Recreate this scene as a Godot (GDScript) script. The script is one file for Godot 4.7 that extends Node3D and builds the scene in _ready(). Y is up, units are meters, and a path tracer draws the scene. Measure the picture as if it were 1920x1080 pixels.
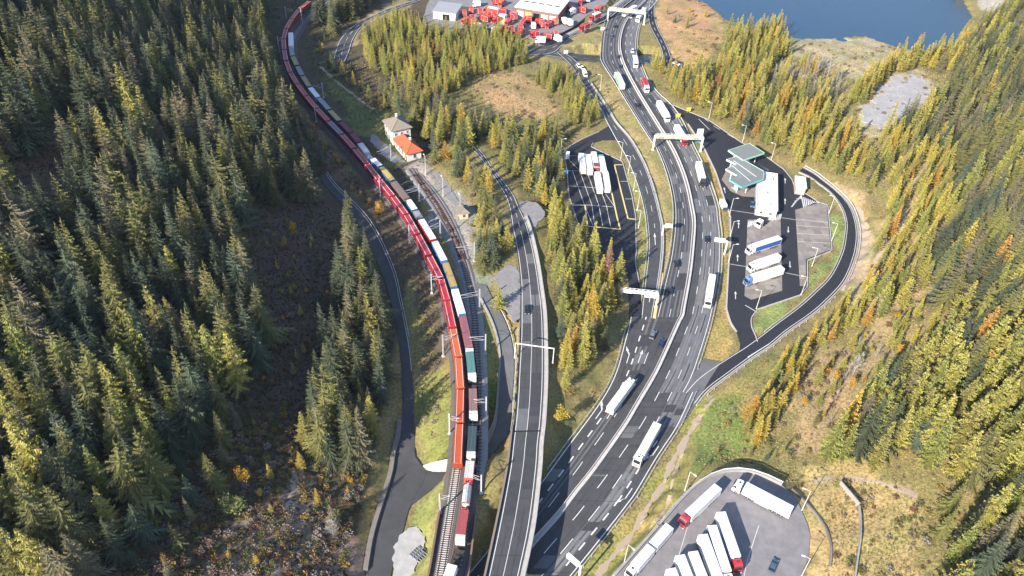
extends Node3D
# A motorway, a railway and a service area in an autumn mountain valley, seen from the air. Metres, y up, motorway at y = 0.

const EYE := 196.0         # height of the camera
const PITCH := 40.52       # its tilt below the horizontal, in degrees
const FOCAL := 1493.0      # focal length for a picture 1920 wide
const RAIL := 6.0          # level of the railway
const ROAD := 7.0          # level of the main road

# Road, track and yard outlines: x, y, z of one point after another.
const LINES := {
	"motorway_outer_left": [76, 0, -559.2, 62.5, 0, -528, 55, 0, -504.3, 50.2, 0, -482.4, 47.7, 0, -462.1, 45.7, 0, -437.9, 46.6, 0, -427.4, 50.8, 0, -409, 58.1, 0, -374.8, 64.7, 0, -345.4, 67, 0, -337.5, 69.1, 0, -316.7, 69.3, 0, -294.8, 67.3, 0, -276.2, 63.3, 0, -255.4, 58.9, 0, -238.6, 54.4, 0, -221.6, 53, 0, -216.5],
	"motorway_median": [91.7, 0, -561.1, 80.5, 0, -530.1, 65.2, 0, -495, 58.4, 0, -463.2, 57.6, 0, -435.5, 62, 0, -402.3, 69.5, 0, -362.8, 72.8, 0, -347.1, 75.6, 0, -328.9, 77, 0, -307.8, 76.6, 0, -287.9, 75.9, 0, -276.8, 73.4, 0, -262.8, 69.3, 0, -243.2, 64, 0, -222.2, 62.7, 0, -217.1],
	"motorway_outer_right": [103, 0, -562.4, 88.8, 0, -531, 76.4, 0, -499.6, 70.7, 0, -478, 67.4, 0, -450.4, 68.1, 0, -427.5, 70.1, 0, -407.6, 74.5, 0, -392.3, 78.3, 0, -383.6, 82.4, 0, -366.2, 84.7, 0, -341, 86, 0, -330.2, 87.7, 0, -309.6, 88, 0, -289.6, 87.1, 0, -281.5, 85.6, 0, -267, 81.3, 0, -244, 75.6, 0, -223.6, 70.7, 0, -208.6, 63.3, 0, -189, 58.8, 0, -180],
	"lower_motorway_left": [43.4, 0, -215.9, 42.6, 0, -211.9, 40.2, 0, -202.6, 36.8, 0, -189.7, 33.1, 0, -180, 28, 0, -170.4, 18.8, 0, -155.1, 10.5, 0, -141, 2.8, 0, -128.5, -6.8, 0, -114, -11.9, 0, -106.2],
	"lower_motorway_median": [62.7, 0, -217.1, 60.8, 0, -213.3, 51.9, 0, -192.6, 47.9, 0, -184.2, 42.2, 0, -173.5, 37.1, 0, -163.9, 26.9, 0, -147.2, 21.4, 0, -139.1, 16, 0, -130.9, 8.9, 0, -121.7, 1.2, 0, -111.3, -2.9, 0, -106.6],
	"lower_motorway_median_upper": [62.7, 0, -217.1, 60.8, 0, -213.3, 51.9, 0, -192.6, 47.9, 0, -184.2, 44.8, 0, -178.5],
	"lower_motorway_right": [62, 0, -180.2, 54.8, 0, -165.3, 47, 0, -152.8, 39.6, 0, -140, 36.4, 0, -135.2, 26.9, 0, -122.1, 19.7, 0, -112.5, 15.3, 0, -106.7],
	"lower_motorway_median_right": [45.2, 0, -179.2, 42.2, 0, -173.5, 37.1, 0, -163.9, 26.9, 0, -147.2, 21.4, 0, -139.1, 16, 0, -130.9, 8.9, 0, -121.7, 1.2, 0, -111.3, -2.9, 0, -106.6],
	"exit_ramp_left": [32.2, 0, -407.2, 40.5, 0, -381.9, 45, 0, -359.6, 47.8, 0, -346, 52, 0, -327, 54.7, 0, -307.4, 56, 0, -288.4, 55.8, 0, -273.5, 54.7, 0, -257.9, 51, 0, -235.8, 48.6, 0, -221.2, 47.8, 0, -215.6],
	"exit_ramp_right": [36.9, 0, -407.7, 45, 0, -377.7, 48.8, 0, -361, 54.9, 0, -344.1, 59.6, 0, -320, 61.5, 0, -296.3, 61.9, 0, -280.9, 61.8, 0, -272.4, 59.8, 0, -255.1, 55.8, 0, -234.2, 52.8, 0, -221.5, 51.6, 0, -215.9],
	"truck_lot": [21.8, 0, -330.3, 25.8, 0, -337.1, 31.5, 0, -343.6, 39.7, 0, -351.1, 44.8, 0, -357.4, 47.9, 0, -344, 41.1, 0, -343.4, 36.2, 0, -340, 35, 0, -336.3, 39.2, 0, -332.7, 49.2, 0, -323.9, 51.2, 0, -295.1, 51.4, 0, -279.3, 49.4, 0, -254.4, 48.4, 0, -248.5, 48.9, 0, -235.7, 48.4, 0, -221.2, 48, 0, -215.1, 43.1, 0, -214.8, 43.7, 0, -220.3, 44.8, 0, -237.7, 43.5, 0, -248.1, 35.6, 0, -249.6, 30, 0, -263.4, 27.7, 0, -265.1, 23.3, 0, -293, 22.9, 0, -313.9],
	"loop_ramp_left": [131.5, 0, -321.6, 135.5, 0, -317.8, 138.5, 0, -312.2, 141.8, 0, -305.4, 143.5, 0, -294.6, 142.4, 0, -282.9, 138.4, 0, -270.8, 133.8, 0, -259.9, 125.1, 0, -245, 116, 0, -234.4, 107.7, 0, -225.6, 98.3, 0, -216.8, 90.4, 0, -209.3, 82.7, 0, -202.3, 72.9, 0, -194.4, 64.4, 0, -186.9, 58.9, 0, -180],
	"loop_ramp_right": [134.5, 0, -325.6, 138.3, 0, -320.8, 141, 0, -315.1, 144.7, 0, -306.5, 147.3, 0, -295.7, 146.4, 0, -283.2, 143.5, 0, -271.1, 138, 0, -257.4, 129.5, 0, -242, 119.8, 0, -230.4, 111.9, 0, -222.3, 100.1, 0, -212.1, 92.7, 0, -204.8, 84.7, 0, -198.2, 75, 0, -189.5, 66.6, 0, -181.7, 61.4, 0, -174.8],
	"service_area": [77.8, 0, -384.7, 80.9, 0, -382.1, 96.4, 0, -368.5, 108.8, 0, -347.6, 119.5, 0, -333, 124.9, 0, -323, 126.6, 0, -314.4, 126.2, 0, -307.7, 131, 0, -302, 134.2, 0, -296.8, 137.6, 0, -294.6, 130.3, 0, -261.5, 118.4, 0, -254.3, 114.1, 0, -237.5, 110.2, 0, -232.5, 91.7, 0, -223.1, 88.3, 0, -217.9, 87.6, 0, -213.6, 88.1, 0, -209.1, 88.2, 0, -205.8, 83.5, 0, -201.5, 80.6, 0, -200, 81.8, 0, -204.1, 81.6, 0, -210.4, 80.3, 0, -215.1, 80.1, 0, -222.7, 85.3, 0, -247.3, 89.1, 0, -264, 92.6, 0, -283.5, 92.2, 0, -292.4, 92.1, 0, -318.5, 90, 0, -339.9, 85.5, 0, -363.1, 82.1, 0, -376.3],
	"paved_bays_west": [99.5, 0, -280.9, 114, 0, -282.7, 109.2, 0, -260, 103.7, 0, -234.6, 90.6, 0, -228.5, 88.4, 0, -230.5],
	"paved_bays_east": [122.1, 0, -289.9, 134, 0, -296.2, 137, 0, -294.1, 130, 0, -262.2, 117.9, 0, -255, 113.7, 0, -238.1, 111.3, 0, -237.9],
	"main_road_left": [-21.2, 7, -317.4, -17.7, 7, -312, -13.7, 7, -303.8, -8.2, 7, -290.4, -4.3, 7, -280, -2.2, 7, -269.3, -1, 7, -257.5, 1.3, 7, -242.1, 2.9, 7, -224.3, 3.2, 7, -208.8, 3.3, 7, -193.5, 3, 7, -181, 2.7, 7, -165.2, 1.8, 7, -149.7, 1.2, 7, -141.2, -0.7, 7, -125.9, -3.3, 7, -107.7, -4.3, 7, -101.3],
	"main_road_right": [-17.9, 7, -318.6, -14, 7, -310.5, -11.3, 7, -303.1, -5.4, 7, -291.9, -1, 7, -281.9, 1.7, 7, -272.2, 5.4, 7, -259.4, 8.5, 7, -239.6, 10.5, 7, -220.3, 11.5, 7, -207.4, 11.8, 7, -190.4, 11.7, 7, -174.4, 11, 7, -159, 10.2, 7, -150.2, 9.8, 7, -141.6, 8.1, 7, -123.3, 5.5, 7, -108.1, 4.1, 7, -101.6],
	"lay_by_upper": [2.1, 7, -276.2, 2.9, 7, -277.5, 3.8, 7, -278.2, 4.9, 7, -278.3, 6.1, 7, -277.7, 7.5, 7, -276.6, 8.7, 7, -275.3, 9.7, 7, -274, 10.4, 7, -272.7, 11, 7, -271.3, 11.3, 7, -269.8, 11.3, 7, -268.1, 11, 7, -266.3, 10.5, 7, -264.4, 9.8, 7, -262.8, 9.1, 7, -261.5, 8.2, 7, -260.5, 7.2, 7, -259.8, 6.2, 7, -260.2, 5.1, 7, -261.8, 4, 7, -264.5, 2.8, 7, -268.4, 2.1, 7, -271.6, 1.8, 7, -274.2],
	"lay_by_lower": [-4.4, 6.9, -231.9, -3.2, 6.9, -233.2, -2.1, 6.9, -234.1, -1.1, 6.9, -234.6, -0.1, 6.9, -234.6, 0.8, 6.9, -234.3, 1.5, 6.9, -233.2, 2.1, 6.9, -231.3, 2.6, 6.9, -228.6, 3, 6.9, -225.1, 3.3, 6.9, -221.6, 3.5, 6.9, -217.9, 3.6, 6.9, -214.1, 3.6, 6.9, -210.1, 3.5, 6.9, -207.1, 3.1, 6.9, -204.9, 2.6, 6.9, -203.6, 1.9, 6.9, -203.1, 1.3, 6.9, -203.1, 0.6, 6.9, -203.6, -0, 6.9, -204.5, -0.6, 6.9, -206, -1.3, 6.9, -207.4, -1.9, 6.9, -209, -2.7, 6.9, -210.7, -3.5, 6.9, -212.4, -4.1, 6.9, -214.6, -4.7, 6.9, -217.4, -5.2, 6.9, -220.6, -5.6, 6.9, -224.4, -5.6, 6.9, -227.5, -5.2, 6.9, -230],
	"access_road_left": [-83.4, 10, -285.2, -78.9, 9.5, -277.4, -62.9, 7, -257.4, -50, 5.5, -231.3, -42.4, 4.2, -210.7, -38.8, 3.5, -198.2, -35.5, 2.6, -182.4, -33.2, 2, -167.5, -32.4, 1, -156.5, -33, 0.3, -149.5, -32.9, 0, -142.3, -34.2, 0, -130.7, -35.1, 0, -121, -35, 0, -111.9, -34.7, 0, -105.1],
	"access_road_right": [-81.1, 10, -287.5, -75.3, 9.5, -278.4, -58.4, 7, -258.4, -45.6, 5.5, -232.2, -40, 4.2, -214, -33.9, 3.2, -191.5, -31, 2.4, -176.2, -29.5, 2, -166.8, -28.2, 1, -156.8, -26.7, 0.3, -148, -23, 0, -143.6, -26.5, 0, -131.4, -27.4, 0, -123.3, -28.5, 0, -117.3, -28.8, 0, -110.5, -28.9, 0, -105.4],
	"underpass_apron": [-28.6, -0.1, -150.2, -25.6, -0.1, -145.6, -22.7, -0.1, -144, -15.2, -0.1, -145, -15, -0.1, -142.5, -17.4, -0.1, -141.4, -26.5, -0.1, -131.4, -31.3, -0.1, -134.8],
	"side_ramp_left": [-13.3, 6, -224.4, -10.8, 5.8, -215.9, -6.7, 5.3, -205.9, -4, 4.8, -196.6, -2.7, 4, -187.7, -2.8, 3, -179.7, -2.8, 1.8, -169.4, -3.3, 0.8, -161.2, -5.6, 0, -154.2, -9.1, 0, -149.2, -15.2, 0, -145.7],
	"side_ramp_right": [-9.5, 6, -223.2, -6.8, 5.8, -216.1, -2.3, 5.3, -206.1, 0.4, 4.8, -196.9, 1.7, 4, -188, 1.8, 3, -179.9, 1.5, 1.9, -172.7, 0.9, 0.8, -160.4, -2, 0, -154.4, -7.3, 0, -146.9, -15, 0, -142.5],
	"village_road_left": [-103.1, 5, -409.9, -104.4, 5, -427.3, -104.1, 5, -438.3, -100.8, 5, -454, -93.3, 5, -469.3, -83.7, 4, -487.3, -70.9, 3, -504.7, -57.6, 3, -525],
	"village_road_right": [-96.1, 5, -407.3, -96.1, 5, -419.6, -96.9, 5, -437.6, -95, 5, -457, -88.8, 5, -471.5, -75.9, 4, -490.8, -65.9, 3, -505.3, -53, 3, -520.8],
	"feeder_road_left": [1.7, 1, -445.1, 6.4, 1, -447.1, 17.4, 1, -452.8, 33.9, 1, -472.5, 51.8, 1, -499.6, 65.6, 1, -523.8, 76.3, 1, -544.3],
	"feeder_road_right": [3.4, 1, -433.6, 11.1, 1, -435.8, 18.8, 1, -439.5, 26, 1, -455.9, 40.6, 1, -477.3, 53.1, 1, -492.9, 69, 1, -522.3, 79.8, 1, -542.8],
	"underpass_road_left": [12.6, 0.9, -443.5, 20.4, 0.6, -442.8, 34.8, -2, -445.6, 46.4, -5, -452, 59.2, -5, -452.6, 71.9, -5, -453.1, 80.2, -2, -445.8, 84.7, 0, -447],
	"underpass_road_right": [9.6, 0.9, -435.9, 21.8, 0.6, -433.5, 34.3, -2, -434.1, 45.7, -5, -440.3, 58.3, -5, -440.8, 70.9, -5, -442, 80, -2, -435.7, 84.4, 0, -431.1],
	"slip_road_left": [86.3, 0, -545.3, 80.7, 0, -511.6, 79, 0, -488, 81.2, 0, -465.5, 82.1, 0, -448.2, 79.4, 0, -433.5],
	"slip_road_right": [91.5, 0, -545.9, 84.9, 0, -514.8, 83.6, 0, -487.6, 85.9, 0, -462.2, 86.6, 0, -442, 85.6, 0, -423.7],
	"slip_road_mouth": [83.7, -0, -438.2, 86.6, -0, -442.1, 93.2, -0, -435.6, 91.7, -0, -429.1, 85.6, -0, -423.7],
	"ramp_head_left": [19.8, 0.9, -440.6, 24.8, 0.7, -430.7, 29.1, 0.4, -419.4, 32.2, 0, -407.2],
	"ramp_head_right": [25, 0.9, -439.6, 30.3, 0.7, -431.3, 34.2, 0.4, -419.9, 37.5, 0, -406.4],
	"merge_area": [67.3, -0, -196.1, 73.4, -0, -194.9, 67.9, -0, -186.1, 61.5, -0, -174.4, 54.3, -0, -164.4, 48.8, -0, -167, 58.1, -0, -180],
	"station_forecourt": [-69.6, 6, -329.1, -67.5, 6, -329.8, -61.5, 6, -321.4, -54.4, 6, -311.6, -49.6, 6, -306.1, -55.9, 6, -305.1, -60.3, 6, -310.2, -66.7, 6, -320],
	"station_path": [-36.9, 6, -298.7, -34.7, 6, -299.7, -28.1, 6, -286.6, -23.4, 6, -275.7, -20.6, 6, -268.9, -23.2, 6, -268, -28.5, 6, -278.5],
	"gravel_pad": [-27.3, 0.3, -124.6, -25.9, 0.3, -125.3, -24, 0.3, -124.7, -21.7, 0.3, -122.6, -20.5, 0.3, -120.5, -20.3, 0.3, -118.3, -20.9, 0.3, -116.2, -22.1, 0.3, -114.1, -23.2, 0.3, -111.7, -24.2, 0.3, -109, -25.7, 0.3, -107.6, -27.8, 0.3, -107.5, -28.7, 0.3, -109.8, -28.4, 0.3, -114.5, -28.2, 0.3, -118.6, -28.1, 0.3, -122.4],
	"depot_yard": [-61, 3, -463.1, -61.5, 3, -496.8, -59.3, 3, -524.8, 63.4, 3, -544.3, 52.2, 3, -509.7, 39.4, 3, -490.6, 30.5, 3, -473, 12.5, 3, -449.1, 3.1, 3, -454.2, -6.6, 3, -461, -26, 3, -465.3, -35.2, 3, -459.5, -47.5, 3, -455.1],
	"parking_lot": [29.6, 5, -109.5, 38.5, 5, -119.9, 44, 5, -126.4, 49.7, 5, -133.2, 55.4, 5, -139.1, 61, 5, -143.1, 66.3, 5, -144.9, 71.3, 5, -145, 76, 5, -143.5, 80.7, 5, -140.8, 83.8, 5, -136.4, 84.9, 5, -127.4, 84.7, 5, -124.5, 82.7, 5, -118.1, 78.8, 5, -111.8, 73.4, 5, -106.6, 25.1, 5, -104.4],
	"track_one": [-125.9, 6, -502.3, -130.3, 6, -479.3, -133.7, 6, -466.2, -134.9, 6, -448.2, -134.6, 6, -434.4, -132.2, 6, -420, -126.4, 6, -399.9, -121.4, 6, -386.1, -114.9, 6, -372.6, -104.9, 6, -356.1, -95.1, 6, -340.6, -84.6, 6, -326.1, -76.3, 6, -314.2, -65.7, 6, -297.4, -57, 6, -282.8, -50.3, 6, -272.1, -45, 6, -263.3, -40, 6, -252.7, -34.8, 6, -242, -29.7, 6, -230, -25.9, 6, -221.6, -23.4, 6, -213.4, -20.5, 6, -199.9, -18.5, 6, -192.7, -16.8, 6, -184.7, -15.6, 6, -176.6, -14.7, 6, -168.1, -14, 6, -158, -13.9, 6, -150.2, -13.6, 6, -143.2, -13.8, 6, -138.7, -14.2, 6, -129, -14.7, 6, -119.5, -15.2, 6, -109.2, -15.8, 6, -102.5],
	"track_two": [-116, 6, -503.5, -124.5, 6, -480, -128.2, 6, -462.6, -129.8, 6, -446.4, -129.9, 6, -431.2, -128.2, 6, -420.4, -124.3, 6, -405.5, -119.9, 6, -394, -114.7, 6, -383.6, -109.3, 6, -371.9, -102.8, 6, -360.8, -95.8, 6, -350.2, -87.6, 6, -337.6, -79.1, 6, -325.6, -72.3, 6, -315.1, -68.6, 6, -308.8, -64.9, 6, -302.3, -60.5, 6, -296.9, -54.9, 6, -288.3, -47.5, 6, -275.8, -42.5, 6, -267.7, -39, 6, -260.4, -33.9, 6, -250.3, -27.8, 6, -237.5, -23.1, 6, -224.8, -19.8, 6, -213.7, -17.5, 6, -205, -14.9, 6, -195.5, -12.9, 6, -184.9, -11.7, 6, -176.8, -10.7, 6, -166.1, -10, 6, -158.2, -9.8, 6, -148.7, -9.7, 6, -143.8, -9.9, 6, -137.8, -10, 6, -132.7, -10.1, 6, -129.9, -10.4, 6, -120.5, -10.9, 6, -113, -12.5, 6, -106.6, -13.7, 6, -101.3],
	"siding_one": [-47, 6, -300.4, -40.9, 6, -288.1, -35, 6, -276.4, -29.4, 6, -264.1, -24, 6, -251.1, -19.6, 6, -237.9, -16.3, 6, -225.4, -13.3, 6, -209.4, -11.3, 6, -193.3, -9.9, 6, -178.5, -8.8, 6, -162.7, -8.1, 6, -146.4, -8.1, 6, -136.9],
	"siding_two": [-44.1, 6, -296.3, -37.6, 6, -285.4, -32.3, 6, -275.4, -26.7, 6, -262.8, -22.2, 6, -250.2, -18.8, 6, -237.9],
}

# Lines of known height that the valley sides are stretched between.
const HILLS := [
	[-81, 10, -285, -105, 14, -333, -149, 15, -383, -165, 14, -425, -164, 14, -485, -156, 14, -568, -150, 14, -693],
	[-40, 0, -82, -40, 0, -17],
	[-90, 20, -13, -88, 20, -109, -91, 21, -160, -96, 23, -209, -107, 26, -251, -132, 31, -300, -167, 34, -342, -202, 36, -390, -204, 36, -473, -198, 36, -671],
	[-172, 50, -7, -166, 50, -112, -171, 54, -210, -190, 59, -272, -233, 68, -334, -270, 74, -400, -290, 76, -700],
	[-300, 104, 3, -303, 110, -200, -335, 125, -330, -380, 142, -450, -400, 142, -700],
	[-588, 215, 0, -588, 215, -760],
	[321, 0, -543, 293, 2, -484, 249, 9, -413, 217, 12, -352, 180, 10, -299, 153, 8, -252, 138, 8, -210, 128, 9, -173, 119, 10, -146, 115, 11, -109, 120, 11, -21],
	[374, 28, -567, 343, 28, -489, 299, 30, -418, 269, 33, -357, 233, 32, -299, 206, 30, -245, 188, 30, -203, 175, 30, -160, 168, 30, -110, 175, 30, -21],
	[458, 68, -598, 433, 68, -503, 394, 70, -412, 351, 70, -327, 316, 70, -251, 290, 70, -184, 300, 70, -21],
	[560, 120, -634, 560, 120, -35],
	[478, 90, -778, 379, 30, -673],
	[98.5, -4, -606.2, 122.7, -4, -545.5, 132.3, -4, -514.9, 136.7, -4, -510.1, 162.6, -4, -497.4, 178, -4, -488.2, 194.9, -4, -490, 218.6, -4, -496.6, 227.4, -4, -485.2, 236.6, -4, -479, 263.6, -4, -478.6, 302.6, -4, -537.3, 313.1, -4, -588],
	[169.9, 7, -361.6, 190, 7, -395.9, 207.9, 7, -416.7, 218, 7, -417.7, 219.8, 7, -401.1, 211.7, 7, -382.2, 185.8, 7, -354.9, 178.7, 7, -354.3, 169.9, 7, -361.6],
	[-26, 2.5, -393.4, -12.2, 2.5, -403, 3.7, 2.5, -404.5, 21.1, 2.5, -370.7, 0.9, 2.5, -357.7, -17.7, 2.5, -370.1],
	[-65.2, 6, -310.7, -70.7, 6, -329.5, -58.8, 6, -343.3, -41.3, 6, -312.7, -47.3, 6, -303.1],
	[72.8, 2, -149, 78.9, 2, -147.6, 84.1, 2, -143.9, 86.8, 2, -137.9],
	[33.3, 3.2, -109.4, 41.3, 3.2, -119.2, 47.6, 3.2, -126.9, 52.7, 3.2, -133.6, 58.6, 3.2, -141.7, 64.1, 3.2, -146.7],
	[-100.7, 5, -420.5, -99.4, 5, -384.4, -78, 5, -357],
]

const SHORE := [98.5, -606.2, 122.7, -545.5, 132.3, -514.9, 136.7, -510.1, 162.6, -497.4, 178, -488.2, 194.9, -490, 218.6, -496.6, 227.4, -485.2, 236.6, -479, 263.6, -478.6, 302.6, -537.3, 313.1, -588]

var rng := RandomNumberGenerator.new()
var taken := {}
var mats := {}
var meshes := {}
var noise := FastNoiseLite.new()

# ---------------------------------------------------------------- shapes
class Shape:
	var v := PackedVector3Array()
	var c := PackedColorArray()
	var col := Color(1, 1, 1)

	func tri(a: Vector3, b: Vector3, d: Vector3) -> void:
		v.append(a); v.append(b); v.append(d)
		c.append(col); c.append(col); c.append(col)

	func quad(a: Vector3, b: Vector3, d: Vector3, e: Vector3) -> void:
		tri(a, b, d)
		tri(a, d, e)

	# a quad turned so that it faces away from a point inside
	func out_quad(a: Vector3, b: Vector3, d: Vector3, e: Vector3, inside: Vector3) -> void:
		var n := (d - a).cross(b - a)
		if n.dot((a + d) * 0.5 - inside) < 0.0:
			quad(e, d, b, a)
		else:
			quad(a, b, d, e)

	func hexa(p: Array) -> void:      # 0-3 the lower ring, 4-7 the upper ring
		var mid := Vector3.ZERO
		for q in p:
			mid += q
		mid /= 8.0
		out_quad(p[0], p[1], p[2], p[3], mid)
		out_quad(p[4], p[5], p[6], p[7], mid)
		for k in 4:
			var j := (k + 1) % 4
			out_quad(p[k], p[j], p[4 + j], p[4 + k], mid)

	func box(at: Vector3, size: Vector3, b := Basis()) -> void:
		var h := size * 0.5
		var p := []
		for y in [-1.0, 1.0]:
			for q in [[-1.0, -1.0], [1.0, -1.0], [1.0, 1.0], [-1.0, 1.0]]:
				p.append(at + b * Vector3(q[0] * h.x, y * h.y, q[1] * h.z))
		hexa(p)

	# a box whose upper edges are chamfered
	func soft_box(at: Vector3, size: Vector3, e: float) -> void:
		var h := size * 0.5
		var rings := []
		for r in [[-h.y, 0.0], [h.y - e, 0.0], [h.y, e]]:
			rings.append([at + Vector3(-h.x + r[1], r[0], -h.z + r[1]), at + Vector3(h.x - r[1], r[0], -h.z + r[1]), at + Vector3(h.x - r[1], r[0], h.z - r[1]), at + Vector3(-h.x + r[1], r[0], h.z - r[1])])
		loft(rings)

	func loft(rings: Array) -> void:
		var n: int = rings[0].size()
		var mid := Vector3.ZERO
		for r in rings:
			for q in r:
				mid += q
		mid /= n * rings.size()
		for i in rings.size() - 1:
			for k in n:
				var j := (k + 1) % n
				out_quad(rings[i][k], rings[i][j], rings[i + 1][j], rings[i + 1][k], mid)
		for end in [0, rings.size() - 1]:
			var r: Array = rings[end]
			var m := Vector3.ZERO
			for q in r:
				m += q
			m /= n
			for k in n:
				var j := (k + 1) % n
				var nn: Vector3 = (r[j] - m).cross(r[k] - m)
				if nn.dot(m - mid) > 0.0:
					tri(m, r[k], r[j])
				else:
					tri(m, r[j], r[k])

	# a side outline in (z, y) drawn out from -w to w across x; wy(y) narrows it
	func slab(outline: Array, w: float, w_top: float, y_from: float) -> void:
		var l := []
		var r := []
		var top := 0.0
		for q in outline:
			top = maxf(top, q[1])
		for q in outline:
			var f: float = w if q[1] <= y_from else lerpf(w, w_top, (q[1] - y_from) / maxf(0.01, top - y_from))
			l.append(Vector3(-f, q[1], q[0]))
			r.append(Vector3(f, q[1], q[0]))
		loft([l, r])

	func tube(a: Vector3, b: Vector3, ra: float, rb: float, n := 6) -> void:
		var d := (b - a).normalized()
		var s := d.cross(Vector3.UP if absf(d.y) < 0.9 else Vector3.RIGHT).normalized()
		var t := s.cross(d)
		var r0 := []
		var r1 := []
		for k in n:
			var o := s * cos(TAU * k / n) + t * sin(TAU * k / n)
			r0.append(a + o * ra)
			r1.append(b + o * rb)
		loft([r0, r1])

	func commit(m: Material, into: ArrayMesh = null) -> ArrayMesh:
		var out := into if into else ArrayMesh.new()
		var nn := PackedVector3Array()
		nn.resize(v.size())
		for i in range(0, v.size(), 3):
			var k := (v[i + 2] - v[i]).cross(v[i + 1] - v[i]).normalized()
			nn[i] = k; nn[i + 1] = k; nn[i + 2] = k
		var a := []
		a.resize(Mesh.ARRAY_MAX)
		a[Mesh.ARRAY_VERTEX] = v
		a[Mesh.ARRAY_NORMAL] = nn
		a[Mesh.ARRAY_COLOR] = c
		out.add_surface_from_arrays(Mesh.PRIMITIVE_TRIANGLES, a)
		out.surface_set_material(out.get_surface_count() - 1, m)
		return out

# ---------------------------------------------------------------- nodes
func numbered(called: String) -> String:
	var k: int = taken.get(called, 0)
	taken[called] = k + 1
	return called if k == 0 else "%s_%03d" % [called, k]

func tag(o: Node, label: String, category: String, group := "") -> Node:
	o.set_meta("label", label)
	o.set_meta("category", category)
	if group:
		o.set_meta("group", group)
	return o

func thing(called: String, label: String, category: String, at := Vector3.ZERO, turn := 0.0, group := "") -> Node3D:
	var o := Node3D.new()
	o.name = numbered(called)
	add_child(o)
	o.position = at
	o.rotation.y = turn
	tag(o, label, category, group)
	return o

func part(parent: Node, called: String, m: Mesh, at := Vector3.ZERO, turn := 0.0) -> MeshInstance3D:
	var o := MeshInstance3D.new()
	o.name = called
	o.mesh = m
	parent.add_child(o, true)
	o.position = at
	o.rotation.y = turn
	return o

func structure(called: String, m: Mesh) -> MeshInstance3D:
	var o := MeshInstance3D.new()
	o.name = numbered(called)
	o.mesh = m
	add_child(o)
	o.set_meta("kind", "structure")
	return o

func stuff_part(parent: Node, called: String, m: Mesh) -> MeshInstance3D:
	var o := part(parent, called, m)
	o.set_meta("kind", "stuff")
	return o

# ---------------------------------------------------------------- materials
func paint(r: float, g: float, b: float, rough := 0.7, metal := 0.0, coat := 0.0) -> StandardMaterial3D:
	var key := "%.3f %.3f %.3f %.2f %.2f %.2f" % [r, g, b, rough, metal, coat]
	if not mats.has(key):
		var m := StandardMaterial3D.new()
		m.albedo_color = Color(r, g, b).linear_to_srgb()
		m.roughness = rough
		m.metallic = metal
		if coat > 0.0:
			m.clearcoat_enabled = true
			m.clearcoat = coat
			m.clearcoat_roughness = 0.08
		mats[key] = m
	return mats[key]

func tint(a: Array, rough := 0.6, metal := 0.0, coat := 0.0) -> StandardMaterial3D:
	return paint(a[0], a[1], a[2], rough, metal, coat)

func glass() -> StandardMaterial3D:
	return paint(0.012, 0.016, 0.02, 0.08, 0.0, 0.0)

func vertex_paint(rough := 0.85) -> StandardMaterial3D:
	var key := "vertex %.2f" % rough
	if not mats.has(key):
		var m := StandardMaterial3D.new()
		m.vertex_color_use_as_albedo = true
		m.roughness = rough
		mats[key] = m
	return mats[key]

# grey-scale noise between two brightnesses, with optional streaks
func grain(frequency: float, low: float, high: float, octaves := 4, tone := Vector3.ONE, seed_ := 3, size := 512) -> NoiseTexture2D:
	var n := FastNoiseLite.new()
	n.seed = seed_
	n.noise_type = FastNoiseLite.TYPE_SIMPLEX_SMOOTH
	n.frequency = frequency
	n.fractal_octaves = octaves
	n.fractal_gain = 0.62
	var t := NoiseTexture2D.new()
	t.width = size
	t.height = size
	t.seamless = true
	t.noise = n
	var r := Gradient.new()
	r.set_color(0, Color(low, low, low).linear_to_srgb())
	r.set_color(1, Color(high * tone.x, high * tone.y, high * tone.z).linear_to_srgb())
	t.color_ramp = r
	return t

func surface(key: String, r: float, g: float, b: float, tex: Texture2D, scale_: float, rough := 0.9, detail: Texture2D = null, detail_scale := 0.02) -> StandardMaterial3D:
	var m := StandardMaterial3D.new()
	m.albedo_color = Color(r, g, b).linear_to_srgb()
	m.albedo_texture = tex
	m.uv1_triplanar = true
	m.uv1_world_triplanar = true
	m.uv1_scale = Vector3.ONE * scale_
	m.roughness = rough
	if detail:
		m.detail_enabled = true
		m.detail_albedo = detail
		m.detail_blend_mode = BaseMaterial3D.BLEND_MODE_MUL
		m.detail_uv_layer = BaseMaterial3D.DETAIL_UV_2
		m.uv2_triplanar = true
		m.uv2_world_triplanar = true
		m.uv2_scale = Vector3.ONE * detail_scale
	mats[key] = m
	return m

# ---------------------------------------------------------------- polylines
func points(key: String) -> Array:
	return triples(LINES[key])

func triples(a: Array) -> Array:
	var out := []
	for k in range(0, a.size(), 3):
		out.append(Vector3(a[k], a[k + 1], a[k + 2]))
	return out

func pairs(a: Array) -> PackedVector2Array:
	var out := PackedVector2Array()
	for k in range(0, a.size(), 2):
		out.append(Vector2(a[k], a[k + 1]))
	return out

func flat(p: Array) -> PackedVector2Array:
	var out := PackedVector2Array()
	for q in p:
		out.append(Vector2(q.x, q.z))
	return out

func length_of(p: Array) -> float:
	var s := 0.0
	for k in p.size() - 1:
		s += p[k].distance_to(p[k + 1])
	return s

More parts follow.
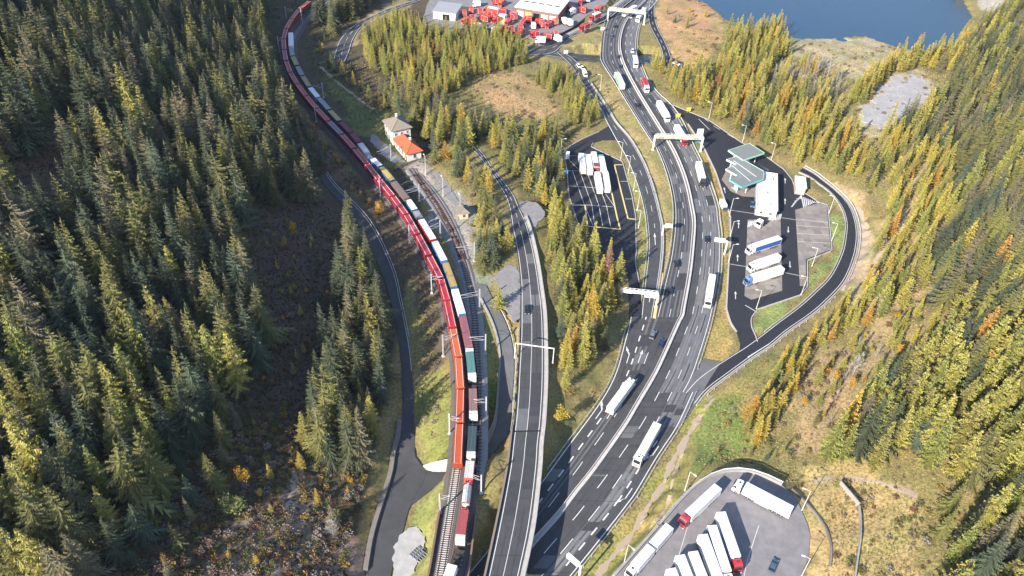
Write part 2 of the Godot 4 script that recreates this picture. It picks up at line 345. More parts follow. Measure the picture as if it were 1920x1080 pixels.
# a smooth curve through the points, n + 1 points evenly spaced along it
func curve(p: Array, n: int) -> Array:
	var fine := []
	for i in p.size() - 1:
		var a: Vector3 = p[maxi(i - 1, 0)]
		var b: Vector3 = p[i]
		var c: Vector3 = p[i + 1]
		var d: Vector3 = p[mini(i + 2, p.size() - 1)]
		for k in 8:
			fine.append(b.cubic_interpolate(c, a, d, k / 8.0))
	fine.append(p[-1])
	return evenly(fine, n)

func evenly(p: Array, n: int) -> Array:
	var total := length_of(p)
	var out := []
	var i := 0
	var done := 0.0
	for k in n + 1:
		var s := total * k / n
		while i < p.size() - 2 and done + p[i].distance_to(p[i + 1]) < s:
			done += p[i].distance_to(p[i + 1])
			i += 1
		var l: float = p[i].distance_to(p[i + 1])
		out.append(p[i].lerp(p[i + 1], clampf((s - done) / maxf(l, 1e-4), 0.0, 1.0)))
	return out

func along(p: Array, step: float) -> Array:
	return curve(p, maxi(2, int(length_of(p) / step)))

func side(p: Array, k: int) -> Vector3:      # across the way at point k, to the hand on which shifted() counts minus
	var t: Vector3 = p[mini(k + 1, p.size() - 1)] - p[maxi(k - 1, 0)]
	return Vector3(-t.z, 0, t.x).normalized()

func shifted(p: Array, d: float, up := 0.0) -> Array:
	var out := []
	for k in p.size():
		out.append(p[k] - side(p, k) * d + Vector3(0, up, 0))
	return out

func between(a: Array, b: Array, f: float, up := 0.0) -> Array:
	var out := []
	for k in a.size():
		out.append(a[k].lerp(b[k], f) + Vector3(0, up, 0))
	return out

func cut(p: Array, from: float, to: float) -> Array:     # the stretch between two shares of the length
	var n := p.size() - 1
	return p.slice(int(round(from * n)), maxi(int(round(to * n)), int(round(from * n)) + 1) + 1)

func yaw_of(d: Vector3) -> float:
	return atan2(-d.x, -d.z)

func mix_of(a: Array, b: Array, k: float) -> Array:
	return [lerpf(a[0], b[0], k), lerpf(a[1], b[1], k), lerpf(a[2], b[2], k)]

# ---------------------------------------------------------------- the scene
func _ready() -> void:
	rng.seed = 20
	noise.seed = 5
	noise.frequency = 0.02
	var cam := Camera3D.new()
	cam.name = "camera"
	cam.position = Vector3(0, EYE, 0)
	cam.rotation_degrees = Vector3(-PITCH, 0, 2.46)
	cam.fov = 2.0 * rad_to_deg(atan(540.0 / FOCAL))
	cam.near = 1.0
	cam.far = 6000.0
	add_child(cam)
	cam.current = true
	var sky_mat := ProceduralSkyMaterial.new()
	sky_mat.sky_top_color = Color(0.33, 0.415, 0.55)
	sky_mat.sky_horizon_color = Color(0.62, 0.72, 0.86)
	sky_mat.sky_curve = 0.2
	sky_mat.ground_bottom_color = Color(0.25, 0.24, 0.2)
	sky_mat.ground_horizon_color = Color(0.55, 0.6, 0.66)
	sky_mat.sun_angle_max = 12.0
	var sky := Sky.new()
	sky.sky_material = sky_mat
	var env := Environment.new()
	env.background_mode = Environment.BG_SKY
	env.sky = sky
	env.background_energy_multiplier = 1.25
	env.tonemap_mode = Environment.TONE_MAPPER_LINEAR
	env.tonemap_exposure = 2.5
	env.ambient_light_source = Environment.AMBIENT_SOURCE_SKY
	env.sdfgi_enabled = true
	env.ssao_enabled = true
	env.ssil_enabled = true
	env.fog_enabled = true
	env.fog_density = 0.00003
	env.fog_light_color = Color(0.8, 0.84, 0.9)
	var world := WorldEnvironment.new()
	world.name = "world"
	world.environment = env
	add_child(world)
	var sun := DirectionalLight3D.new()
	sun.name = "sun"
	sun.light_energy = 1.5
	sun.light_color = Color(1.0, 0.965, 0.91)
	sun.light_angular_distance = 0.5
	sun.shadow_enabled = true
	var az := deg_to_rad(38.0)
	var el := deg_to_rad(27.5)
	add_child(sun)
	sun.look_at_from_position(Vector3.ZERO, Vector3(sin(az) * cos(el), -sin(el), -cos(az) * cos(el)))

	make_materials()
	build_ground()
	build_paths()
	build_roads()
	build_railway()
	build_buildings()
	build_signs()
	build_vehicles()
	build_forest()

func make_materials() -> void:
	var fine := grain(0.06, 0.72, 1.18, 4, Vector3.ONE, 3)
	var coarse := grain(0.012, 0.7, 1.0, 5, Vector3.ONE, 8)
	surface("asphalt", 0.069, 0.069, 0.072, fine, 0.25, 0.85, coarse, 0.03)
	surface("asphalt_old", 0.15, 0.149, 0.151, fine, 0.25, 0.85, coarse, 0.025)
	surface("asphalt_new", 0.022, 0.024, 0.031, fine, 0.3, 0.8, coarse, 0.03)
	surface("asphalt_dark", 0.052, 0.052, 0.055, fine, 0.3, 0.8, coarse, 0.05)
	surface("asphalt_lot", 0.25, 0.235, 0.24, fine, 0.2, 0.88, coarse, 0.04)
	surface("worn_lane", 0.2, 0.198, 0.2, fine, 0.3, 0.85, coarse, 0.04)
	surface("paving", 0.27, 0.24, 0.215, fine, 0.3, 0.9, coarse, 0.05)
	surface("concrete", 0.38, 0.36, 0.335, fine, 0.3, 0.9, coarse, 0.06)
	surface("pale_concrete", 0.47, 0.445, 0.42, fine, 0.3, 0.9, coarse, 0.06)
	surface("median_concrete", 0.60, 0.565, 0.535, fine, 0.3, 0.9, coarse, 0.06)
	surface("gravel", 0.30, 0.285, 0.28, grain(0.2, 0.5, 1.3, 3, Vector3.ONE, 4), 0.4, 0.95, coarse, 0.05)
	surface("pale_gravel", 0.5, 0.48, 0.46, grain(0.2, 0.6, 1.15, 4, Vector3.ONE, 4), 0.3, 0.95, coarse, 0.05)
	surface("ballast", 0.145, 0.12, 0.11, grain(0.25, 0.5, 1.35, 3, Vector3.ONE, 6), 0.5, 0.95, coarse, 0.06)
	surface("pond_bed", 0.46, 0.44, 0.44, grain(0.03, 0.62, 1.1, 5, Vector3.ONE, 9), 0.05, 0.95, coarse, 0.02)
	surface("line_paint", 0.74, 0.74, 0.72, grain(0.05, 0.45, 1.2, 5, Vector3.ONE, 2), 0.3, 0.7)
	surface("yellow_paint", 0.72, 0.55, 0.24, grain(0.15, 0.7, 1.05, 3, Vector3.ONE, 2), 0.5, 0.7)
	surface("steel", 0.55, 0.56, 0.57, grain(0.1, 0.75, 1.05, 3, Vector3.ONE, 7), 0.5, 0.45)
	surface("masonry", 0.26, 0.23, 0.20, grain(0.12, 0.5, 1.25, 4, Vector3.ONE, 12), 0.4, 0.95, coarse, 0.08)
	surface("pale_steel", 0.6, 0.58, 0.53, grain(0.1, 0.8, 1.02, 3, Vector3.ONE, 7), 0.5, 0.5)
	surface("plaster", 0.72, 0.70, 0.66, grain(0.04, 0.72, 1.0, 5, Vector3.ONE, 14), 0.12, 0.9)
	surface("grey_tiles", 0.25, 0.215, 0.175, grain(0.08, 0.6, 1.15, 4, Vector3.ONE, 15), 0.25, 0.9)
	surface("orange_tiles", 0.46, 0.115, 0.05, grain(0.08, 0.6, 1.15, 4, Vector3.ONE, 16), 0.25, 0.85)
	surface("white_roof", 0.8, 0.795, 0.79, grain(0.02, 0.8, 1.0, 5, Vector3.ONE, 17), 0.1, 0.8)
	surface("grey_roof", 0.34, 0.34, 0.36, grain(0.05, 0.7, 1.05, 4, Vector3.ONE, 18), 0.15, 0.7)
	surface("canopy_roof", 0.20, 0.215, 0.205, grain(0.03, 0.6, 1.15, 5, Vector3.ONE, 19), 0.12, 0.85)

# ---------------------------------------------------------------- ground
const GX := -560.0
const GZ := -760.0
const GC := 8.0
const GNX := 141
const GNZ := 96
var high := PackedFloat32Array()

const FX := -372.0
const FZ := -620.0
const FC := 2.0
const FNX := 391
const FNZ := 301
var ground_h := PackedFloat32Array()
var road_mask := PackedByteArray()       # 1 on a road or yard, 2 close beside one

const PATCHES := [
	[[-108.7, -402, -93.9, -385, -72.2, -354.1, -55, -343.8, -40.8, -308.1, -54.4, -302.6, -70.3, -327, -86.5, -346.4], [0.15, 0.169, 0.052]],
	[[-49.6, -302.1, -40.8, -308.1, -27, -287.3, -17.7, -268, -11.8, -240.1, -11.4, -215.7, -15.6, -221.3, -23.3, -243, -36.7, -270.8], [0.325, 0.299, 0.273]],
	[[-27.6, -395.9, -12.2, -404.3, 4.3, -406.3, 21.9, -371.2, 19.1, -362.3, 0.9, -355.4, -18.9, -367.8], [0.429, 0.286, 0.15]],
	[[-93, -242.3, -76.2, -261.7, -64.8, -235.1, -59.7, -208.4, -58.8, -176.9, -60.9, -149.8, -70, -150.5, -76.6, -164.9, -79.4, -188.2, -88.3, -217.2], [0.091, 0.065, 0.046]],
	[[-85.8, -297.1, -52.3, -257.6, -37.8, -226.7, -30.3, -194.7, -29.9, -175.9, -19.7, -179, -23.7, -203.5, -35.2, -238.9, -61.7, -289, -88.8, -332.7, -93.8, -312.8], [0.13, 0.098, 0.058]],
	[[-30.2, -175.9, -19, -181.3, -16, -156.2, -15.7, -142.2, -24.7, -144.4, -27.5, -148], [0.247, 0.247, 0.072]],
	[[-26, -129.6, -16.2, -139.7, -15.8, -119.5, -18.8, -106.6, -27.5, -108.3, -26.8, -124.4], [0.273, 0.273, 0.091]],
	[[-10.4, -215.8, -7.1, -207.9, -3.7, -191.8, -2.3, -171.6, -3.9, -158.8, -7.1, -156.2, -8.4, -178.9], [0.208, 0.247, 0.065]],
	[[-7.6, -150.7, -0.4, -153.1, -0.7, -136.9, -6.2, -127.1], [0.26, 0.208, 0.078]],
	[[53.8, -409.3, 70.4, -349.5, 71.6, -313.2, 62.4, -239.8, 56.9, -231.5, 60.1, -274.9, 60, -312.3, 54.3, -345.6, 38.7, -401.4], [0.39, 0.312, 0.13]],
	[[47.5, -325.2, 55.7, -305.3, 55.4, -267, 49.9, -226.4, 49.2, -252.3, 51.2, -282], [0.312, 0.299, 0.098]],
	[[87.6, -359, 92.3, -314.8, 91.9, -285.1, 85.9, -248, 80.1, -222.4, 82, -205.5, 62.1, -183.8, 76.7, -222.1, 85.5, -265.5, 88.6, -292.9, 86.4, -333.2], [0.39, 0.299, 0.104]],
	[[87.9, -217, 91.7, -223.1, 112.7, -235.2, 129.3, -257.9, 138.9, -296.7, 141.3, -288.7, 140.3, -273.1, 126.4, -247.4, 109.5, -230.3, 91.3, -211.5, 87.5, -207.2], [0.26, 0.312, 0.098]],
	[[59, -174.2, 85.8, -194.7, 83.9, -178.7, 71.7, -151.9, 60.8, -146.3, 44.2, -126.8, 29.9, -110.7, 20.3, -111.3, 40, -138.4], [0.325, 0.286, 0.091]],
	[[65.9, -174.4, 78.8, -179, 72.5, -156.1, 62.9, -148.7, 53.9, -142.1, 59.9, -158.3], [0.195, 0.247, 0.065]],
	[[88.4, -148.3, 111.2, -145.5, 119.2, -135.3, 108.9, -107.5, 78, -108.9, 84.9, -124.9, 84, -137.9], [0.468, 0.351, 0.156]],
	[[91.1, -173.4, 111.7, -198.3, 136.7, -211.3, 136.5, -200.2, 114.9, -176.1, 92.6, -153.5, 80.6, -149.5], [0.39, 0.286, 0.156]],
	[[144.7, -288.6, 150.3, -273, 133.5, -212.2, 124.2, -215.4, 124.3, -233.4, 139.5, -257.1], [0.468, 0.377, 0.221]],
	[[140.9, -317.9, 151.8, -306.9, 151.4, -276.6, 144.7, -280.7], [0.429, 0.325, 0.169]],
	[[162.5, -495.6, 180.8, -487.5, 220.1, -495, 236.1, -474.2, 217.1, -443.1, 182.1, -411.3, 169.9, -428.6, 155.4, -454.4], [0.468, 0.403, 0.26]],
	[[93.6, -551.1, 122.7, -545.3, 131.6, -513.2, 119.7, -467.3, 93.3, -419.3, 85.8, -425.8, 86.6, -462.2, 83.9, -512], [0.494, 0.312, 0.156]],
	[[166.1, -359.3, 190.5, -402.3, 214.8, -429.4, 225.2, -425.7, 223.5, -399.7, 209.9, -371.4, 186, -348.5, 171.9, -344], [0.5, 0.416, 0.286]],
	[[25.5, -463.1, 52.7, -485.9, 45.4, -444.2, 22, -444], [0.338, 0.273, 0.117]],
	[[-103.2, -403.2, -105.5, -445.6, -92.4, -480.2, -76.3, -506.9, -68.1, -495.3, -89.7, -463.2, -95.5, -424.6], [0.338, 0.26, 0.143]],
	[[-68.4, -122.1, -57.8, -135.6, -44.4, -125.7, -34.4, -107.6, -71.9, -98.5], [0.286, 0.208, 0.156]],
	[[-165, -224.6, -167.4, -264.3, -159.7, -258.2, -144.5, -201.1, -147.9, -185.2], [0.156, 0.104, 0.065]],
	[[190.5, -354.2, 230.1, -402.5, 231.8, -387.1, 160.8, -270.2, 139.7, -240.3, 154.5, -274.3], [0.468, 0.338, 0.169]],
	[[151.8, -249.4, 177.8, -283, 170, -258.1, 142.7, -217.6, 106.1, -179.5, 103.6, -182.4, 130.4, -213.2], [0.442, 0.312, 0.169]],
	[[320.6, -581.6, 343.2, -556.2, 321.9, -501.6, 313.7, -526.6, 312.2, -548.8], [0.36, 0.34, 0.32]],
]

const DRY_POND := [
	[172.866, 7.4, -367.378, 174.744, 7.4, -370.628, 176.904, 7.4, -374.286, 179.347, 7.4, -378.351, 182.071, 7.4, -382.825, 185.077, 7.4, -387.706, 187.907, 7.4, -392.089, 190.561, 7.4, -395.971, 193.039, 7.4, -399.355, 195.341, 7.4, -402.239, 197.595, 7.4, -404.939, 199.799, 7.4, -407.456, 201.955, 7.4, -409.789, 204.063, 7.4, -411.939, 206.286, 7.4, -413.655, 208.625, 7.4, -414.936, 211.081, 7.4, -415.783, 213.652, 7.4, -416.196, 215.752, 7.4, -416.073, 217.383, 7.4, -415.414, 218.544, 7.4, -414.22, 219.234, 7.4, -412.49, 219.648, 7.4, -410.471, 219.785, 7.4, -408.163, 219.644, 7.4, -405.567, 219.227, 7.4, -402.682, 218.558, 7.4, -399.654, 217.638, 7.4, -396.483, 216.466, 7.4, -393.169, 215.042, 7.4, -389.713, 213.159, 7.4, -386.15, 210.817, 7.4, -382.482, 208.014, 7.4, -378.708, 204.753, 7.4, -374.828, 201.629, 7.4, -371.176, 198.643, 7.4, -367.751, 195.795, 7.4, -364.555, 193.085, 7.4, -361.586, 190.801, 7.4, -359.106, 188.943, 7.4, -357.114, 187.512, 7.4, -355.611, 186.508, 7.4, -354.596, 185.338, 7.4, -353.864, 184.004, 7.4, -353.416, 182.504, 7.4, -353.252, 180.84, 7.4, -353.372, 179.24, 7.4, -353.597, 177.706, 7.4, -353.928, 176.237, 7.4, -354.364, 174.832, 7.4, -354.905, 173.612, 7.4, -355.735, 172.575, 7.4, -356.854, 171.722, 7.4, -358.262, 171.053, 7.4, -359.958, 171.021, 7.4, -362.043, 171.625, 7.4, -364.516],
]

func relax_heights() -> void:
	var n := GNX * GNZ
	var w := PackedFloat32Array()
	w.resize(n)
	high.resize(n)
	var known := []
	for key in LINES:
		if not key in ["paved_bays_west", "paved_bays_east", "lay_by_upper", "lay_by_lower", "underpass_apron", "merge_area", "underpass_road_left", "underpass_road_right"]:
			var p := points(key)
			if key in ["truck_lot", "service_area"]:
				p.append(p[0])
			known.append(p)
	for a in HILLS:
		known.append(triples(a))
	for p in known:
		for k in p.size() - 1:
			var steps := maxi(1, ceili(Vector2(p[k].x - p[k + 1].x, p[k].z - p[k + 1].z).length() / 4.0))
			for s in steps + 1:
				var q: Vector3 = p[k].lerp(p[k + 1], float(s) / steps)
				var i := int(floor((q.x - GX) / GC + 0.5))
				var j := int(floor((q.z - GZ) / GC + 0.5))
				if i >= 0 and i < GNX and j >= 0 and j < GNZ:
					high[j * GNX + i] += q.y
					w[j * GNX + i] += 1.0
	var mean := 0.0
	var fixed := 0
	for k in n:
		if w[k] > 0.0:
			high[k] /= w[k]
			mean += high[k]
			fixed += 1
	mean /= fixed
	for k in n:
		if w[k] == 0.0:
			high[k] = mean
	for turn in 170:
		for j in GNZ:
			var up := (j - 1 if j > 0 else j) * GNX
			var down := (j + 1 if j < GNZ - 1 else j) * GNX
			var row := j * GNX
			for i in GNX:
				if w[row + i] == 0.0:
					var l := i - 1 if i > 0 else i
					var r := i + 1 if i < GNX - 1 else i
					var now := high[row + i]
					high[row + i] = now + 1.85 * ((high[up + i] + high[down + i] + high[row + l] + high[row + r]) * 0.25 - now)

func base_height(x: float, z: float) -> float:
	var u := clampf((x - GX) / GC, 0.0, GNX - 1.001)
	var v := clampf((z - GZ) / GC, 0.0, GNZ - 1.001)
	var i := int(u)
	var j := int(v)
	var a := u - i
	var b := v - j
	var k := j * GNX + i
	return lerpf(lerpf(high[k], high[k + 1], a), lerpf(high[k + GNX], high[k + GNX + 1], a), b)

func height(x: float, z: float) -> float:      # of the ground sheet as built
	var u := (x - FX) / FC
	var v := (z - FZ) / FC
	if u < 0 or v < 0 or u >= FNX - 1 or v >= FNZ - 1:
		return base_height(x, z)
	var i := int(u)
	var j := int(v)
	var a := u - i
	var b := v - j
	var k := j * FNX + i
	return lerpf(lerpf(ground_h[k], ground_h[k + 1], a), lerpf(ground_h[k + FNX], ground_h[k + FNX + 1], a), b)

func on_ground(x: float, z: float) -> Vector3:
	return Vector3(x, height(x, z), z)

func mask_at(x: float, z: float) -> int:
	var i := int(round((x - FX) / FC))
	var j := int(round((z - FZ) / FC))
	if i < 0 or j < 0 or i >= FNX or j >= FNZ:
		return 0
	return road_mask[j * FNX + i]

# press the ground down under a strip between two edges; a strip on a bridge is left out
func press(a: Array, b: Array, margin := 1.5, drop := 0.3, near := 5.0, always := false) -> void:
	for k in a.size() - 1:
		var m: Vector3 = (a[k] + b[k]) * 0.5
		var across: Vector3 = b[k] - a[k]
		var w := across.length() * 0.5
		across = across.normalized()
		var way: Vector3 = (a[k + 1] + b[k + 1]) * 0.5 - m
		var l := way.length()
		if l < 0.01:
			continue
		way /= l
		var reach := w + near + 2.0
		for i in range(int((m.x - reach - FX) / FC), int((m.x + reach - FX) / FC) + 2):
			for j in range(int((m.z - reach - FZ) / FC), int((m.z + reach - FZ) / FC) + 2):
				if i < 0 or j < 0 or i >= FNX or j >= FNZ:
					continue
				var d := Vector3(FX + i * FC - m.x, 0, FZ + j * FC - m.z)
				var s := d.dot(Vector3(way.x, 0, way.z).normalized())
				if s < -1.5 or s > l + 1.5:
					continue
				var o := absf(d.dot(Vector3(across.x, 0, across.z).normalized()))
				var n := j * FNX + i
				if o < w + margin:
					var y := m.y + way.y * s - drop
					if road_mask[n] != 1 or always or y < ground_h[n]:
						ground_h[n] = y
					road_mask[n] = 1
				elif o < w + near and road_mask[n] == 0:
					road_mask[n] = 2

func press_area(p: Array, drop := 0.3) -> void:
	var poly := flat(p)
	var grown: Array = Geometry2D.offset_polygon(poly, 1.5)
	var wide: Array = Geometry2D.offset_polygon(poly, 4.5)
	var box := Rect2(wide[0][0], Vector2.ZERO)
	for q in wide[0]:
		box = box.expand(q)
	for i in range(maxi(0, int((box.position.x - FX) / FC)), mini(FNX, int((box.end.x - FX) / FC) + 2)):
		for j in range(maxi(0, int((box.position.y - FZ) / FC)), mini(FNZ, int((box.end.y - FZ) / FC) + 2)):
			var q := Vector2(FX + i * FC, FZ + j * FC)
			var n := j * FNX + i
			if Geometry2D.is_point_in_polygon(q, grown[0]):
				if road_mask[n] != 1:
					ground_h[n] = p[0].y - drop
				road_mask[n] = 1
			elif road_mask[n] == 0 and Geometry2D.is_point_in_polygon(q, wide[0]):
				road_mask[n] = 2

func strip(a: String, b: String, step := 3.0) -> Array:
	var p := points(a)
	var q := points(b)
	var n := maxi(2, int(maxf(length_of(p), length_of(q)) / step))
	return [curve(p, n), curve(q, n)]

func track_strip(key: String, half: float) -> Array:
	var c := along(points(key), 3.0)
	return [shifted(c, -half), shifted(c, half)]

func build_ground() -> void:
	relax_heights()
	ground_h.resize(FNX * FNZ)
	road_mask.resize(FNX * FNZ)
	var bumps := FastNoiseLite.new()
	bumps.seed = 11
	bumps.frequency = 0.035
	bumps.fractal_octaves = 4
	for j in FNZ:
		for i in FNX:
			var x := FX + i * FC
			var z := FZ + j * FC
			ground_h[j * FNX + i] = base_height(x, z) + bumps.get_noise_2d(x, z) * 1.3
	# the lowest ways first, so that bridges do not fill them in
	for s in [["lower_motorway_left", "lower_motorway_median"], ["lower_motorway_median_right", "lower_motorway_right"], ["underpass_road_left", "underpass_road_right"], ["access_road_left", "access_road_right"], ["side_ramp_left", "side_ramp_right"]]:
		var e := strip(s[0], s[1])
		press(e[0], e[1])
	for s in [["motorway_outer_left", "motorway_median"], ["motorway_median", "motorway_outer_right"], ["exit_ramp_left", "exit_ramp_right"], ["loop_ramp_left", "loop_ramp_right"], ["main_road_left", "main_road_right"],
			["village_road_left", "village_road_right"], ["feeder_road_left", "feeder_road_right"], ["slip_road_left", "slip_road_right"], ["ramp_head_left", "ramp_head_right"]]:
		var e := strip(s[0], s[1])
		if s[1] == "motorway_outer_right":
			e = [curve(points("motorway_median").slice(0, -1) + points("lower_motorway_median_upper"), 200), curve(points(s[1]), 200)]
		press(e[0], e[1])
	for k in [["track_one", 3.0], ["track_two", 3.0], ["siding_one", 2.6], ["siding_two", 2.6]]:
		var e := track_strip(k[0], k[1])
		press(e[0], e[1], 1.0, 0.5, 4.0)
	for k in ["truck_lot", "service_area", "depot_yard", "parking_lot", "station_forecourt", "station_path", "gravel_pad", "merge_area", "underpass_apron", "lay_by_upper", "lay_by_lower", "slip_road_mouth"]:
		press_area(points(k))
	# the lake basin
	var lake := pairs(SHORE)
	lake.append(Vector2(380, -700))
	lake.append(Vector2(120, -700))
	var col := PackedColorArray()
	col.resize(FNX * FNZ)
	var mottle := FastNoiseLite.new()
	mottle.seed = 31
	mottle.frequency = 0.045
	mottle.fractal_octaves = 5
	var wander := FastNoiseLite.new()
	wander.seed = 77
	wander.frequency = 0.05
	wander.fractal_octaves = 3
	var patches := []
	for p in PATCHES:
		var poly := pairs(p[0])
		var box := Rect2(poly[0], Vector2.ZERO)
		for q in poly:
			box = box.expand(q)
		patches.append([poly, box.grow(4.0), Color(p[1][0], p[1][1], p[1][2])])
	for j in FNZ:
		for i in FNX:
			var x := FX + i * FC
			var z := FZ + j * FC
			var n := j * FNX + i
			var q := Vector2(x, z)
			if z < -440 and x > 60 and Geometry2D.is_point_in_polygon(q, lake):
				ground_h[n] = minf(ground_h[n], -5.5)
			var m := mottle.get_noise_2d(x, z)
			var c := Color(0.095, 0.075, 0.042)
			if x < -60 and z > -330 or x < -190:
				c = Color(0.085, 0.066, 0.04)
			elif x > -40:
				c = Color(0.26, 0.215, 0.085)
			var w := q + Vector2(wander.get_noise_2d(x, z), wander.get_noise_2d(x + 500, z)) * 7.0
			for p in patches:
				if p[1].has_point(w) and Geometry2D.is_point_in_polygon(w, p[0]):
					c = p[2]
			# turf, straw and bare earth in patches
			var k := clampf(m * 1.1, -1.0, 1.0)
			if k > 0.0:
				c = c.lerp(Color(c.r * 0.72, c.g * 0.95, c.b * 0.62), k)
			else:
				c = c.lerp(Color(c.r * 1.25, c.g * 1.08, c.b * 1.05), -k)
			var e := mottle.get_noise_2d(x * 4.0 + 900, z * 4.0)
			c = Color(c.r * (1.0 + e * 0.3), c.g * (1.0 + e * 0.3), c.b * (1.0 + e * 0.3))
			col[n] = c
	var v := PackedVector3Array()
	var nn := PackedVector3Array()
	v.resize(FNX * FNZ)
	nn.resize(FNX * FNZ)
	for j in FNZ:
		for i in FNX:
			var n := j * FNX + i
			v[n] = Vector3(FX + i * FC, ground_h[n], FZ + j * FC)
			var l := ground_h[n - 1] if i > 0 else ground_h[n]
			var r := ground_h[n + 1] if i < FNX - 1 else ground_h[n]
			var u := ground_h[n - FNX] if j > 0 else ground_h[n]
			var d := ground_h[n + FNX] if j < FNZ - 1 else ground_h[n]
			nn[n] = Vector3(l - r, 2.0 * FC, u - d).normalized()
	var idx := PackedInt32Array()
	for j in FNZ - 1:
		for i in FNX - 1:
			var n := j * FNX + i
			idx.append_array([n, n + 1, n + FNX, n + 1, n + FNX + 1, n + FNX])
	# the rest of the valley, out to the horizon, on a coarse net around the fine one
	var xs := [-4000.0, -1400.0, -700.0, -540.0, -450.0]
	var zs := [-4000.0, -1400.0, -760.0, -660.0]
	var k := 0
	while FX + k * FC * 10 <= FX + (FNX - 1) * FC:
		xs.append(FX + k * FC * 10)
		k += 1
	xs.append_array([460.0, 540.0, 700.0, 1400.0, 4000.0])
	k = 0
	while FZ + k * FC * 12 <= FZ + (FNZ - 1) * FC:
		zs.append(FZ + k * FC * 12)
		k += 1
	zs.append_array([60.0, 200.0, 1400.0, 4000.0])
	var first := v.size()
	for z in zs:
		for x in xs:
			var y := base_height(x, z)
			if x > 100 and x < 400 and z < -560 and z > -900:
				y = -6.0
			v.append(Vector3(x, y - (0.0 if x <= FX or x >= FX + (FNX - 1) * FC or z <= FZ or z >= FZ + (FNZ - 1) * FC else 40.0), z))
			nn.append(Vector3.UP)
			col.append(Color(0.08, 0.07, 0.04))
	for j in zs.size() - 1:
		for i in xs.size() - 1:
			if xs[i] >= FX and xs[i + 1] <= FX + (FNX - 1) * FC and zs[j] >= FZ and zs[j + 1] <= FZ + (FNZ - 1) * FC:
				continue
			var n: int = first + j * xs.size() + i
			idx.append_array([n, n + 1, n + xs.size(), n + 1, n + xs.size() + 1, n + xs.size()])
	var a := []
	a.resize(Mesh.ARRAY_MAX)
	a[Mesh.ARRAY_VERTEX] = v
	a[Mesh.ARRAY_NORMAL] = nn
	a[Mesh.ARRAY_COLOR] = col
	a[Mesh.ARRAY_INDEX] = idx
	var mesh := ArrayMesh.new()
	mesh.add_surface_from_arrays(Mesh.PRIMITIVE_TRIANGLES, a)
	var m := surface("earth", 1.0, 1.0, 1.0, grain(0.035, 0.25, 1.8, 6, Vector3(1.0, 0.97, 0.88), 21, 1024), 0.022, 0.97, grain(0.06, 0.55, 1.5, 5, Vector3.ONE, 23, 1024), 0.05)
	m.vertex_color_use_as_albedo = true
	mesh.surface_set_material(0, m)
	structure("terrain", mesh)
	# lake
	var s := Shape.new()
	var corners := [Vector3(60, -4.2, -440), Vector3(420, -4.2, -440), Vector3(420, -4.2, -900), Vector3(60, -4.2, -900)]
	s.out_quad(corners[0], corners[1], corners[2], corners[3], Vector3(200, -50, -600))
	var water := StandardMaterial3D.new()
	water.albedo_color = Color(0.014, 0.05, 0.09).linear_to_srgb()
	water.roughness = 0.12
	var ripples := FastNoiseLite.new()
	ripples.frequency = 0.05
	ripples.fractal_octaves = 3
	var rt := NoiseTexture2D.new()
	rt.width = 512
	rt.height = 512
	rt.seamless = true
	rt.as_normal_map = true
	rt.bump_strength = 3.0
	rt.noise = ripples
	water.normal_enabled = true
	water.normal_texture = rt
	water.normal_scale = 0.25
	water.uv1_triplanar = true
	water.uv1_world_triplanar = true
	water.uv1_scale = Vector3.ONE * 0.06
	structure("lake_water", s.commit(water))
	# the dry pond's pale bed
	sheet_area("pond_bed", ragged(triples(DRY_POND[0]), 5.0), mats["pond_bed"], 0.15)

const PATHS := [
	[1.6, [68.1, -178.7, 63.4, -171.5, 57.3, -161.9, 51.1, -151.4, 47.1, -142.6, 41.7, -134.6, 36.9, -126.4, 30.6, -118.5, 26, -112.6]],
	[1, [55.9, -158.6, 49.6, -142.3, 46.4, -132.3, 39.4, -123.3]],
	[2.2, [-57.6, -135.7, -57.6, -126.9, -56.9, -118, -56.7, -109.5, -56.3, -102.3]],
	[2.4, [204.3, -354.4, 186.5, -320.3, 170.9, -295.2, 159, -270.8, 147.5, -255.9, 139.7, -240.3]],
	[1.6, [194.7, -489.1, 196.5, -469, 192.3, -442.4, 193.3, -423.2]],
	[1.4, [-72.2, -354.1, -92.8, -378.9, -108, -398.8]],
	[1.8, [90.4, -143.6, 100.5, -143.8, 108.3, -140.9, 116.5, -135.5]],
]

func build_paths() -> void:
	var m := surface("trodden_earth", 0.42, 0.325, 0.235, grain(0.05, 0.5, 1.3, 5, Vector3.ONE, 61), 0.15, 0.97)
	for d in PATHS:
		var p := []
		for q in pairs(d[1]):
			p.append(Vector3(q.x, 0, q.y))
		p = along(p, 1.5)
		var s := Shape.new()
		var last := []
		for k in p.size():
			var w: float = d[0] * (0.5 + 0.22 * sin(k * 0.9) + 0.14 * sin(k * 2.3))
			var o := side(p, k)
			var row := []
			for e in [-1.0, -0.35, 0.35, 1.0]:
				var q: Vector3 = p[k] + o * w * e
				row.append(Vector3(q.x, height(q.x, q.z) + 0.09 - 0.06 * absf(e), q.z))
			if last.size():
				for n in 3:
					s.quad(last[n], row[n], row[n + 1], last[n + 1])
			last = row
		structure("dirt_path", s.commit(m))

# a level yard with an upstand round it
func sheet_area(called: String, p: Array, m: Material, up := 0.0, thick := 0.4) -> MeshInstance3D:
	var s := Shape.new()
	area_into(s, p, up, thick)
	return structure(called, s.commit(m))

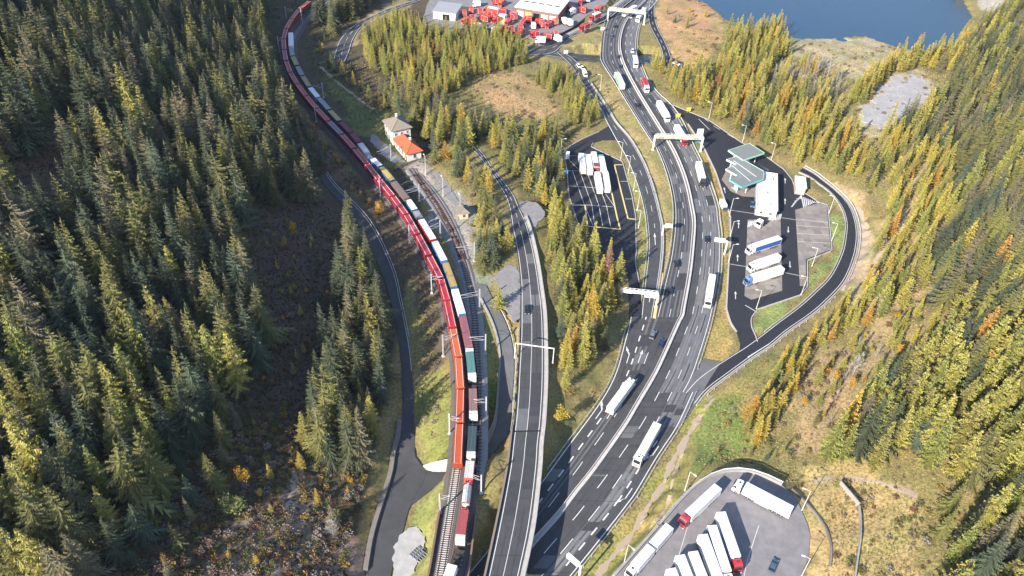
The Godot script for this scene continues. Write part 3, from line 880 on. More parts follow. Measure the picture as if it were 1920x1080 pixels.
# an outline with a broken, wandering edge
func ragged(p: Array, amount: float) -> Array:
	var ring := p.duplicate()
	ring.append(p[0])
	var q := evenly(ring, maxi(8, int(length_of(ring) / 0.9)))
	q.pop_back()
	var out := []
	for k in q.size():
		var t: Vector3 = q[(k + 1) % q.size()] - q[k - 1]
		var o := Vector3(-t.z, 0, t.x).normalized()
		out.append(q[k] + o * amount * (noise.get_noise_2d(q[k].x * 6.0, q[k].z * 6.0) + 0.35 * noise.get_noise_2d(q[k].x * 20.0, q[k].z * 20.0)))
	return out

func area_into(s: Shape, p: Array, up: float, thick: float) -> void:
	var poly := flat(p)
	var y: float = p[0].y + up
	var t := Geometry2D.triangulate_polygon(poly)
	for k in range(0, t.size(), 3):
		var a := Vector3(poly[t[k]].x, y, poly[t[k]].y)
		var b := Vector3(poly[t[k + 1]].x, y, poly[t[k + 1]].y)
		var d := Vector3(poly[t[k + 2]].x, y, poly[t[k + 2]].y)
		if (d - a).cross(b - a).y < 0.0:
			s.tri(a, d, b)
		else:
			s.tri(a, b, d)
	if thick > 0.0:
		for k in poly.size():
			var a := Vector3(poly[k].x, y, poly[k].y)
			var b := Vector3(poly[(k + 1) % poly.size()].x, y, poly[(k + 1) % poly.size()].y)
			s.quad(a, b, b - Vector3(0, thick, 0), a - Vector3(0, thick, 0))

# ---------------------------------------------------------------- roads
# a road deck between two edges (lists of equal length), with sides that reach into the ground
func deck_into(s: Shape, a: Array, b: Array, up := 0.0, thick := 0.5) -> void:
	var u := Vector3(0, up, 0)
	var d := Vector3(0, up - thick, 0)
	for k in a.size() - 1:
		s.quad(b[k] + u, b[k + 1] + u, a[k + 1] + u, a[k] + u)
		if thick > 0.0:
			s.quad(a[k] + u, a[k + 1] + u, a[k + 1] + d, a[k] + d)
			s.quad(b[k + 1] + u, b[k] + u, b[k] + d, b[k + 1] + d)

func road(called: String, a: Array, b: Array, m: Material, up := 0.0, thick := 0.5) -> MeshInstance3D:
	var s := Shape.new()
	deck_into(s, a, b, up, thick)
	return structure(called, s.commit(m))

# a painted line along p: dash and gap in metres, gap 0 for a full line
func line_into(s: Shape, p: Array, width: float, dash := 0.0, gap := 0.0, up := 0.02) -> void:
	var q := evenly(p, maxi(2, int(length_of(p) / 1.5)))
	var step := length_of(q) / (q.size() - 1)
	var at := 0.0
	for k in q.size() - 1:
		at += step
		if dash > 0.0 and fmod(at, dash + gap) > dash:
			continue
		var o0 := side(q, k) * width * 0.5
		var o1 := side(q, k + 1) * width * 0.5
		var u := Vector3(0, up, 0)
		s.quad(q[k] - o0 + u, q[k + 1] - o1 + u, q[k + 1] + o1 + u, q[k] + o0 + u)

# a straight-ahead or turning arrow painted on the road
func arrow_into(s: Shape, at: Vector3, way: Vector3, length: float, bend := 0.0) -> void:
	var f := Vector3(way.x, 0, way.z).normalized()
	var r := Vector3(-f.z, 0, f.x)
	var u := at + Vector3(0, 0.024, 0)
	var mid := u + f * length * 0.62
	s.quad(u - r * 0.14, mid - r * 0.14, mid + r * 0.14, u + r * 0.14)
	var head := mid + r * bend * 0.6
	if bend != 0.0:
		var tip := mid + f * length * 0.18 + r * bend
		s.quad(mid - r * 0.14 - f * 0.4, tip - r * 0.12 - f * 0.3, tip + f * 0.3, mid + f * 0.2 + r * 0.14)
		head = tip
	var g := (f + r * bend * 0.5).normalized()
	var h := Vector3(-g.z, 0, g.x)
	s.tri(head - h * 0.5, head + g * length * 0.32, head + h * 0.5)

# a wall of given section along p (its foot follows p)
func wall_into(s: Shape, p: Array, width: float, tall: float, below := 0.3, top_width := -1.0) -> void:
	var tw := top_width if top_width > 0.0 else width
	for k in p.size() - 1:
		var o0 := side(p, k) * 0.5
		var o1 := side(p, k + 1) * 0.5
		var t := Vector3(0, tall, 0)
		var b := Vector3(0, -below, 0)
		s.quad(p[k] - o0 * tw + t, p[k + 1] - o1 * tw + t, p[k + 1] + o1 * tw + t, p[k] + o0 * tw + t)
		s.quad(p[k + 1] - o1 * tw + t, p[k] - o0 * tw + t, p[k] - o0 * width + b, p[k + 1] - o1 * width + b)
		s.quad(p[k] + o0 * tw + t, p[k + 1] + o1 * tw + t, p[k + 1] + o1 * width + b, p[k] + o0 * width + b)
	for k in [0, p.size() - 1]:
		var o := side(p, k) * 0.5
		s.quad(p[k] - o * tw + Vector3(0, tall, 0), p[k] + o * tw + Vector3(0, tall, 0), p[k] + o * width - Vector3(0, below, 0), p[k] - o * width - Vector3(0, below, 0))

func wall(called: String, label: String, category: String, p: Array, width: float, tall: float, m: Material, below := 0.3, top_width := -1.0) -> Node3D:
	var s := Shape.new()
	wall_into(s, p, width, tall, below, top_width)
	var o := structure(called, s.commit(m))
	o.remove_meta("kind")
	tag(o, label, category)
	return o

# steel crash barrier: a beam on short posts
func guard_rail(label: String, p: Array) -> Node3D:
	var q := along(p, 4.0)
	var o := thing("guard_rail", label, "guard rail", Vector3.ZERO, 0.0, "guard rails")
	var s := Shape.new()
	for k in q.size() - 1:
		var o0 := side(q, k)
		var o1 := side(q, k + 1)
		var prof := [[0.10, 0.48], [0.02, 0.55], [0.10, 0.63], [0.02, 0.71], [0.10, 0.80], [0.0, 0.82], [-0.06, 0.65], [0.0, 0.46]]
		for n in prof.size():
			var e: Array = prof[n]
			var f: Array = prof[(n + 1) % prof.size()]
			s.quad(q[k] + o0 * e[0] + Vector3(0, e[1], 0), q[k + 1] + o1 * e[0] + Vector3(0, e[1], 0), q[k + 1] + o1 * f[0] + Vector3(0, f[1], 0), q[k] + o0 * f[0] + Vector3(0, f[1], 0))
	part(o, "beam", s.commit(mats["steel"]))
	var t := Shape.new()
	for k in q.size():
		t.box(q[k] + Vector3(0, 0.2, 0) - side(q, k) * 0.1, Vector3(0.1, 1.1, 0.14))
	stuff_part(o, "post_row", t.commit(mats["steel"]))
	return o

# resurfaced patches, tar seams and dark oil lines along a carriageway
func wear(parent: Node, a: Array, b: Array, lanes: Array, seed_: int) -> void:
	var r := RandomNumberGenerator.new()
	r.seed = seed_
	var n := a.size()
	var pale := Shape.new()
	var dark := Shape.new()
	var seam := Shape.new()
	for k in 9:
		var lane: Array = lanes[r.randi() % lanes.size()]
		var i := r.randi() % (n - 12)
		var j := i + 2 + r.randi() % 9
		var s := pale if r.randf() < 0.5 else dark
		deck_into(s, between(a.slice(i, j), b.slice(i, j), lane[0]), between(a.slice(i, j), b.slice(i, j), lane[1]), 0.010 + 0.0005 * k, 0.0)
	for lane in lanes:
		var c: float = (lane[0] + lane[1]) * 0.5
		var h: float = (lane[1] - lane[0]) * 0.07
		var i := 0
		while i < n - 6:
			var j := mini(n, i + 6 + r.randi() % 20)
			deck_into(dark, between(a.slice(i, j), b.slice(i, j), c - h * r.randf_range(0.5, 1.2)), between(a.slice(i, j), b.slice(i, j), c + h * r.randf_range(0.5, 1.2)), 0.0085, 0.0)
			i = j + r.randi() % 14
		line_into(seam, between(a, b, lane[1] - 0.012), 0.09, 9.0, 3.0 + r.randf() * 4.0, 0.0115)
	for k in 12:
		var i := r.randi() % (n - 1)
		var w := r.randf_range(0.08, 0.16)
		var f := a[i].lerp(b[i], 0.05) as Vector3
		var g := a[i].lerp(b[i], 0.92) as Vector3
		var t := (a[i + 1] - a[i]).normalized() as Vector3
		seam.quad(f + Vector3(0, 0.012, 0), g + Vector3(0, 0.012, 0), g + t * w + Vector3(0, 0.012, 0), f + t * w + Vector3(0, 0.012, 0))
	part(parent, "worn_patch", pale.commit(mats["asphalt_old"]))
	part(parent, "fresh_patch", dark.commit(mats["asphalt_dark"]))
	part(parent, "tar_seam", seam.commit(paint(0.016, 0.016, 0.018, 0.6)))

func marks(parent: Node, called: String, s: Shape, key := "line_paint") -> void:
	if s.v.size():
		part(parent, called, s.commit(mats[key]))

func build_roads() -> void:
	# upper motorway, two carriageways
	var n := 200
	var ml := curve(points("motorway_outer_left"), n)
	var mm := curve(points("motorway_median"), n)
	var mr_all := curve(points("motorway_outer_right"), 260)
	var mm_all := curve(points("motorway_median").slice(0, -1) + points("lower_motorway_median_upper"), 260)
	var left := road("motorway_up", ml, mm, mats["asphalt"])
	var right := road("motorway_down", mm_all, mr_all, mats["asphalt_old"], -0.004)
	var s := Shape.new()
	line_into(s, between(ml, mm, 0.10), 0.22)
	line_into(s, between(ml, mm, 0.93), 0.2)
	line_into(s, between(ml, mm, 0.53), 0.22, 4.5, 7.5)
	marks(left, "lane_marking", s)
	s = Shape.new()
	line_into(s, between(mm_all, mr_all, 0.06), 0.2)
	line_into(s, between(mm_all, mr_all, 0.95), 0.24)
	line_into(s, between(mm_all, mr_all, 0.34), 0.22, 4.5, 7.5)
	line_into(s, between(mm_all, mr_all, 0.64), 0.22, 4.5, 7.5)
	marks(right, "lane_marking", s)
	# resurfaced running lane beside the median, darker than the worn lanes
	var w := Shape.new()
	deck_into(w, between(mm_all, mr_all, 0.045), between(mm_all, mr_all, 0.335), 0.006, 0.0)
	part(right, "resurfaced_lane", w.commit(mats["asphalt"]))
	w = Shape.new()
	for f in [0.45, 0.53, 0.74, 0.82]:
		deck_into(w, between(mm_all, mr_all, f - 0.022), between(mm_all, mr_all, f + 0.022), 0.008, 0.0)
	part(right, "wheel_track", w.commit(mats["worn_lane"]))
	w = Shape.new()
	for f in [0.24, 0.42, 0.66, 0.82]:
		deck_into(w, between(ml, mm, f - 0.03), between(ml, mm, f + 0.03), 0.008, 0.0)
	part(left, "wheel_track", w.commit(mats["asphalt_old"]))
	# lower motorway
	var nl := curve(points("lower_motorway_left"), 160)
	var nm := curve(points("lower_motorway_median"), 160)
	var nmb := curve(points("lower_motorway_median_right"), 140)
	var nr := curve(points("lower_motorway_right"), 140)
	var low_left := road("motorway_up", nl, nm, mats["asphalt"], -0.002)
	var low_right := road("motorway_down", nmb, nr, mats["asphalt"], -0.006)
	s = Shape.new()
	line_into(s, between(nl, nm, 0.035), 0.28)
	line_into(s, between(nl, nm, 0.955), 0.22)
	line_into(s, cut(between(nl, nm, 0.32), 0.0, 1.0), 0.42, 3.0, 3.0)
	line_into(s, cut(between(nl, nm, 0.62), 0.06, 1.0), 0.22, 6.0, 7.5)
	for f in [0.205, 0.43]:
		var c := between(nl, nm, 0.20)
		var i := int(f * 160)
		arrow_into(s, c[i], c[i - 3] - c[i], 7.5, -0.9)
		var e := between(nl, nm, 0.47)
		arrow_into(s, e[i], e[i - 3] - e[i], 7.5)
	marks(low_left, "lane_marking", s)
	w = Shape.new()
	for f in [0.41, 0.53]:
		deck_into(w, between(nl, nm, f - 0.022), between(nl, nm, f + 0.022), 0.006, 0.0)
	part(low_left, "wheel_track", w.commit(mats["asphalt_old"]))
	s = Shape.new()
	line_into(s, between(nmb, nr, 0.045), 0.24)
	line_into(s, between(nmb, nr, 0.965), 0.28)
	line_into(s, between(nmb, nr, 0.30), 0.24, 6.0, 7.5)
	line_into(s, cut(between(nmb, nr, 0.55), 0.0, 1.0), 0.24, 6.0, 7.5)
	line_into(s, cut(between(nmb, nr, 0.78), 0.27, 1.0), 0.42, 3.2, 3.2)
	var ce := between(nmb, nr, 0.87)
	arrow_into(s, ce[42], ce[50] - ce[42], 7.0, 0.9)
	arrow_into(s, ce[72], ce[80] - ce[72], 7.0, 0.9)
	marks(low_right, "lane_marking", s)
	w = Shape.new()
	deck_into(w, between(nmb, nr, 0.56), between(nmb, nr, 0.77), 0.004, 0.0)
	part(low_right, "worn_lane", w.commit(mats["asphalt_old"]))
	w = Shape.new()
	for f in [0.61, 0.71]:
		deck_into(w, between(nmb, nr, f - 0.025), between(nmb, nr, f + 0.025), 0.008, 0.0)
	part(low_right, "wheel_track", w.commit(mats["worn_lane"]))
	wear(left, ml, mm, [[0.12, 0.52], [0.54, 0.92]], 3)
	wear(right, mm_all, mr_all, [[0.07, 0.33], [0.35, 0.63], [0.65, 0.94]], 4)
	wear(low_left, nl, nm, [[0.05, 0.31], [0.34, 0.61], [0.64, 0.94]], 5)
	wear(low_right, nmb, nr, [[0.06, 0.29], [0.32, 0.54], [0.57, 0.77], [0.8, 0.95]], 6)
	# median: pale concrete strip with two barrier walls
	var med := curve(points("motorway_median") + points("lower_motorway_median").slice(1), 320)
	s = Shape.new()
	deck_into(s, shifted(med, -0.8), shifted(med, 0.8), 0.12, 0.3)
	structure("median_strip", s.commit(mats["median_concrete"]))
	wall("median_barrier", "long concrete barrier on the upward side of the motorway median", "barrier", shifted(med, -0.62), 0.42, 0.8, mats["median_concrete"], 0.1, 0.2)
	wall("median_barrier", "long concrete barrier on the downward side of the motorway median", "barrier", shifted(med, 0.62), 0.42, 0.8, mats["median_concrete"], 0.1, 0.2)
	# exit ramp on the upward side, with its concrete edge
	var r := strip("exit_ramp_left", "exit_ramp_right")
	var ramp := road("exit_ramp", r[0], r[1], mats["asphalt"], -0.01)
	s = Shape.new()
	line_into(s, between(r[0], r[1], 0.06), 0.2)
	line_into(s, between(r[0], r[1], 0.94), 0.2)
	line_into(s, cut(between(r[0], r[1], 0.5), 0.12, 0.7), 0.2, 5.0, 9.0)
	arrow_into(s, between(r[0], r[1], 0.5)[int(r[0].size() * 0.76)], r[0][int(r[0].size() * 0.7)] - r[0][int(r[0].size() * 0.76)], 9.0)
	arrow_into(s, between(r[0], r[1], 0.55)[int(r[0].size() * 0.94)], r[0][int(r[0].size() * 0.86)] - r[0][int(r[0].size() * 0.94)], 6.0)
	marks(ramp, "lane_marking", s)
	wall("ramp_parapet", "pale concrete parapet along the exit ramp beside the dry grass strip", "parapet", cut(shifted(r[1], 0.35), 0.02, 0.94), 0.5, 0.7, mats["pale_concrete"], 0.5)
	# nose between the exit ramp and the motorway: raised kerb island, yellowed with dry weeds
	var nose := [Vector3.ZERO]
	nose = cut(shifted(r[1], 0.9), 0.86, 1.0)
	wall("ramp_nose", "narrow kerbed island with dry weeds at the ramp nose", "kerb island", nose, 1.1, 0.18, mats["yellow_paint"], 0.2)
	# ramp head and side roads at the top
	for a in [["ramp_head", "ramp_head_left", "ramp_head_right", -0.014, "asphalt"], ["feeder_road", "feeder_road_left", "feeder_road_right", 0.0, "asphalt"], ["underpass_road", "underpass_road_left", "underpass_road_right", -0.008, "asphalt"], ["slip_road", "slip_road_left", "slip_road_right", 0.0, "asphalt_new"], ["village_road", "village_road_left", "village_road_right", 0.0, "asphalt"]]:
		var e := strip(a[1], a[2])
		var o := road(a[0], e[0], e[1], mats[a[4]], a[3])
		s = Shape.new()
		line_into(s, between(e[0], e[1], 0.06), 0.22)
		line_into(s, between(e[0], e[1], 0.94), 0.22)
		line_into(s, between(e[0], e[1], 0.5), 0.18, 4.0, 5.0)
		marks(o, "lane_marking", s)
	sheet_area("slip_road", points("slip_road_mouth"), mats["asphalt"])
	sheet_area("depot_yard", points("depot_yard"), mats["asphalt_lot"])
	# verge pavement beside the feeder road, below the depot
	var fe := strip("feeder_road_left", "feeder_road_right")
	wall("footpath_kerb", "pale footpath beside the feeder road below the depot hedge", "footpath", shifted(fe[0], 1.6), 2.4, 0.14, mats["concrete"], 0.3)
	# loop ramp
	var lo := strip("loop_ramp_left", "loop_ramp_right")
	var loop := road("loop_ramp", lo[0], lo[1], mats["asphalt_new"], -0.008)
	s = Shape.new()
	line_into(s, between(lo[0], lo[1], 0.08), 0.2)
	line_into(s, between(lo[0], lo[1], 0.92), 0.2)
	marks(loop, "lane_marking", s)
	wall("ramp_kerb", "pale kerb along the inner side of the loop ramp", "kerb", cut(shifted(lo[0], -0.4), 0.0, 0.74), 0.3, 0.18, mats["pale_concrete"])
	wall("ramp_kerb", "pale kerb along the outer side of the loop ramp", "kerb", cut(shifted(lo[1], 0.5), 0.0, 1.0), 0.35, 0.18, mats["pale_concrete"])
	# gravel shoulder on the outside of the loop
	var outer := cut(shifted(lo[1], 0.8), 0.12, 0.52)
	var gs := Shape.new()
	for k in outer.size() - 1:
		for b in 3:
			var o0 := -side(outer, k)
			var o1 := -side(outer, k + 1)
			var wd0 := 3.0 * sin(PI * k / outer.size()) + 0.6 + 0.5 * sin(k * 1.3)
			var wd1 := 3.0 * sin(PI * (k + 1) / outer.size()) + 0.6 + 0.5 * sin((k + 1) * 1.3)
			var p0: Vector3 = outer[k] + o0 * wd0 * b / 3.0
			var p1: Vector3 = outer[k + 1] + o1 * wd1 * b / 3.0
			var p2: Vector3 = outer[k + 1] + o1 * wd1 * (b + 1) / 3.0
			var p3: Vector3 = outer[k] + o0 * wd0 * (b + 1) / 3.0
			gs.quad(lift(p0), lift(p1), lift(p2), lift(p3))
	structure("gravel_shoulder", gs.commit(mats["trodden_earth"]))
	build_lots()
	build_main_road()
	# crash barriers
	guard_rail("steel guard rail on the outer edge of the upper motorway, downward side", cut(shifted(mr_all, 0.5), 0.0, 0.30))
	guard_rail("steel guard rail between the motorway and the service area", cut(shifted(mr_all, 0.5), 0.34, 0.97))
	guard_rail("steel guard rail on the dry grass strip beside the motorway", cut(shifted(ml, -0.5), 0.3, 0.97))
	guard_rail("steel guard rail on the upper bend beside the grass triangle", cut(shifted(ml, -0.5), 0.05, 0.28))
	guard_rail("long steel guard rail below the forest bank on the lower motorway", cut(shifted(nl, -0.5), 0.05, 0.62))
	guard_rail("long steel guard rail along the grass slope under the parking lot", cut(shifted(nr, 0.6), 0.0, 0.92))
	guard_rail("steel guard rail on the outside of the loop ramp", cut(shifted(lo[1], 1.4), 0.55, 0.97))
	guard_rail("steel guard rail round the top of the loop ramp", cut(shifted(lo[1], 1.3), 0.0, 0.5))
	guard_rail("steel guard rail on the forest side of the exit ramp", cut(shifted(r[0], -0.6), 0.12, 0.95))
	var an := strip("access_road_left", "access_road_right")
	guard_rail("low steel rail along the access road beside the railway bank", cut(shifted(an[1], 0.5), 0.0, 0.52))

func lift(p: Vector3) -> Vector3:
	return Vector3(p.x, maxf(height(p.x, p.z), p.y - 0.3) + 0.06, p.z)

# painted lines and arrows of the lots: [kind, width, points]
const LOT_LINES := [
	["lot_white", 0.22, [25.4, 0, -314.1, 29.9, 0, -286.5, 32.8, 0, -271.8]],
	["lot_white", 0.22, [22.5, 0, -326.5, 28.8, 0, -314.3, 33.1, 0, -286.7, 33.5, 0, -271.8]],
	["lot_white", 0.22, [28.3, 0, -327.4, 32, 0, -314.6, 36.1, 0, -286.9, 36.9, 0, -272.1]],
	["lot_white", 0.22, [31.5, 0, -325.8, 35.2, 0, -314.9, 39.4, 0, -286.8, 40.2, 0, -271.6]],
	["lot_white", 0.22, [37.2, 0, -315.5, 38.1, 0, -300.4, 43, 0, -286.2]],
	["lot_white", 0.22, [21.7, 0, -326.9, 28.3, 0, -327.4]],
	["lot_white", 0.22, [22.4, 0, -313.8, 35.9, 0, -314.5]],
	["lot_white", 0.22, [23.1, 0, -301.4, 37.6, 0, -300.4]],
	["lot_white", 0.22, [23.6, 0, -287.2, 42.8, 0, -286.2]],
	["lot_white", 0.22, [22.7, 0, -313.9, 23.3, 0, -290.9]],
	["lot_white", 0.22, [47.1, 0, -306.8, 50.3, 0, -307.1]],
	["lot_white", 0.22, [48, 0, -292.8, 51, 0, -293]],
	["lot_yellow", 0.62, [42.2, 0, -300.8, 43.4, 0, -278.7, 44.1, 0, -270, 30.5, 0, -271.2, 30.1, 0, -286.5]],
	["lot_yellow", 0.62, [49, 0, -321.1, 45.2, 0, -320.7, 48, 0, -277.9, 51.3, 0, -277.7]],
	["lot_yellow", 0.62, [23.8, 0, -286, 30.1, 0, -286.5]],
	["service_arrow", 5, [94.4, 0, -274.4, 95.8, 0, -281.4]],
	["service_arrow", 5, [89.7, 0, -251.7, 91.1, 0, -258.7]],
	["service_arrow", 5, [84.6, 0, -228.4, 85.7, 0, -234.6]],
	["service_arrow", 5, [116, 0, -277.1, 114.5, 0, -270.5]],
	["service_arrow", 5, [111, 0, -253.1, 109.6, 0, -246.9]],
	["service_arrow", 5, [118.6, 0, -294, 120.6, 0, -302.5]],
	["service_arrow", 5, [122.6, 0, -311, 124.1, 0, -317.4]],
	["service_arrow", 5, [93.5, 0, -300.9, 93.7, 0, -306.1]],
	["service_white", 0.3, [112, 0, -289.4, 114.7, 0, -288]],
	["service_white", 0.3, [87.6, 0, -225.2, 91.4, 0, -221.3]],
	["service_white", 0.3, [83.1, 0, -197.6, 92.1, 0, -204.7]],
	["service_white", 0.3, [94.9, 0, -369.5, 96.3, 0, -366.3]],
	["service_white", 0.3, [98.3, 0, -362.1, 100.9, 0, -358.5]],
	["service_white", 0.3, [103.9, 0, -354, 106.5, 0, -351]],
	["service_white", 0.3, [91.7, 0, -368.7, 95.5, 0, -358]],
	["service_white", 0.42, [108.5, 0, -280.8, 110, 0, -284.8]],
	["service_white", 0.42, [109.2, 0, -281, 110.8, 0, -285]],
	["service_white", 0.42, [110, 0, -281.2, 111.5, 0, -285.2]],
	["service_white", 0.42, [110.7, 0, -281.4, 112.2, 0, -285.5]],
	["service_white", 0.42, [111.5, 0, -281.6, 113, 0, -285.7]],
	["service_white", 0.42, [112.2, 0, -281.8, 113.7, 0, -285.9]],
	["service_white", 0.42, [113, 0, -282, 114.5, 0, -286.1]],
	["service_white", 0.42, [113.7, 0, -282.3, 115.2, 0, -286.3]],
	["service_white", 0.42, [98.5, 0, -275.4, 100.1, 0, -280.2]],
	["service_white", 0.42, [99.3, 0, -275.9, 100.9, 0, -280.3]],
	["service_white", 0.42, [100.1, 0, -276.5, 101.6, 0, -280.5]],
	["service_white", 0.42, [101, 0, -277, 102.4, 0, -280.7]],
	["service_white", 0.42, [101.8, 0, -277.5, 103.2, 0, -280.9]],
	["service_white", 0.45, [127.6, 0, -300.9, 126.4, 0, -292.1]],
	["service_white", 0.45, [128.4, 0, -300.3, 127.2, 0, -292.7]],
	["service_white", 0.45, [129.2, 0, -299.7, 128.1, 0, -293.4]],
	["service_white", 0.45, [130, 0, -299.1, 129, 0, -294]],
	["service_white", 0.45, [130.8, 0, -298.5, 129.8, 0, -294.6]],
	["service_white", 0.45, [131.6, 0, -297.9, 130.7, 0, -295.3]],
	["service_white", 0.45, [132.4, 0, -297.3, 131.6, 0, -295.9]],
	["service_white", 0.45, [133.2, 0, -296.6, 132.5, 0, -296.6]],
	["service_white", 0.45, [134, 0, -296, 133.3, 0, -297.2]],
	["service_white", 0.45, [121, 0, -292.1, 127.8, 0, -301.8]],
	["service_white", 0.45, [122.2, 0, -294.2, 127.6, 0, -300.9]],
	["service_white", 0.45, [123.4, 0, -296.4, 127.4, 0, -300.1]],
	["service_white", 0.45, [124.7, 0, -298.6, 127.2, 0, -299.2]],
	["service_white", 0.16, [120.7, 0, -283.2, 134.2, 0, -281.5]],
	["service_white", 0.16, [119.7, 0, -278.1, 133.4, 0, -277.6]],
	["service_white", 0.16, [118.5, 0, -272.3, 132.4, 0, -272.2]],
	["service_white", 0.16, [117.6, 0, -266.7, 131.3, 0, -266.6]],
	["drain", 0.45, [93.2, 0, -287.6, 120.3, 0, -282.4, 133.7, 0, -281.1]],
	["drain", 0.45, [86.4, 0, -249.7, 99.1, 0, -247.2]],
	["drain", 0.45, [107, 0, -245.8, 115.6, 0, -243.4]],
]

const CANOPY := [
	[96.1, 6, -319.8, 101.8, 6, -323.1, 111.4, 6, -310.9, 109.7, 6, -304.2, 98.8, 6, -296.9, 94.4, 6, -302.5, 98.5, 6, -306.4, 94.3, 6, -311.4, 100, 6, -315.9],
]

const APRON := [
	[-24.3, 0.2, -145.5, -23, 0.2, -144.2, -21.2, 0.2, -143.7, -19.2, 0.2, -143.7, -17, 0.2, -143.9],
	[-24.2, 0.5, -145.6, -22.7, 1.3, -145.7, -20.8, 2.2, -145.8, -19, 3, -145.8, -16.9, 3.6, -146],
]

func lot_lines(parent: Node, kind: String, called: String, key: String) -> void:
	var s := Shape.new()
	for d in LOT_LINES:
		if d[0] != kind:
			continue
		var p := triples(d[2])
		if kind == "service_arrow":
			arrow_into(s, p[0] + Vector3(0, 0.02, 0), p[1] - p[0], d[1])
		else:
			for k in p.size() - 1:
				line_into(s, [p[k], p[k + 1]], d[1], 0.0, 0.0, 0.045 if kind != "lot_yellow" else 0.05)
	part(parent, called, s.commit(mats[key]))

func build_lots() -> void:
	# dark truck lot
	var lot := points("truck_lot")
	var o := sheet_area("truck_lot", lot, mats["asphalt_new"], -0.016)
	lot_lines(o, "lot_white", "bay_marking", "line_paint")
	lot_lines(o, "lot_yellow", "yellow_marking", "yellow_paint")
	sheet_area("merge_area", points("merge_area"), mats["asphalt_old"])
	# kerb round the lot
	wall("lot_kerb", "pale kerb on the ramp side of the dark truck lot", "kerb", evenly(lot.slice(7, 16), 60), 0.32, 0.2, mats["pale_concrete"])
	wall("lot_kerb", "pale kerb on the forest side of the dark truck lot", "kerb", evenly([lot[24], lot[25], lot[26], lot[0], lot[1], lot[2], lot[3]], 40), 0.5, 0.25, mats["concrete"])
	# service area
	var sv := points("service_area")
	var o2 := sheet_area("service_area", sv, mats["asphalt_new"], -0.02)
	paved_bays("paved_bays", points("paved_bays_west"), 7, o2)
	paved_bays("paved_bays", points("paved_bays_east"), 10, o2)
	lot_lines(o2, "service_white", "lane_marking", "line_paint")
	lot_lines(o2, "service_arrow", "arrow_marking", "line_paint")
	lot_lines(o2, "drain", "drain_channel", "concrete")
	var edge := evenly([sv[0], sv[1], sv[2], sv[3], sv[4], sv[5], sv[6], sv[7], sv[8], sv[9], sv[10], sv[11], sv[12], sv[13], sv[14], sv[15], sv[16], sv[17], sv[18], sv[19]], 120)
	wall("service_kerb", "pale kerb on the forest and loop side of the service area", "kerb", edge, 0.35, 0.2, mats["pale_concrete"])
	var inner := evenly([sv[23], sv[24], sv[25], sv[26], sv[27], sv[28], sv[29], sv[30], sv[31], sv[32]], 80)
	wall("service_kerb", "pale kerb on the motorway side of the service area", "kerb", inner, 0.55, 0.2, mats["pale_concrete"])
	var s := Shape.new()
	# lower parking lot: raised slab with a parapet
	var p2 := points("parking_lot")
	var o3 := sheet_area("parking_lot", p2, mats["asphalt_lot"], 0.0, 4.5)
	line_into(s, [Vector3(60.6, 5, -102.5), Vector3(65.8, 5, -116.0), Vector3(71.1, 5, -126.8)], 0.16)
	line_into(s, [Vector3(43.4, 5, -105.9), Vector3(51.7, 5, -126.9)], 0.14)
	marks(o3, "lane_marking", s)
	var par := curve(p2.slice(0, 10), 60)
	wall("parapet_wall", "grey concrete parapet round the edge of the lower parking lot", "parapet", par, 0.9, 0.9, mats["concrete"], 3.5, 0.75)
	guard_rail("steel rail on the parapet behind the parked trucks", cut(shifted(par, 0.1, 0.75), 0.35, 1.0))

# block paving: bays of concrete slabs with open joints
func paved_bays(called: String, p: Array, rows: int, parent: Node) -> void:
	var s := Shape.new()
	area_into(s, p, 0.006, 0.0)
	var base := part(parent, called, s.commit(mats["paving"]))
	var poly := flat(p)
	var box := Rect2(poly[0], Vector2.ZERO)
	for q in poly:
		box = box.expand(q)
	var slabs := [Shape.new(), Shape.new(), Shape.new()]
	var step := 3.0
	var z := box.position.y
	while z < box.end.y:
		var x := box.position.x
		while x < box.end.x:
			var cell := PackedVector2Array([Vector2(x + 0.04, z + 0.04), Vector2(x + step - 0.04, z + 0.04), Vector2(x + step - 0.04, z + step - 0.04), Vector2(x + 0.04, z + step - 0.04)])
			for c in Geometry2D.intersect_polygons(cell, poly):
				var pts := []
				for q in c:
					pts.append(Vector3(q.x, 0, q.y))
				area_into(slabs[rng.randi() % 3], pts, 0.03 + rng.randf() * 0.012, 0.03)
			x += step
		z += step
	for k in 3:
		var m: StandardMaterial3D = mats["paving"].duplicate()
		m.albedo_color = m.albedo_color.lerp(Color(0.72, 0.68, 0.62) if k == 1 else Color(0.5, 0.46, 0.44), 0.25 * k)
		stuff_part(base, "paving_slab", slabs[k].commit(m))

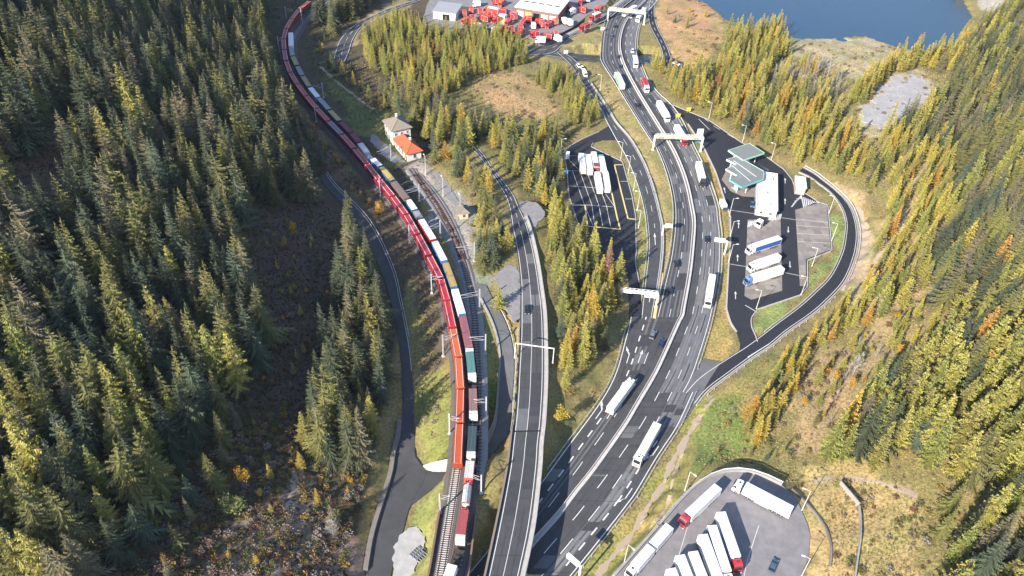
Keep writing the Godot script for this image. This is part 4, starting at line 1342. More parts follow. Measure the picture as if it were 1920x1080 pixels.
func build_main_road() -> void:
	var e := strip("main_road_left", "main_road_right")
	var o := road("main_road", e[0], e[1], mats["asphalt"], 0.0, 1.1)
	var s := Shape.new()
	line_into(s, between(e[0], e[1], 0.09), 0.2)
	line_into(s, between(e[0], e[1], 0.91), 0.2)
	line_into(s, cut(between(e[0], e[1], 0.49), 0.3, 1.0), 0.16)
	line_into(s, cut(between(e[0], e[1], 0.49), 0.0, 0.3), 0.16, 3.0, 3.0)
	marks(o, "lane_marking", s)
	wear(o, e[0], e[1], [[0.1, 0.48], [0.5, 0.9]], 7)
	var w := Shape.new()
	deck_into(w, cut(between(e[0], e[1], 0.5), 0.475, 0.50), cut(between(e[0], e[1], 0.985), 0.475, 0.50), 0.008, 0.0)
	deck_into(w, cut(between(e[0], e[1], 0.12), 0.575, 0.60), cut(between(e[0], e[1], 0.49), 0.575, 0.60), 0.008, 0.0)
	part(o, "asphalt_repair", w.commit(mats["asphalt_old"]))
	w = Shape.new()
	var jk := int(0.765 * (e[0].size() - 1))
	line_into(w, [e[0][jk].lerp(e[1][jk], 0.02), e[0][jk].lerp(e[1][jk], 0.98)], 0.55, 0.0, 0.0, 0.03)
	part(o, "expansion_joint", w.commit(paint(0.012, 0.012, 0.014, 0.9)))
	sheet_area("lay_by", ragged(points("lay_by_upper"), 2.2), mats["gravel"], -0.03)
	sheet_area("lay_by", ragged(points("lay_by_lower"), 2.2), mats["gravel"], -0.03)
	wall("bridge_parapet", "pale concrete parapet on the motorway side of the main road", "parapet", cut(shifted(e[1], 0.95), 0.26, 1.0), 0.5, 0.8, mats["pale_concrete"], 1.1, 0.4)
	wall("bridge_footway", "pale raised footway between the main road and its parapet", "footway", cut(shifted(e[1], 0.35), 0.26, 1.0), 0.9, 0.16, mats["pale_concrete"], 1.0)
	wall("bridge_parapet", "rusty brown parapet of the main road bridge on the railway side", "parapet", cut(shifted(e[0], -0.4), 0.74, 1.0), 0.7, 0.6, paint(0.20, 0.15, 0.12, 0.9), 1.3, 0.6)
	guard_rail("steel guard rail on the main road above the side ramp", cut(shifted(e[0], -0.6), 0.56, 0.76))
	# access road and the way under the railway
	var a := strip("access_road_left", "access_road_right")
	var acc := road("access_road", a[0], a[1], mats["asphalt"])
	s = Shape.new()
	line_into(s, cut(between(a[0], a[1], 0.95), 0.0, 0.6), 0.15)
	marks(acc, "lane_marking", s)
	sheet_area("underpass_apron", points("underpass_apron"), mats["asphalt"], 0.03)
	wall("roadside_wall", "low grey stone wall at the foot of the forest slope", "wall", cut(shifted(a[0], -0.7), 0.70, 0.97), 1.6, 0.9, mats["masonry"], 0.6, 1.3)
	var c := strip("side_ramp_left", "side_ramp_right")
	var ram := road("side_ramp", c[0], c[1], mats["asphalt_old"])
	wall("retaining_wall", "curved concrete retaining wall on the railway side of the side ramp", "wall", cut(shifted(c[0], -0.3), 0.1, 0.86), 0.6, 0.5, mats["concrete"], 1.0)
	var up := cut(c[0], 0.45, 0.86)
	var rw := []
	for k in up.size():
		rw.append(up[k] + side(up, k) * 0.6)
	var ws := Shape.new()
	for k in rw.size() - 1:
		var t0 := Vector3(rw[k].x, maxf(rw[k].y, minf(RAIL - 0.6, rw[k].y + 4.0)), rw[k].z)
		var t1 := Vector3(rw[k + 1].x, maxf(rw[k + 1].y, minf(RAIL - 0.6, rw[k + 1].y + 4.0)), rw[k + 1].z)
		ws.quad(t0, t1, rw[k + 1] - Vector3(0, 0.5, 0), rw[k] - Vector3(0, 0.5, 0))
	part(ram, "stone_facing", ws.commit(mats["concrete"]))
	guard_rail("steel guard rail along the side ramp below the main road", cut(shifted(c[1], 0.4), 0.15, 0.66))
	# white apron wall beside the underpass mouth
	var low := triples(APRON[0])
	var upr := triples(APRON[1])
	var apron := Shape.new()
	for k in low.size() - 1:
		apron.out_quad(upr[k], upr[k + 1], low[k + 1], low[k], Vector3(low[k].x, -30.0, low[k].z - 20.0))
	var aw := structure("embankment_apron", apron.commit(mats["pale_concrete"]))
	aw.remove_meta("kind")
	tag(aw, "white curved concrete apron beside the railway underpass", "apron")
	# bridge abutments where the motorway passes below
	for q in [["concrete abutment under the main road, forest side", Vector3(5.7, 0, -148.4), Vector3(-3.2, 0, -133.4)], ["stone abutment wall between the railway and the motorway", Vector3(-4.6, 0, -139.1), Vector3(-11.0, 0, -128.9)]]:
		wall("bridge_abutment", q[0], "abutment", evenly([q[1], q[2]], 6), 1.0, 5.6, mats["masonry"], 0.3)

# ---------------------------------------------------------------- vehicles
# [x, y, z, yaw, length, kind, cab colour, body colour, side colour, detail, label]
const TRUCKS := [
	[37.137, 0, -175.411, -0.549, 16.5, "artic", [0.86, 0.86, 0.85], [0.86, 0.86, 0.85], [0.86, 0.86, 0.85], 2, "white articulated truck driving up the motorway past the turn arrows"],
	[43.364, 0, -155.674, 2.654, 16.5, "artic", [0.86, 0.86, 0.85], [0.86, 0.86, 0.85], [0.86, 0.86, 0.85], 2, "white articulated truck driving down the motorway, casting a long shadow"],
	[74.736, 0, -230.062, 2.89, 16.5, "artic", [0.86, 0.86, 0.85], [0.86, 0.86, 0.85], [0.86, 0.86, 0.85], 2, "white box truck beside the guard rail opposite the parking bays"],
	[83.813, 0, -312.404, 3.13, 16.5, "artic", [0.03, 0.03, 0.035], [0.86, 0.86, 0.85], [0.86, 0.86, 0.85], 1, "white truck with a black cab below the yellow gantry"],
	[79.36, 0, -347.311, -2.968, 15, "artic", [0.45, 0.02, 0.03], [0.86, 0.86, 0.85], [0.86, 0.86, 0.85], 1, "truck with a red cab just above the yellow gantry"],
	[73.571, 0, -371.326, -2.966, 16.5, "artic", [0.86, 0.86, 0.85], [0.86, 0.86, 0.85], [0.86, 0.86, 0.85], 1, "white truck passing the mouth of the service area"],
	[67.153, 0, -400.007, -3.049, 11, "rigid", [0.86, 0.86, 0.85], [0.45, 0.02, 0.03], [0.45, 0.02, 0.03], 1, "short truck with white cab and red body"],
	[64.351, 0, -429.29, -3.117, 9, "rigid", [0.86, 0.86, 0.85], [0.86, 0.86, 0.85], [0.03, 0.1, 0.36], 1, "small white and blue truck on the upper motorway bend"],
	[53.489, 0, -404.229, 0.134, 16.5, "artic", [0.86, 0.86, 0.85], [0.86, 0.86, 0.85], [0.2, 0.4, 0.25], 1, "white truck with a green front driving up the upper bend"],
	[67.879, 0, -504.438, -0.604, 16.5, "artic", [0.86, 0.86, 0.85], [0.86, 0.86, 0.85], [0.86, 0.86, 0.85], 0, "white truck just beyond the far gantry, driving away"],
	[74.319, 0, -498.562, 2.784, 16.5, "artic", [0.86, 0.86, 0.85], [0.86, 0.86, 0.85], [0.86, 0.86, 0.85], 0, "white truck passing under the far gantry"],
	[29.79, 0, -316.666, 0.029, 13.6, "trailer", [0.86, 0.86, 0.85], [0.86, 0.86, 0.85], [0.86, 0.86, 0.85], 1, "white semitrailer at the tree end of the dark truck lot's upper row"],
	[32.844, 0, -316.013, 0.037, 13.6, "trailer", [0.86, 0.86, 0.85], [0.86, 0.86, 0.85], [0.86, 0.86, 0.85], 1, "second white semitrailer from the trees in the dark lot"],
	[35.725, 0, -318.508, 0.059, 13.6, "trailer", [0.86, 0.86, 0.85], [0.86, 0.86, 0.85], [0.2, 0.05, 0.05], 1, "white semitrailer with a dark red tail in the dark lot"],
	[38.986, 0, -316.761, 0.051, 15, "artic", [0.05, 0.3, 0.26], [0.86, 0.86, 0.85], [0.86, 0.86, 0.85], 1, "white truck with a teal cab in the dark lot"],
	[36.499, 0, -301.774, 0.044, 15, "artic", [0.86, 0.86, 0.85], [0.86, 0.86, 0.85], [0.86, 0.86, 0.85], 1, "white truck in the lower row of the dark lot, tree side"],
	[40.022, 0, -302.883, 0.02, 15, "artic", [0.86, 0.86, 0.85], [0.86, 0.86, 0.85], [0.86, 0.86, 0.85], 1, "white truck in the lower row of the dark lot, ramp side"],
	[101.389, 0, -260.121, 2.066, 16.5, "artic", [0.86, 0.86, 0.85], [0.86, 0.86, 0.85], [0.03, 0.1, 0.36], 2, "white truck with a broad blue side on the paved bays"],
	[99.136, 0, -248.601, 2.068, 15, "artic", [0.86, 0.86, 0.85], [0.86, 0.86, 0.85], [0.86, 0.86, 0.85], 2, "plain white truck between two others on the paved bays"],
	[97.36, 0, -240.509, 2.03, 17.5, "artic", [0.12, 0.22, 0.42], [0.86, 0.86, 0.85], [0.86, 0.86, 0.85], 2, "white truck with a blue and silver cab on the paved bays"],
	[104.727, 0, -277.381, 2.383, 7.5, "tractor", [0.86, 0.86, 0.85], [0.03, 0.03, 0.035], [0.03, 0.03, 0.035], 2, "white tractor unit with black chassis on the hatched paving"],
	[54.857, 5, -130.767, 2.346, 16.5, "artic", [0.45, 0.02, 0.03], [0.86, 0.86, 0.85], [0.86, 0.86, 0.85], 3, "white trailer truck with a red cab beside the parapet wall"],
	[73.092, 5, -134.389, 0.992, 16.8, "artic", [0.86, 0.86, 0.85], [0.86, 0.86, 0.85], [0.86, 0.86, 0.85], 3, "white truck parked across the top of the lower parking lot"],
	[61.108, 5, -119.927, -3.014, 16.5, "artic", [0.45, 0.02, 0.03], [0.86, 0.86, 0.85], [0.86, 0.86, 0.85], 3, "long white trailer with a red cab in the row of parked trucks"],
	[57.873, 5, -115.578, -3.017, 16.5, "artic", [0.86, 0.86, 0.85], [0.86, 0.86, 0.85], [0.03, 0.1, 0.36], 3, "white trailer with a blue side skirt beside the red cab"],
	[55.311, 5, -112.71, -2.975, 16.5, "artic", [0.86, 0.86, 0.85], [0.86, 0.86, 0.85], [0.86, 0.86, 0.85], 2, "white trailer next to the blue sided one"],
	[52.201, 5, -107.521, -2.94, 16.5, "artic", [0.86, 0.86, 0.85], [0.86, 0.86, 0.85], [0.86, 0.86, 0.85], 1, "white trailer third from the parapet in the parked row"],
	[48.726, 5, -106.293, -2.922, 16.5, "artic", [0.86, 0.86, 0.85], [0.86, 0.86, 0.85], [0.86, 0.86, 0.85], 1, "white trailer second from the parapet in the parked row"],
	[46.047, 5, -102.395, -2.899, 16.5, "artic", [0.86, 0.86, 0.85], [0.86, 0.86, 0.85], [0.86, 0.86, 0.85], 1, "white trailer nearest the parapet in the parked row"],
	[39.295, 5, -115.972, 2.433, 18.6, "drawbar", [0.86, 0.86, 0.85], [0.86, 0.86, 0.85], [0.86, 0.86, 0.85], 3, "white lorry with a white drawbar trailer along the parapet"],
]

# [x, y, z, yaw, colour, detail, kind, label]
const CARS := [
	[79.413, 0, -264.719, 3.034, [0.02, 0.022, 0.027], 2, "car", "dark car in the outer lane beside the white cantilever sign"],
	[64.732, 0, -248.25, 0.081, [0.02, 0.022, 0.027], 2, "car", "dark car driving up past the grass strip"],
	[60.118, 0, -231.393, 0.096, [0.03, 0.03, 0.03], 2, "car", "black car level with the ramp gantry"],
	[50.934, 0, -206.277, -0.419, [0.16, 0.18, 0.22], 2, "car", "grey car at the tip of the ramp nose"],
	[53.534, 0, -202.372, -0.428, [0.015, 0.03, 0.08], 2, "car", "dark blue car next to the median below the ramp nose"],
	[5.626, 7, -208.981, -3.128, [0.02, 0.022, 0.027], 2, "car", "dark car alone on the main road beside the lay-by"],
	[103.634, 0, -292.015, 2.943, [0.05, 0.1, 0.2], 2, "car", "blue car beside the service station shop"],
	[72.227, 5, -114.349, -0.559, [0.06, 0.12, 0.17], 3, "car", "dark blue estate car in the lower parking lot"],
	[56.905, 0, -483.101, 0.01, [0.02, 0.022, 0.027], 1, "car", "dark car below the far gantry, outer lane"],
	[53.532, 0, -467.372, 0.015, [0.1, 0.12, 0.15], 1, "car", "grey car on the upper bend, second from the far gantry"],
	[55.96, 0, -438.963, -0.157, [0.02, 0.022, 0.027], 1, "car", "dark car at the upper bend beside the median"],
	[55.928, 0, -426.266, -0.16, [0.015, 0.03, 0.08], 1, "car", "blue car just above the green fronted truck"],
	[61.109, 0, -380.275, 0.149, [0.02, 0.022, 0.027], 1, "car", "dark car below the green fronted truck"],
	[66.547, 0, -350.245, 0.147, [0.02, 0.022, 0.027], 1, "car", "black car entering the yellow gantry"],
	[67.85, 0, -498.705, -3.069, [0.45, 0.46, 0.47], 1, "car", "silver car under the far gantry"],
	[64.709, 0, -447.139, 3.055, [0.86, 0.86, 0.85], 1, "car", "white car above the white and blue truck"],
	[32.16, 0.5, -422.862, -2.826, [0.86, 0.86, 0.85], 1, "car", "white car first in the queue at the ramp head"],
	[34.164, 0.5, -420.326, -2.828, [0.86, 0.86, 0.85], 1, "car", "white car second in the queue at the ramp head"],
	[35.068, 0.3, -412.785, -2.958, [0.86, 0.86, 0.85], 1, "van", "white van last in the queue at the ramp head"],
	[88.474, 0, -432.247, -2.319, [0.86, 0.86, 0.85], 1, "car", "white car at the mouth of the slip road"],
	[23.458, 0, -326.083, -0.077, [0.86, 0.86, 0.85], 1, "van", "white van parked at the corner of the dark lot"],
	[70.828, -5, -438.461, 1.669, [0.86, 0.86, 0.85], 1, "van", "white van coming out of the underpass"],
]

func cached(key: String, make: Callable) -> Mesh:
	if not meshes.has(key):
		meshes[key] = make.call()
	return meshes[key]

func sooty(c: Array) -> StandardMaterial3D:
	var key := "sooty %s" % [c]
	if not mats.has(key):
		if not mats.has("soot"):
			mats["soot"] = grain(0.02, 0.72, 1.0, 6, Vector3.ONE, 45)
		var m := StandardMaterial3D.new()
		m.albedo_color = Color(c[0], c[1], c[2]).linear_to_srgb()
		m.albedo_texture = mats["soot"]
		m.uv1_triplanar = true
		m.uv1_world_triplanar = true
		m.uv1_scale = Vector3.ONE * 0.09
		m.roughness = 0.5
		mats[key] = m
	return mats[key]

func wheel_mesh(r: float, w: float) -> Mesh:
	return cached("wheel %.2f %.2f" % [r, w], func() -> Mesh:
		var s := Shape.new()
		var a := []
		var b := []
		for k in 14:
			var q := Vector3(0, sin(TAU * k / 14), cos(TAU * k / 14)) * r
			a.append(q - Vector3(w / 2, 0, 0))
			b.append(q + Vector3(w / 2, 0, 0))
		s.loft([a, b])
		return s.commit(paint(0.018, 0.018, 0.02, 0.85)))

func rim_mesh(r: float, w: float) -> Mesh:
	return cached("rim %.2f %.2f" % [r, w], func() -> Mesh:
		var s := Shape.new()
		s.tube(Vector3(-w / 2 - 0.012, 0, 0), Vector3(w / 2 + 0.012, 0, 0), r * 0.55, r * 0.55, 10)
		return s.commit(paint(0.42, 0.42, 0.43, 0.4, 0.6)))

func wheels(o: Node3D, spots: Array, half: float, r: float, w: float, rims: bool) -> void:
	for z in spots:
		for x in [-1.0, 1.0]:
			var p := part(o, "wheel", wheel_mesh(r, w), Vector3(x * (half - w / 2), r, z))
			if rims:
				part(p, "rim", rim_mesh(r, w))

# the driver's cab, its front at z = front (towards -z)
func cab(o: Node3D, front: float, colour: Array, detail: int) -> void:
	var key := "cab %s" % [colour]
	var m := cached(key, func() -> Mesh:
		var s := Shape.new()
		s.slab([[0.06, 0.42], [-0.02, 1.2], [0.04, 1.95], [0.36, 3.2], [0.75, 3.62], [1.1, 3.78], [2.15, 3.86], [2.3, 3.7], [2.3, 0.6], [1.9, 0.42]], 1.23, 1.08, 2.2)
		return s.commit(tint(colour, 0.35, 0.0, 0.7)))
	var c := part(o, "cab", m, Vector3(0, 0, front))
	part(c, "windscreen", cached("windscreen", func() -> Mesh:
		var s := Shape.new()
		s.hexa([Vector3(-1.12, 2.0, 0.03), Vector3(1.12, 2.0, 0.03), Vector3(1.12, 2.0, 0.2), Vector3(-1.12, 2.0, 0.2), Vector3(-1.04, 2.98, 0.28), Vector3(1.04, 2.98, 0.28), Vector3(1.04, 2.98, 0.45), Vector3(-1.04, 2.98, 0.45)])
		return s.commit(glass())))
	if detail < 1:
		return
	for x in [-1.0, 1.0]:
		part(c, "side_window", cached("side window %d" % int(x), func() -> Mesh:
			var s := Shape.new()
			s.hexa([Vector3(x * 1.18, 2.05, 0.25), Vector3(x * 1.246, 2.05, 0.25), Vector3(x * 1.246, 2.05, 1.15), Vector3(x * 1.18, 2.05, 1.15), Vector3(x * 1.1, 2.85, 0.42), Vector3(x * 1.185, 2.85, 0.42), Vector3(x * 1.185, 2.85, 1.15), Vector3(x * 1.1, 2.85, 1.15)])
			return s.commit(glass())))
		part(c, "headlight", cached("headlight", func() -> Mesh:
			var s := Shape.new()
			s.soft_box(Vector3(0, 0, 0), Vector3(0.42, 0.2, 0.1), 0.03)
			return s.commit(paint(0.6, 0.62, 0.64, 0.15))), Vector3(x * 0.9, 0.78, 0.0))
		part(c, "mirror", cached("mirror", func() -> Mesh:
			var s := Shape.new()
			s.soft_box(Vector3.ZERO, Vector3(0.18, 0.75, 0.12), 0.03)
			return s.commit(paint(0.03, 0.03, 0.035, 0.5))), Vector3(x * 1.4, 2.35, 0.2))
	part(c, "grille", cached("grille", func() -> Mesh:
		var s := Shape.new()
		for k in 4:
			s.box(Vector3(0, 0.95 + k * 0.24, -0.01), Vector3(1.7, 0.12, 0.08))
		return s.commit(paint(0.03, 0.03, 0.033, 0.5))))
	if detail >= 2:
		part(c, "bumper", cached("bumper", func() -> Mesh:
			var s := Shape.new()
			s.soft_box(Vector3(0, 0.5, 0.05), Vector3(2.48, 0.36, 0.3), 0.06)
			return s.commit(paint(0.12, 0.12, 0.13, 0.5))))
		part(c, "sun_visor", cached("sun visor", func() -> Mesh:
			var s := Shape.new()
			s.box(Vector3(0, 3.22, 0.16), Vector3(2.05, 0.06, 0.42), Basis(Vector3.RIGHT, -0.25))
			return s.commit(paint(0.05, 0.05, 0.055, 0.4))))
		part(c, "roof_hatch", cached("roof hatch", func() -> Mesh:
			var s := Shape.new()
			s.soft_box(Vector3(0, 3.86, 1.5), Vector3(0.7, 0.08, 0.6), 0.03)
			return s.commit(paint(0.06, 0.06, 0.065, 0.4))))

# a box body: floor at 1.1 m, roof at 4 m
func cargo(o: Node3D, called: String, z0: float, z1: float, colour: Array, side_colour: Array, detail: int) -> Node3D:
	var l := z1 - z0
	var b := part(o, called, cached("cargo %.2f %s" % [l, colour], func() -> Mesh:
		var s := Shape.new()
		s.soft_box(Vector3(0, 2.55, 0), Vector3(2.5, 2.86, l), 0.06)
		return s.commit(sooty(colour))), Vector3(0, 0, (z0 + z1) / 2))
	if detail >= 2:
		stuff_part(b, "roof_seam", cached("roof seams %.2f" % l, func() -> Mesh:
			var s := Shape.new()
			for k in int(l / 2.2):
				s.box(Vector3(0, 3.985, -l / 2 + 1.2 + k * 2.2), Vector3(2.3, 0.03, 0.07))
			return s.commit(paint(0.55, 0.55, 0.55, 0.6))))
	if detail >= 1:
		var frame := cached("cargo frame %.2f" % l, func() -> Mesh:
			var s := Shape.new()
			for x in [-1.0, 1.0]:
				s.box(Vector3(x * 1.245, 3.93, 0), Vector3(0.07, 0.09, l + 0.02))
				s.box(Vector3(x * 1.255, 1.14, 0), Vector3(0.06, 0.16, l + 0.02))
				for z in [-1.0, 1.0]:
					s.box(Vector3(x * 1.22, 2.5, z * (l / 2 - 0.03)), Vector3(0.1, 2.8, 0.1))
			for k in 4:
				s.box(Vector3(-0.9 + k * 0.6, 2.5, l / 2 + 0.012), Vector3(0.05, 2.6, 0.05))
			return s.commit(paint(0.62, 0.62, 0.63, 0.45)))
		part(b, "body_frame", frame)
	if side_colour != colour:
		for x in [-1.0, 1.0]:
			part(b, "side_curtain", cached("curtain %.2f %s %d" % [l, side_colour, int(x)], func() -> Mesh:
				var s := Shape.new()
				var n := 16
				for k in n:
					var za := -l / 2 + 0.12 + (l - 0.24) * k / n
					var zb := -l / 2 + 0.12 + (l - 0.24) * (k + 1) / n
					var bulge := 0.012 if k % 2 == 0 else 0.022
					s.box(Vector3(x * (1.25 + bulge / 2), 2.42, (za + zb) / 2), Vector3(bulge + 0.01, 2.3, zb - za - 0.02))
				return s.commit(tint(side_colour, 0.5))))
	return b

func make_truck(d: Array) -> void:
	var kind: String = d[5]
	var l: float = d[4]
	var det: int = d[9]
	var called := {"artic": "articulated_truck", "rigid": "box_truck", "trailer": "semitrailer", "tractor": "tractor_unit", "drawbar": "drawbar_truck"}[kind] as String
	var o := thing(called, d[10], "trailer" if kind == "trailer" else "truck", Vector3(d[0], d[1], d[2]), d[3], "trucks")
	var f := -l / 2
	var dark := paint(0.035, 0.035, 0.04, 0.7)
	var chassis := func(z0: float, z1: float) -> void:
		part(o, "chassis", cached("chassis %.2f" % (z1 - z0), func() -> Mesh:
			var s := Shape.new()
			var n := z1 - z0
			for x in [-0.45, 0.45]:
				s.box(Vector3(x, 0.92, 0), Vector3(0.16, 0.3, n))
			for k in 5:
				s.box(Vector3(0, 0.92, n * (k / 4.0 - 0.5) * 0.95), Vector3(0.8, 0.14, 0.14))
			s.box(Vector3(0, 0.55, n * 0.1), Vector3(2.2, 0.45, 1.1))
			return s.commit(dark)), Vector3(0, 0, (z0 + z1) / 2))
	if kind == "artic":
		cab(o, f, d[6], det)
		cargo(o, "trailer_body", f + 2.95, l / 2, d[7], d[8], det)
		chassis.call(f + 1.6, l / 2 - 0.3)
		if det >= 1:
			wheels(o, [f + 1.4, f + 4.9], 1.24, 0.5, 0.34, det >= 2)
			wheels(o, [l / 2 - 4.6, l / 2 - 3.3, l / 2 - 2.0], 1.24, 0.5, 0.36, det >= 2)
		if det >= 2:
			for x in [-1.0, 1.0]:
				part(o, "side_guard", cached("side guard", func() -> Mesh:
					var s := Shape.new()
					for y in [0.5, 0.85]:
						s.box(Vector3(0, y, 0), Vector3(0.05, 0.14, 4.2))
					for z in [-1.9, 0.0, 1.9]:
						s.box(Vector3(0, 0.75, z), Vector3(0.05, 0.7, 0.08))
					return s.commit(paint(0.5, 0.5, 0.52, 0.5))), Vector3(x * 1.2, 0, 0.6))
			for x in [-1.0, 1.0]:
				part(o, "tail_light", cached("tail light", func() -> Mesh:
					var s := Shape.new()
					s.box(Vector3.ZERO, Vector3(0.4, 0.14, 0.06))
					return s.commit(paint(0.3, 0.01, 0.01, 0.3))), Vector3(x * 0.95, 1.0, l / 2 + 0.01))
	elif kind == "trailer":
		cargo(o, "trailer_body", f, l / 2, d[7], d[7], det)
		if d[8] != d[7]:
			part(o, "rear_door", cached("rear door %s" % [d[8]], func() -> Mesh:
				var s := Shape.new()
				s.box(Vector3(0, 2.5, 0.03), Vector3(2.4, 2.7, 0.06))
				s.box(Vector3(0, 4.0, -2.0), Vector3(2.4, 0.03, 3.6))
				return s.commit(tint(d[8], 0.6))), Vector3(0, 0, l / 2))
		chassis.call(f + 0.5, l / 2 - 0.3)
		wheels(o, [l / 2 - 4.6, l / 2 - 3.3, l / 2 - 2.0], 1.24, 0.5, 0.36, false)
		for x in [-0.7, 0.7]:
			part(o, "landing_leg", cached("landing leg", func() -> Mesh:
				var s := Shape.new()
				s.box(Vector3(0, 0.5, 0), Vector3(0.16, 1.0, 0.16))
				s.box(Vector3(0, 0.04, 0), Vector3(0.4, 0.08, 0.4))
				return s.commit(dark)), Vector3(x, 0, f + 2.6))
	elif kind == "rigid":
		cab(o, f, d[6], det)
		cargo(o, "cargo_body", f + 2.5, l / 2, d[7], d[8], det)
		chassis.call(f + 1.2, l / 2 - 0.2)
		wheels(o, [f + 1.4, l / 2 - 2.6, l / 2 - 1.5], 1.24, 0.5, 0.34, false)
	elif kind == "tractor":
		cab(o, f, d[6], det)
		chassis.call(f + 1.2, l / 2 - 0.2)
		part(o, "deck", cached("tractor deck", func() -> Mesh:
			var s := Shape.new()
			s.box(Vector3(0, 1.15, 1.6), Vector3(2.3, 0.2, 3.6))
			s.tube(Vector3(0, 1.25, 1.9), Vector3(0, 1.36, 1.9), 0.6, 0.55, 12)
			s.box(Vector3(0.7, 2.0, -0.7), Vector3(0.7, 1.6, 0.5))
			for q in [Vector3(-1.0, 1.5, 2.6), Vector3(1.0, 1.5, 2.6), Vector3(-1.0, 1.5, 1.2), Vector3(1.0, 1.5, 1.2)]:
				s.box(q, Vector3(0.5, 0.12, 1.1))
			return s.commit(tint(d[7], 0.5))))
		wheels(o, [f + 1.4, l / 2 - 2.6, l / 2 - 1.2], 1.24, 0.5, 0.34, true)
	else:
		cab(o, f, d[6], det)
		cargo(o, "front_body", f + 2.5, f + 9.9, d[7], d[8], det)
		cargo(o, "drawbar_body", f + 10.9, l / 2, d[7], d[8], det)
		chassis.call(f + 1.2, l / 2 - 0.4)
		wheels(o, [f + 1.4, f + 7.2, f + 8.5, f + 13.4, f + 14.8], 1.24, 0.5, 0.34, true)

func make_car(d: Array) -> void:
	var van: bool = d[6] == "van"
	var o := thing("delivery_van" if van else "car", d[7], "van" if van else "car", Vector3(d[0], d[1], d[2]), d[3], "vans" if van else "cars")
	var colour: Array = d[4]
	if van:
		part(o, "body", cached("van body %s" % [colour], func() -> Mesh:
			var s := Shape.new()
			s.slab([[-2.6, 0.35], [-2.65, 0.9], [-2.3, 1.15], [-1.7, 2.05], [-1.2, 2.35], [2.6, 2.4], [2.7, 2.2], [2.7, 0.4]], 0.98, 0.86, 1.1)
			return s.commit(tint(colour, 0.35, 0.0, 0.6))))
		part(o, "windscreen", cached("van windscreen", func() -> Mesh:
			var s := Shape.new()
			s.hexa([Vector3(-0.88, 1.2, -2.33), Vector3(0.88, 1.2, -2.33), Vector3(0.88, 1.2, -2.1), Vector3(-0.88, 1.2, -2.1), Vector3(-0.8, 2.02, -1.78), Vector3(0.8, 2.02, -1.78), Vector3(0.8, 2.02, -1.5), Vector3(-0.8, 2.02, -1.5)])
			return s.commit(glass())))
		wheels(o, [-1.7, 1.75], 0.97, 0.35, 0.24, false)
		return
	part(o, "body", cached("car body %s" % [colour], func() -> Mesh:
		var s := Shape.new()
		s.slab([[-2.15, 0.28], [-2.24, 0.55], [-2.12, 0.74], [-1.1, 0.93], [1.75, 0.98], [2.15, 0.92], [2.22, 0.6], [2.12, 0.3]], 0.9, 0.82, 0.62)
		return s.commit(tint(colour, 0.3, 0.2, 0.8))))
	part(o, "window_band", cached("car glass", func() -> Mesh:
		var s := Shape.new()
		s.hexa([Vector3(-0.79, 0.93, -1.15), Vector3(0.79, 0.93, -1.15), Vector3(0.79, 0.96, 1.95), Vector3(-0.79, 0.96, 1.95), Vector3(-0.6, 1.42, -0.35), Vector3(0.6, 1.42, -0.35), Vector3(0.6, 1.42, 1.35), Vector3(-0.6, 1.42, 1.35)])
		return s.commit(glass())))
	part(o, "roof", cached("car roof %s" % [colour], func() -> Mesh:
		var s := Shape.new()
		s.hexa([Vector3(-0.63, 1.4, -0.42), Vector3(0.63, 1.4, -0.42), Vector3(0.63, 1.4, 1.42), Vector3(-0.63, 1.4, 1.42), Vector3(-0.55, 1.47, -0.25), Vector3(0.55, 1.47, -0.25), Vector3(0.55, 1.47, 1.28), Vector3(-0.55, 1.47, 1.28)])
		return s.commit(tint(colour, 0.3, 0.2, 0.8))))
	wheels(o, [-1.35, 1.35], 0.9, 0.33, 0.22, d[5] >= 3)
	if d[5] >= 2:
		for x in [-0.62, 0.62]:
			part(o, "headlight", cached("car headlight", func() -> Mesh:
				var s := Shape.new()
				s.box(Vector3.ZERO, Vector3(0.36, 0.12, 0.12))
				return s.commit(paint(0.7, 0.7, 0.7, 0.1))), Vector3(x, 0.66, -2.16))

func build_vehicles() -> void:
	for d in TRUCKS:
		make_truck(d)
	for d in CARS:
		make_car(d)

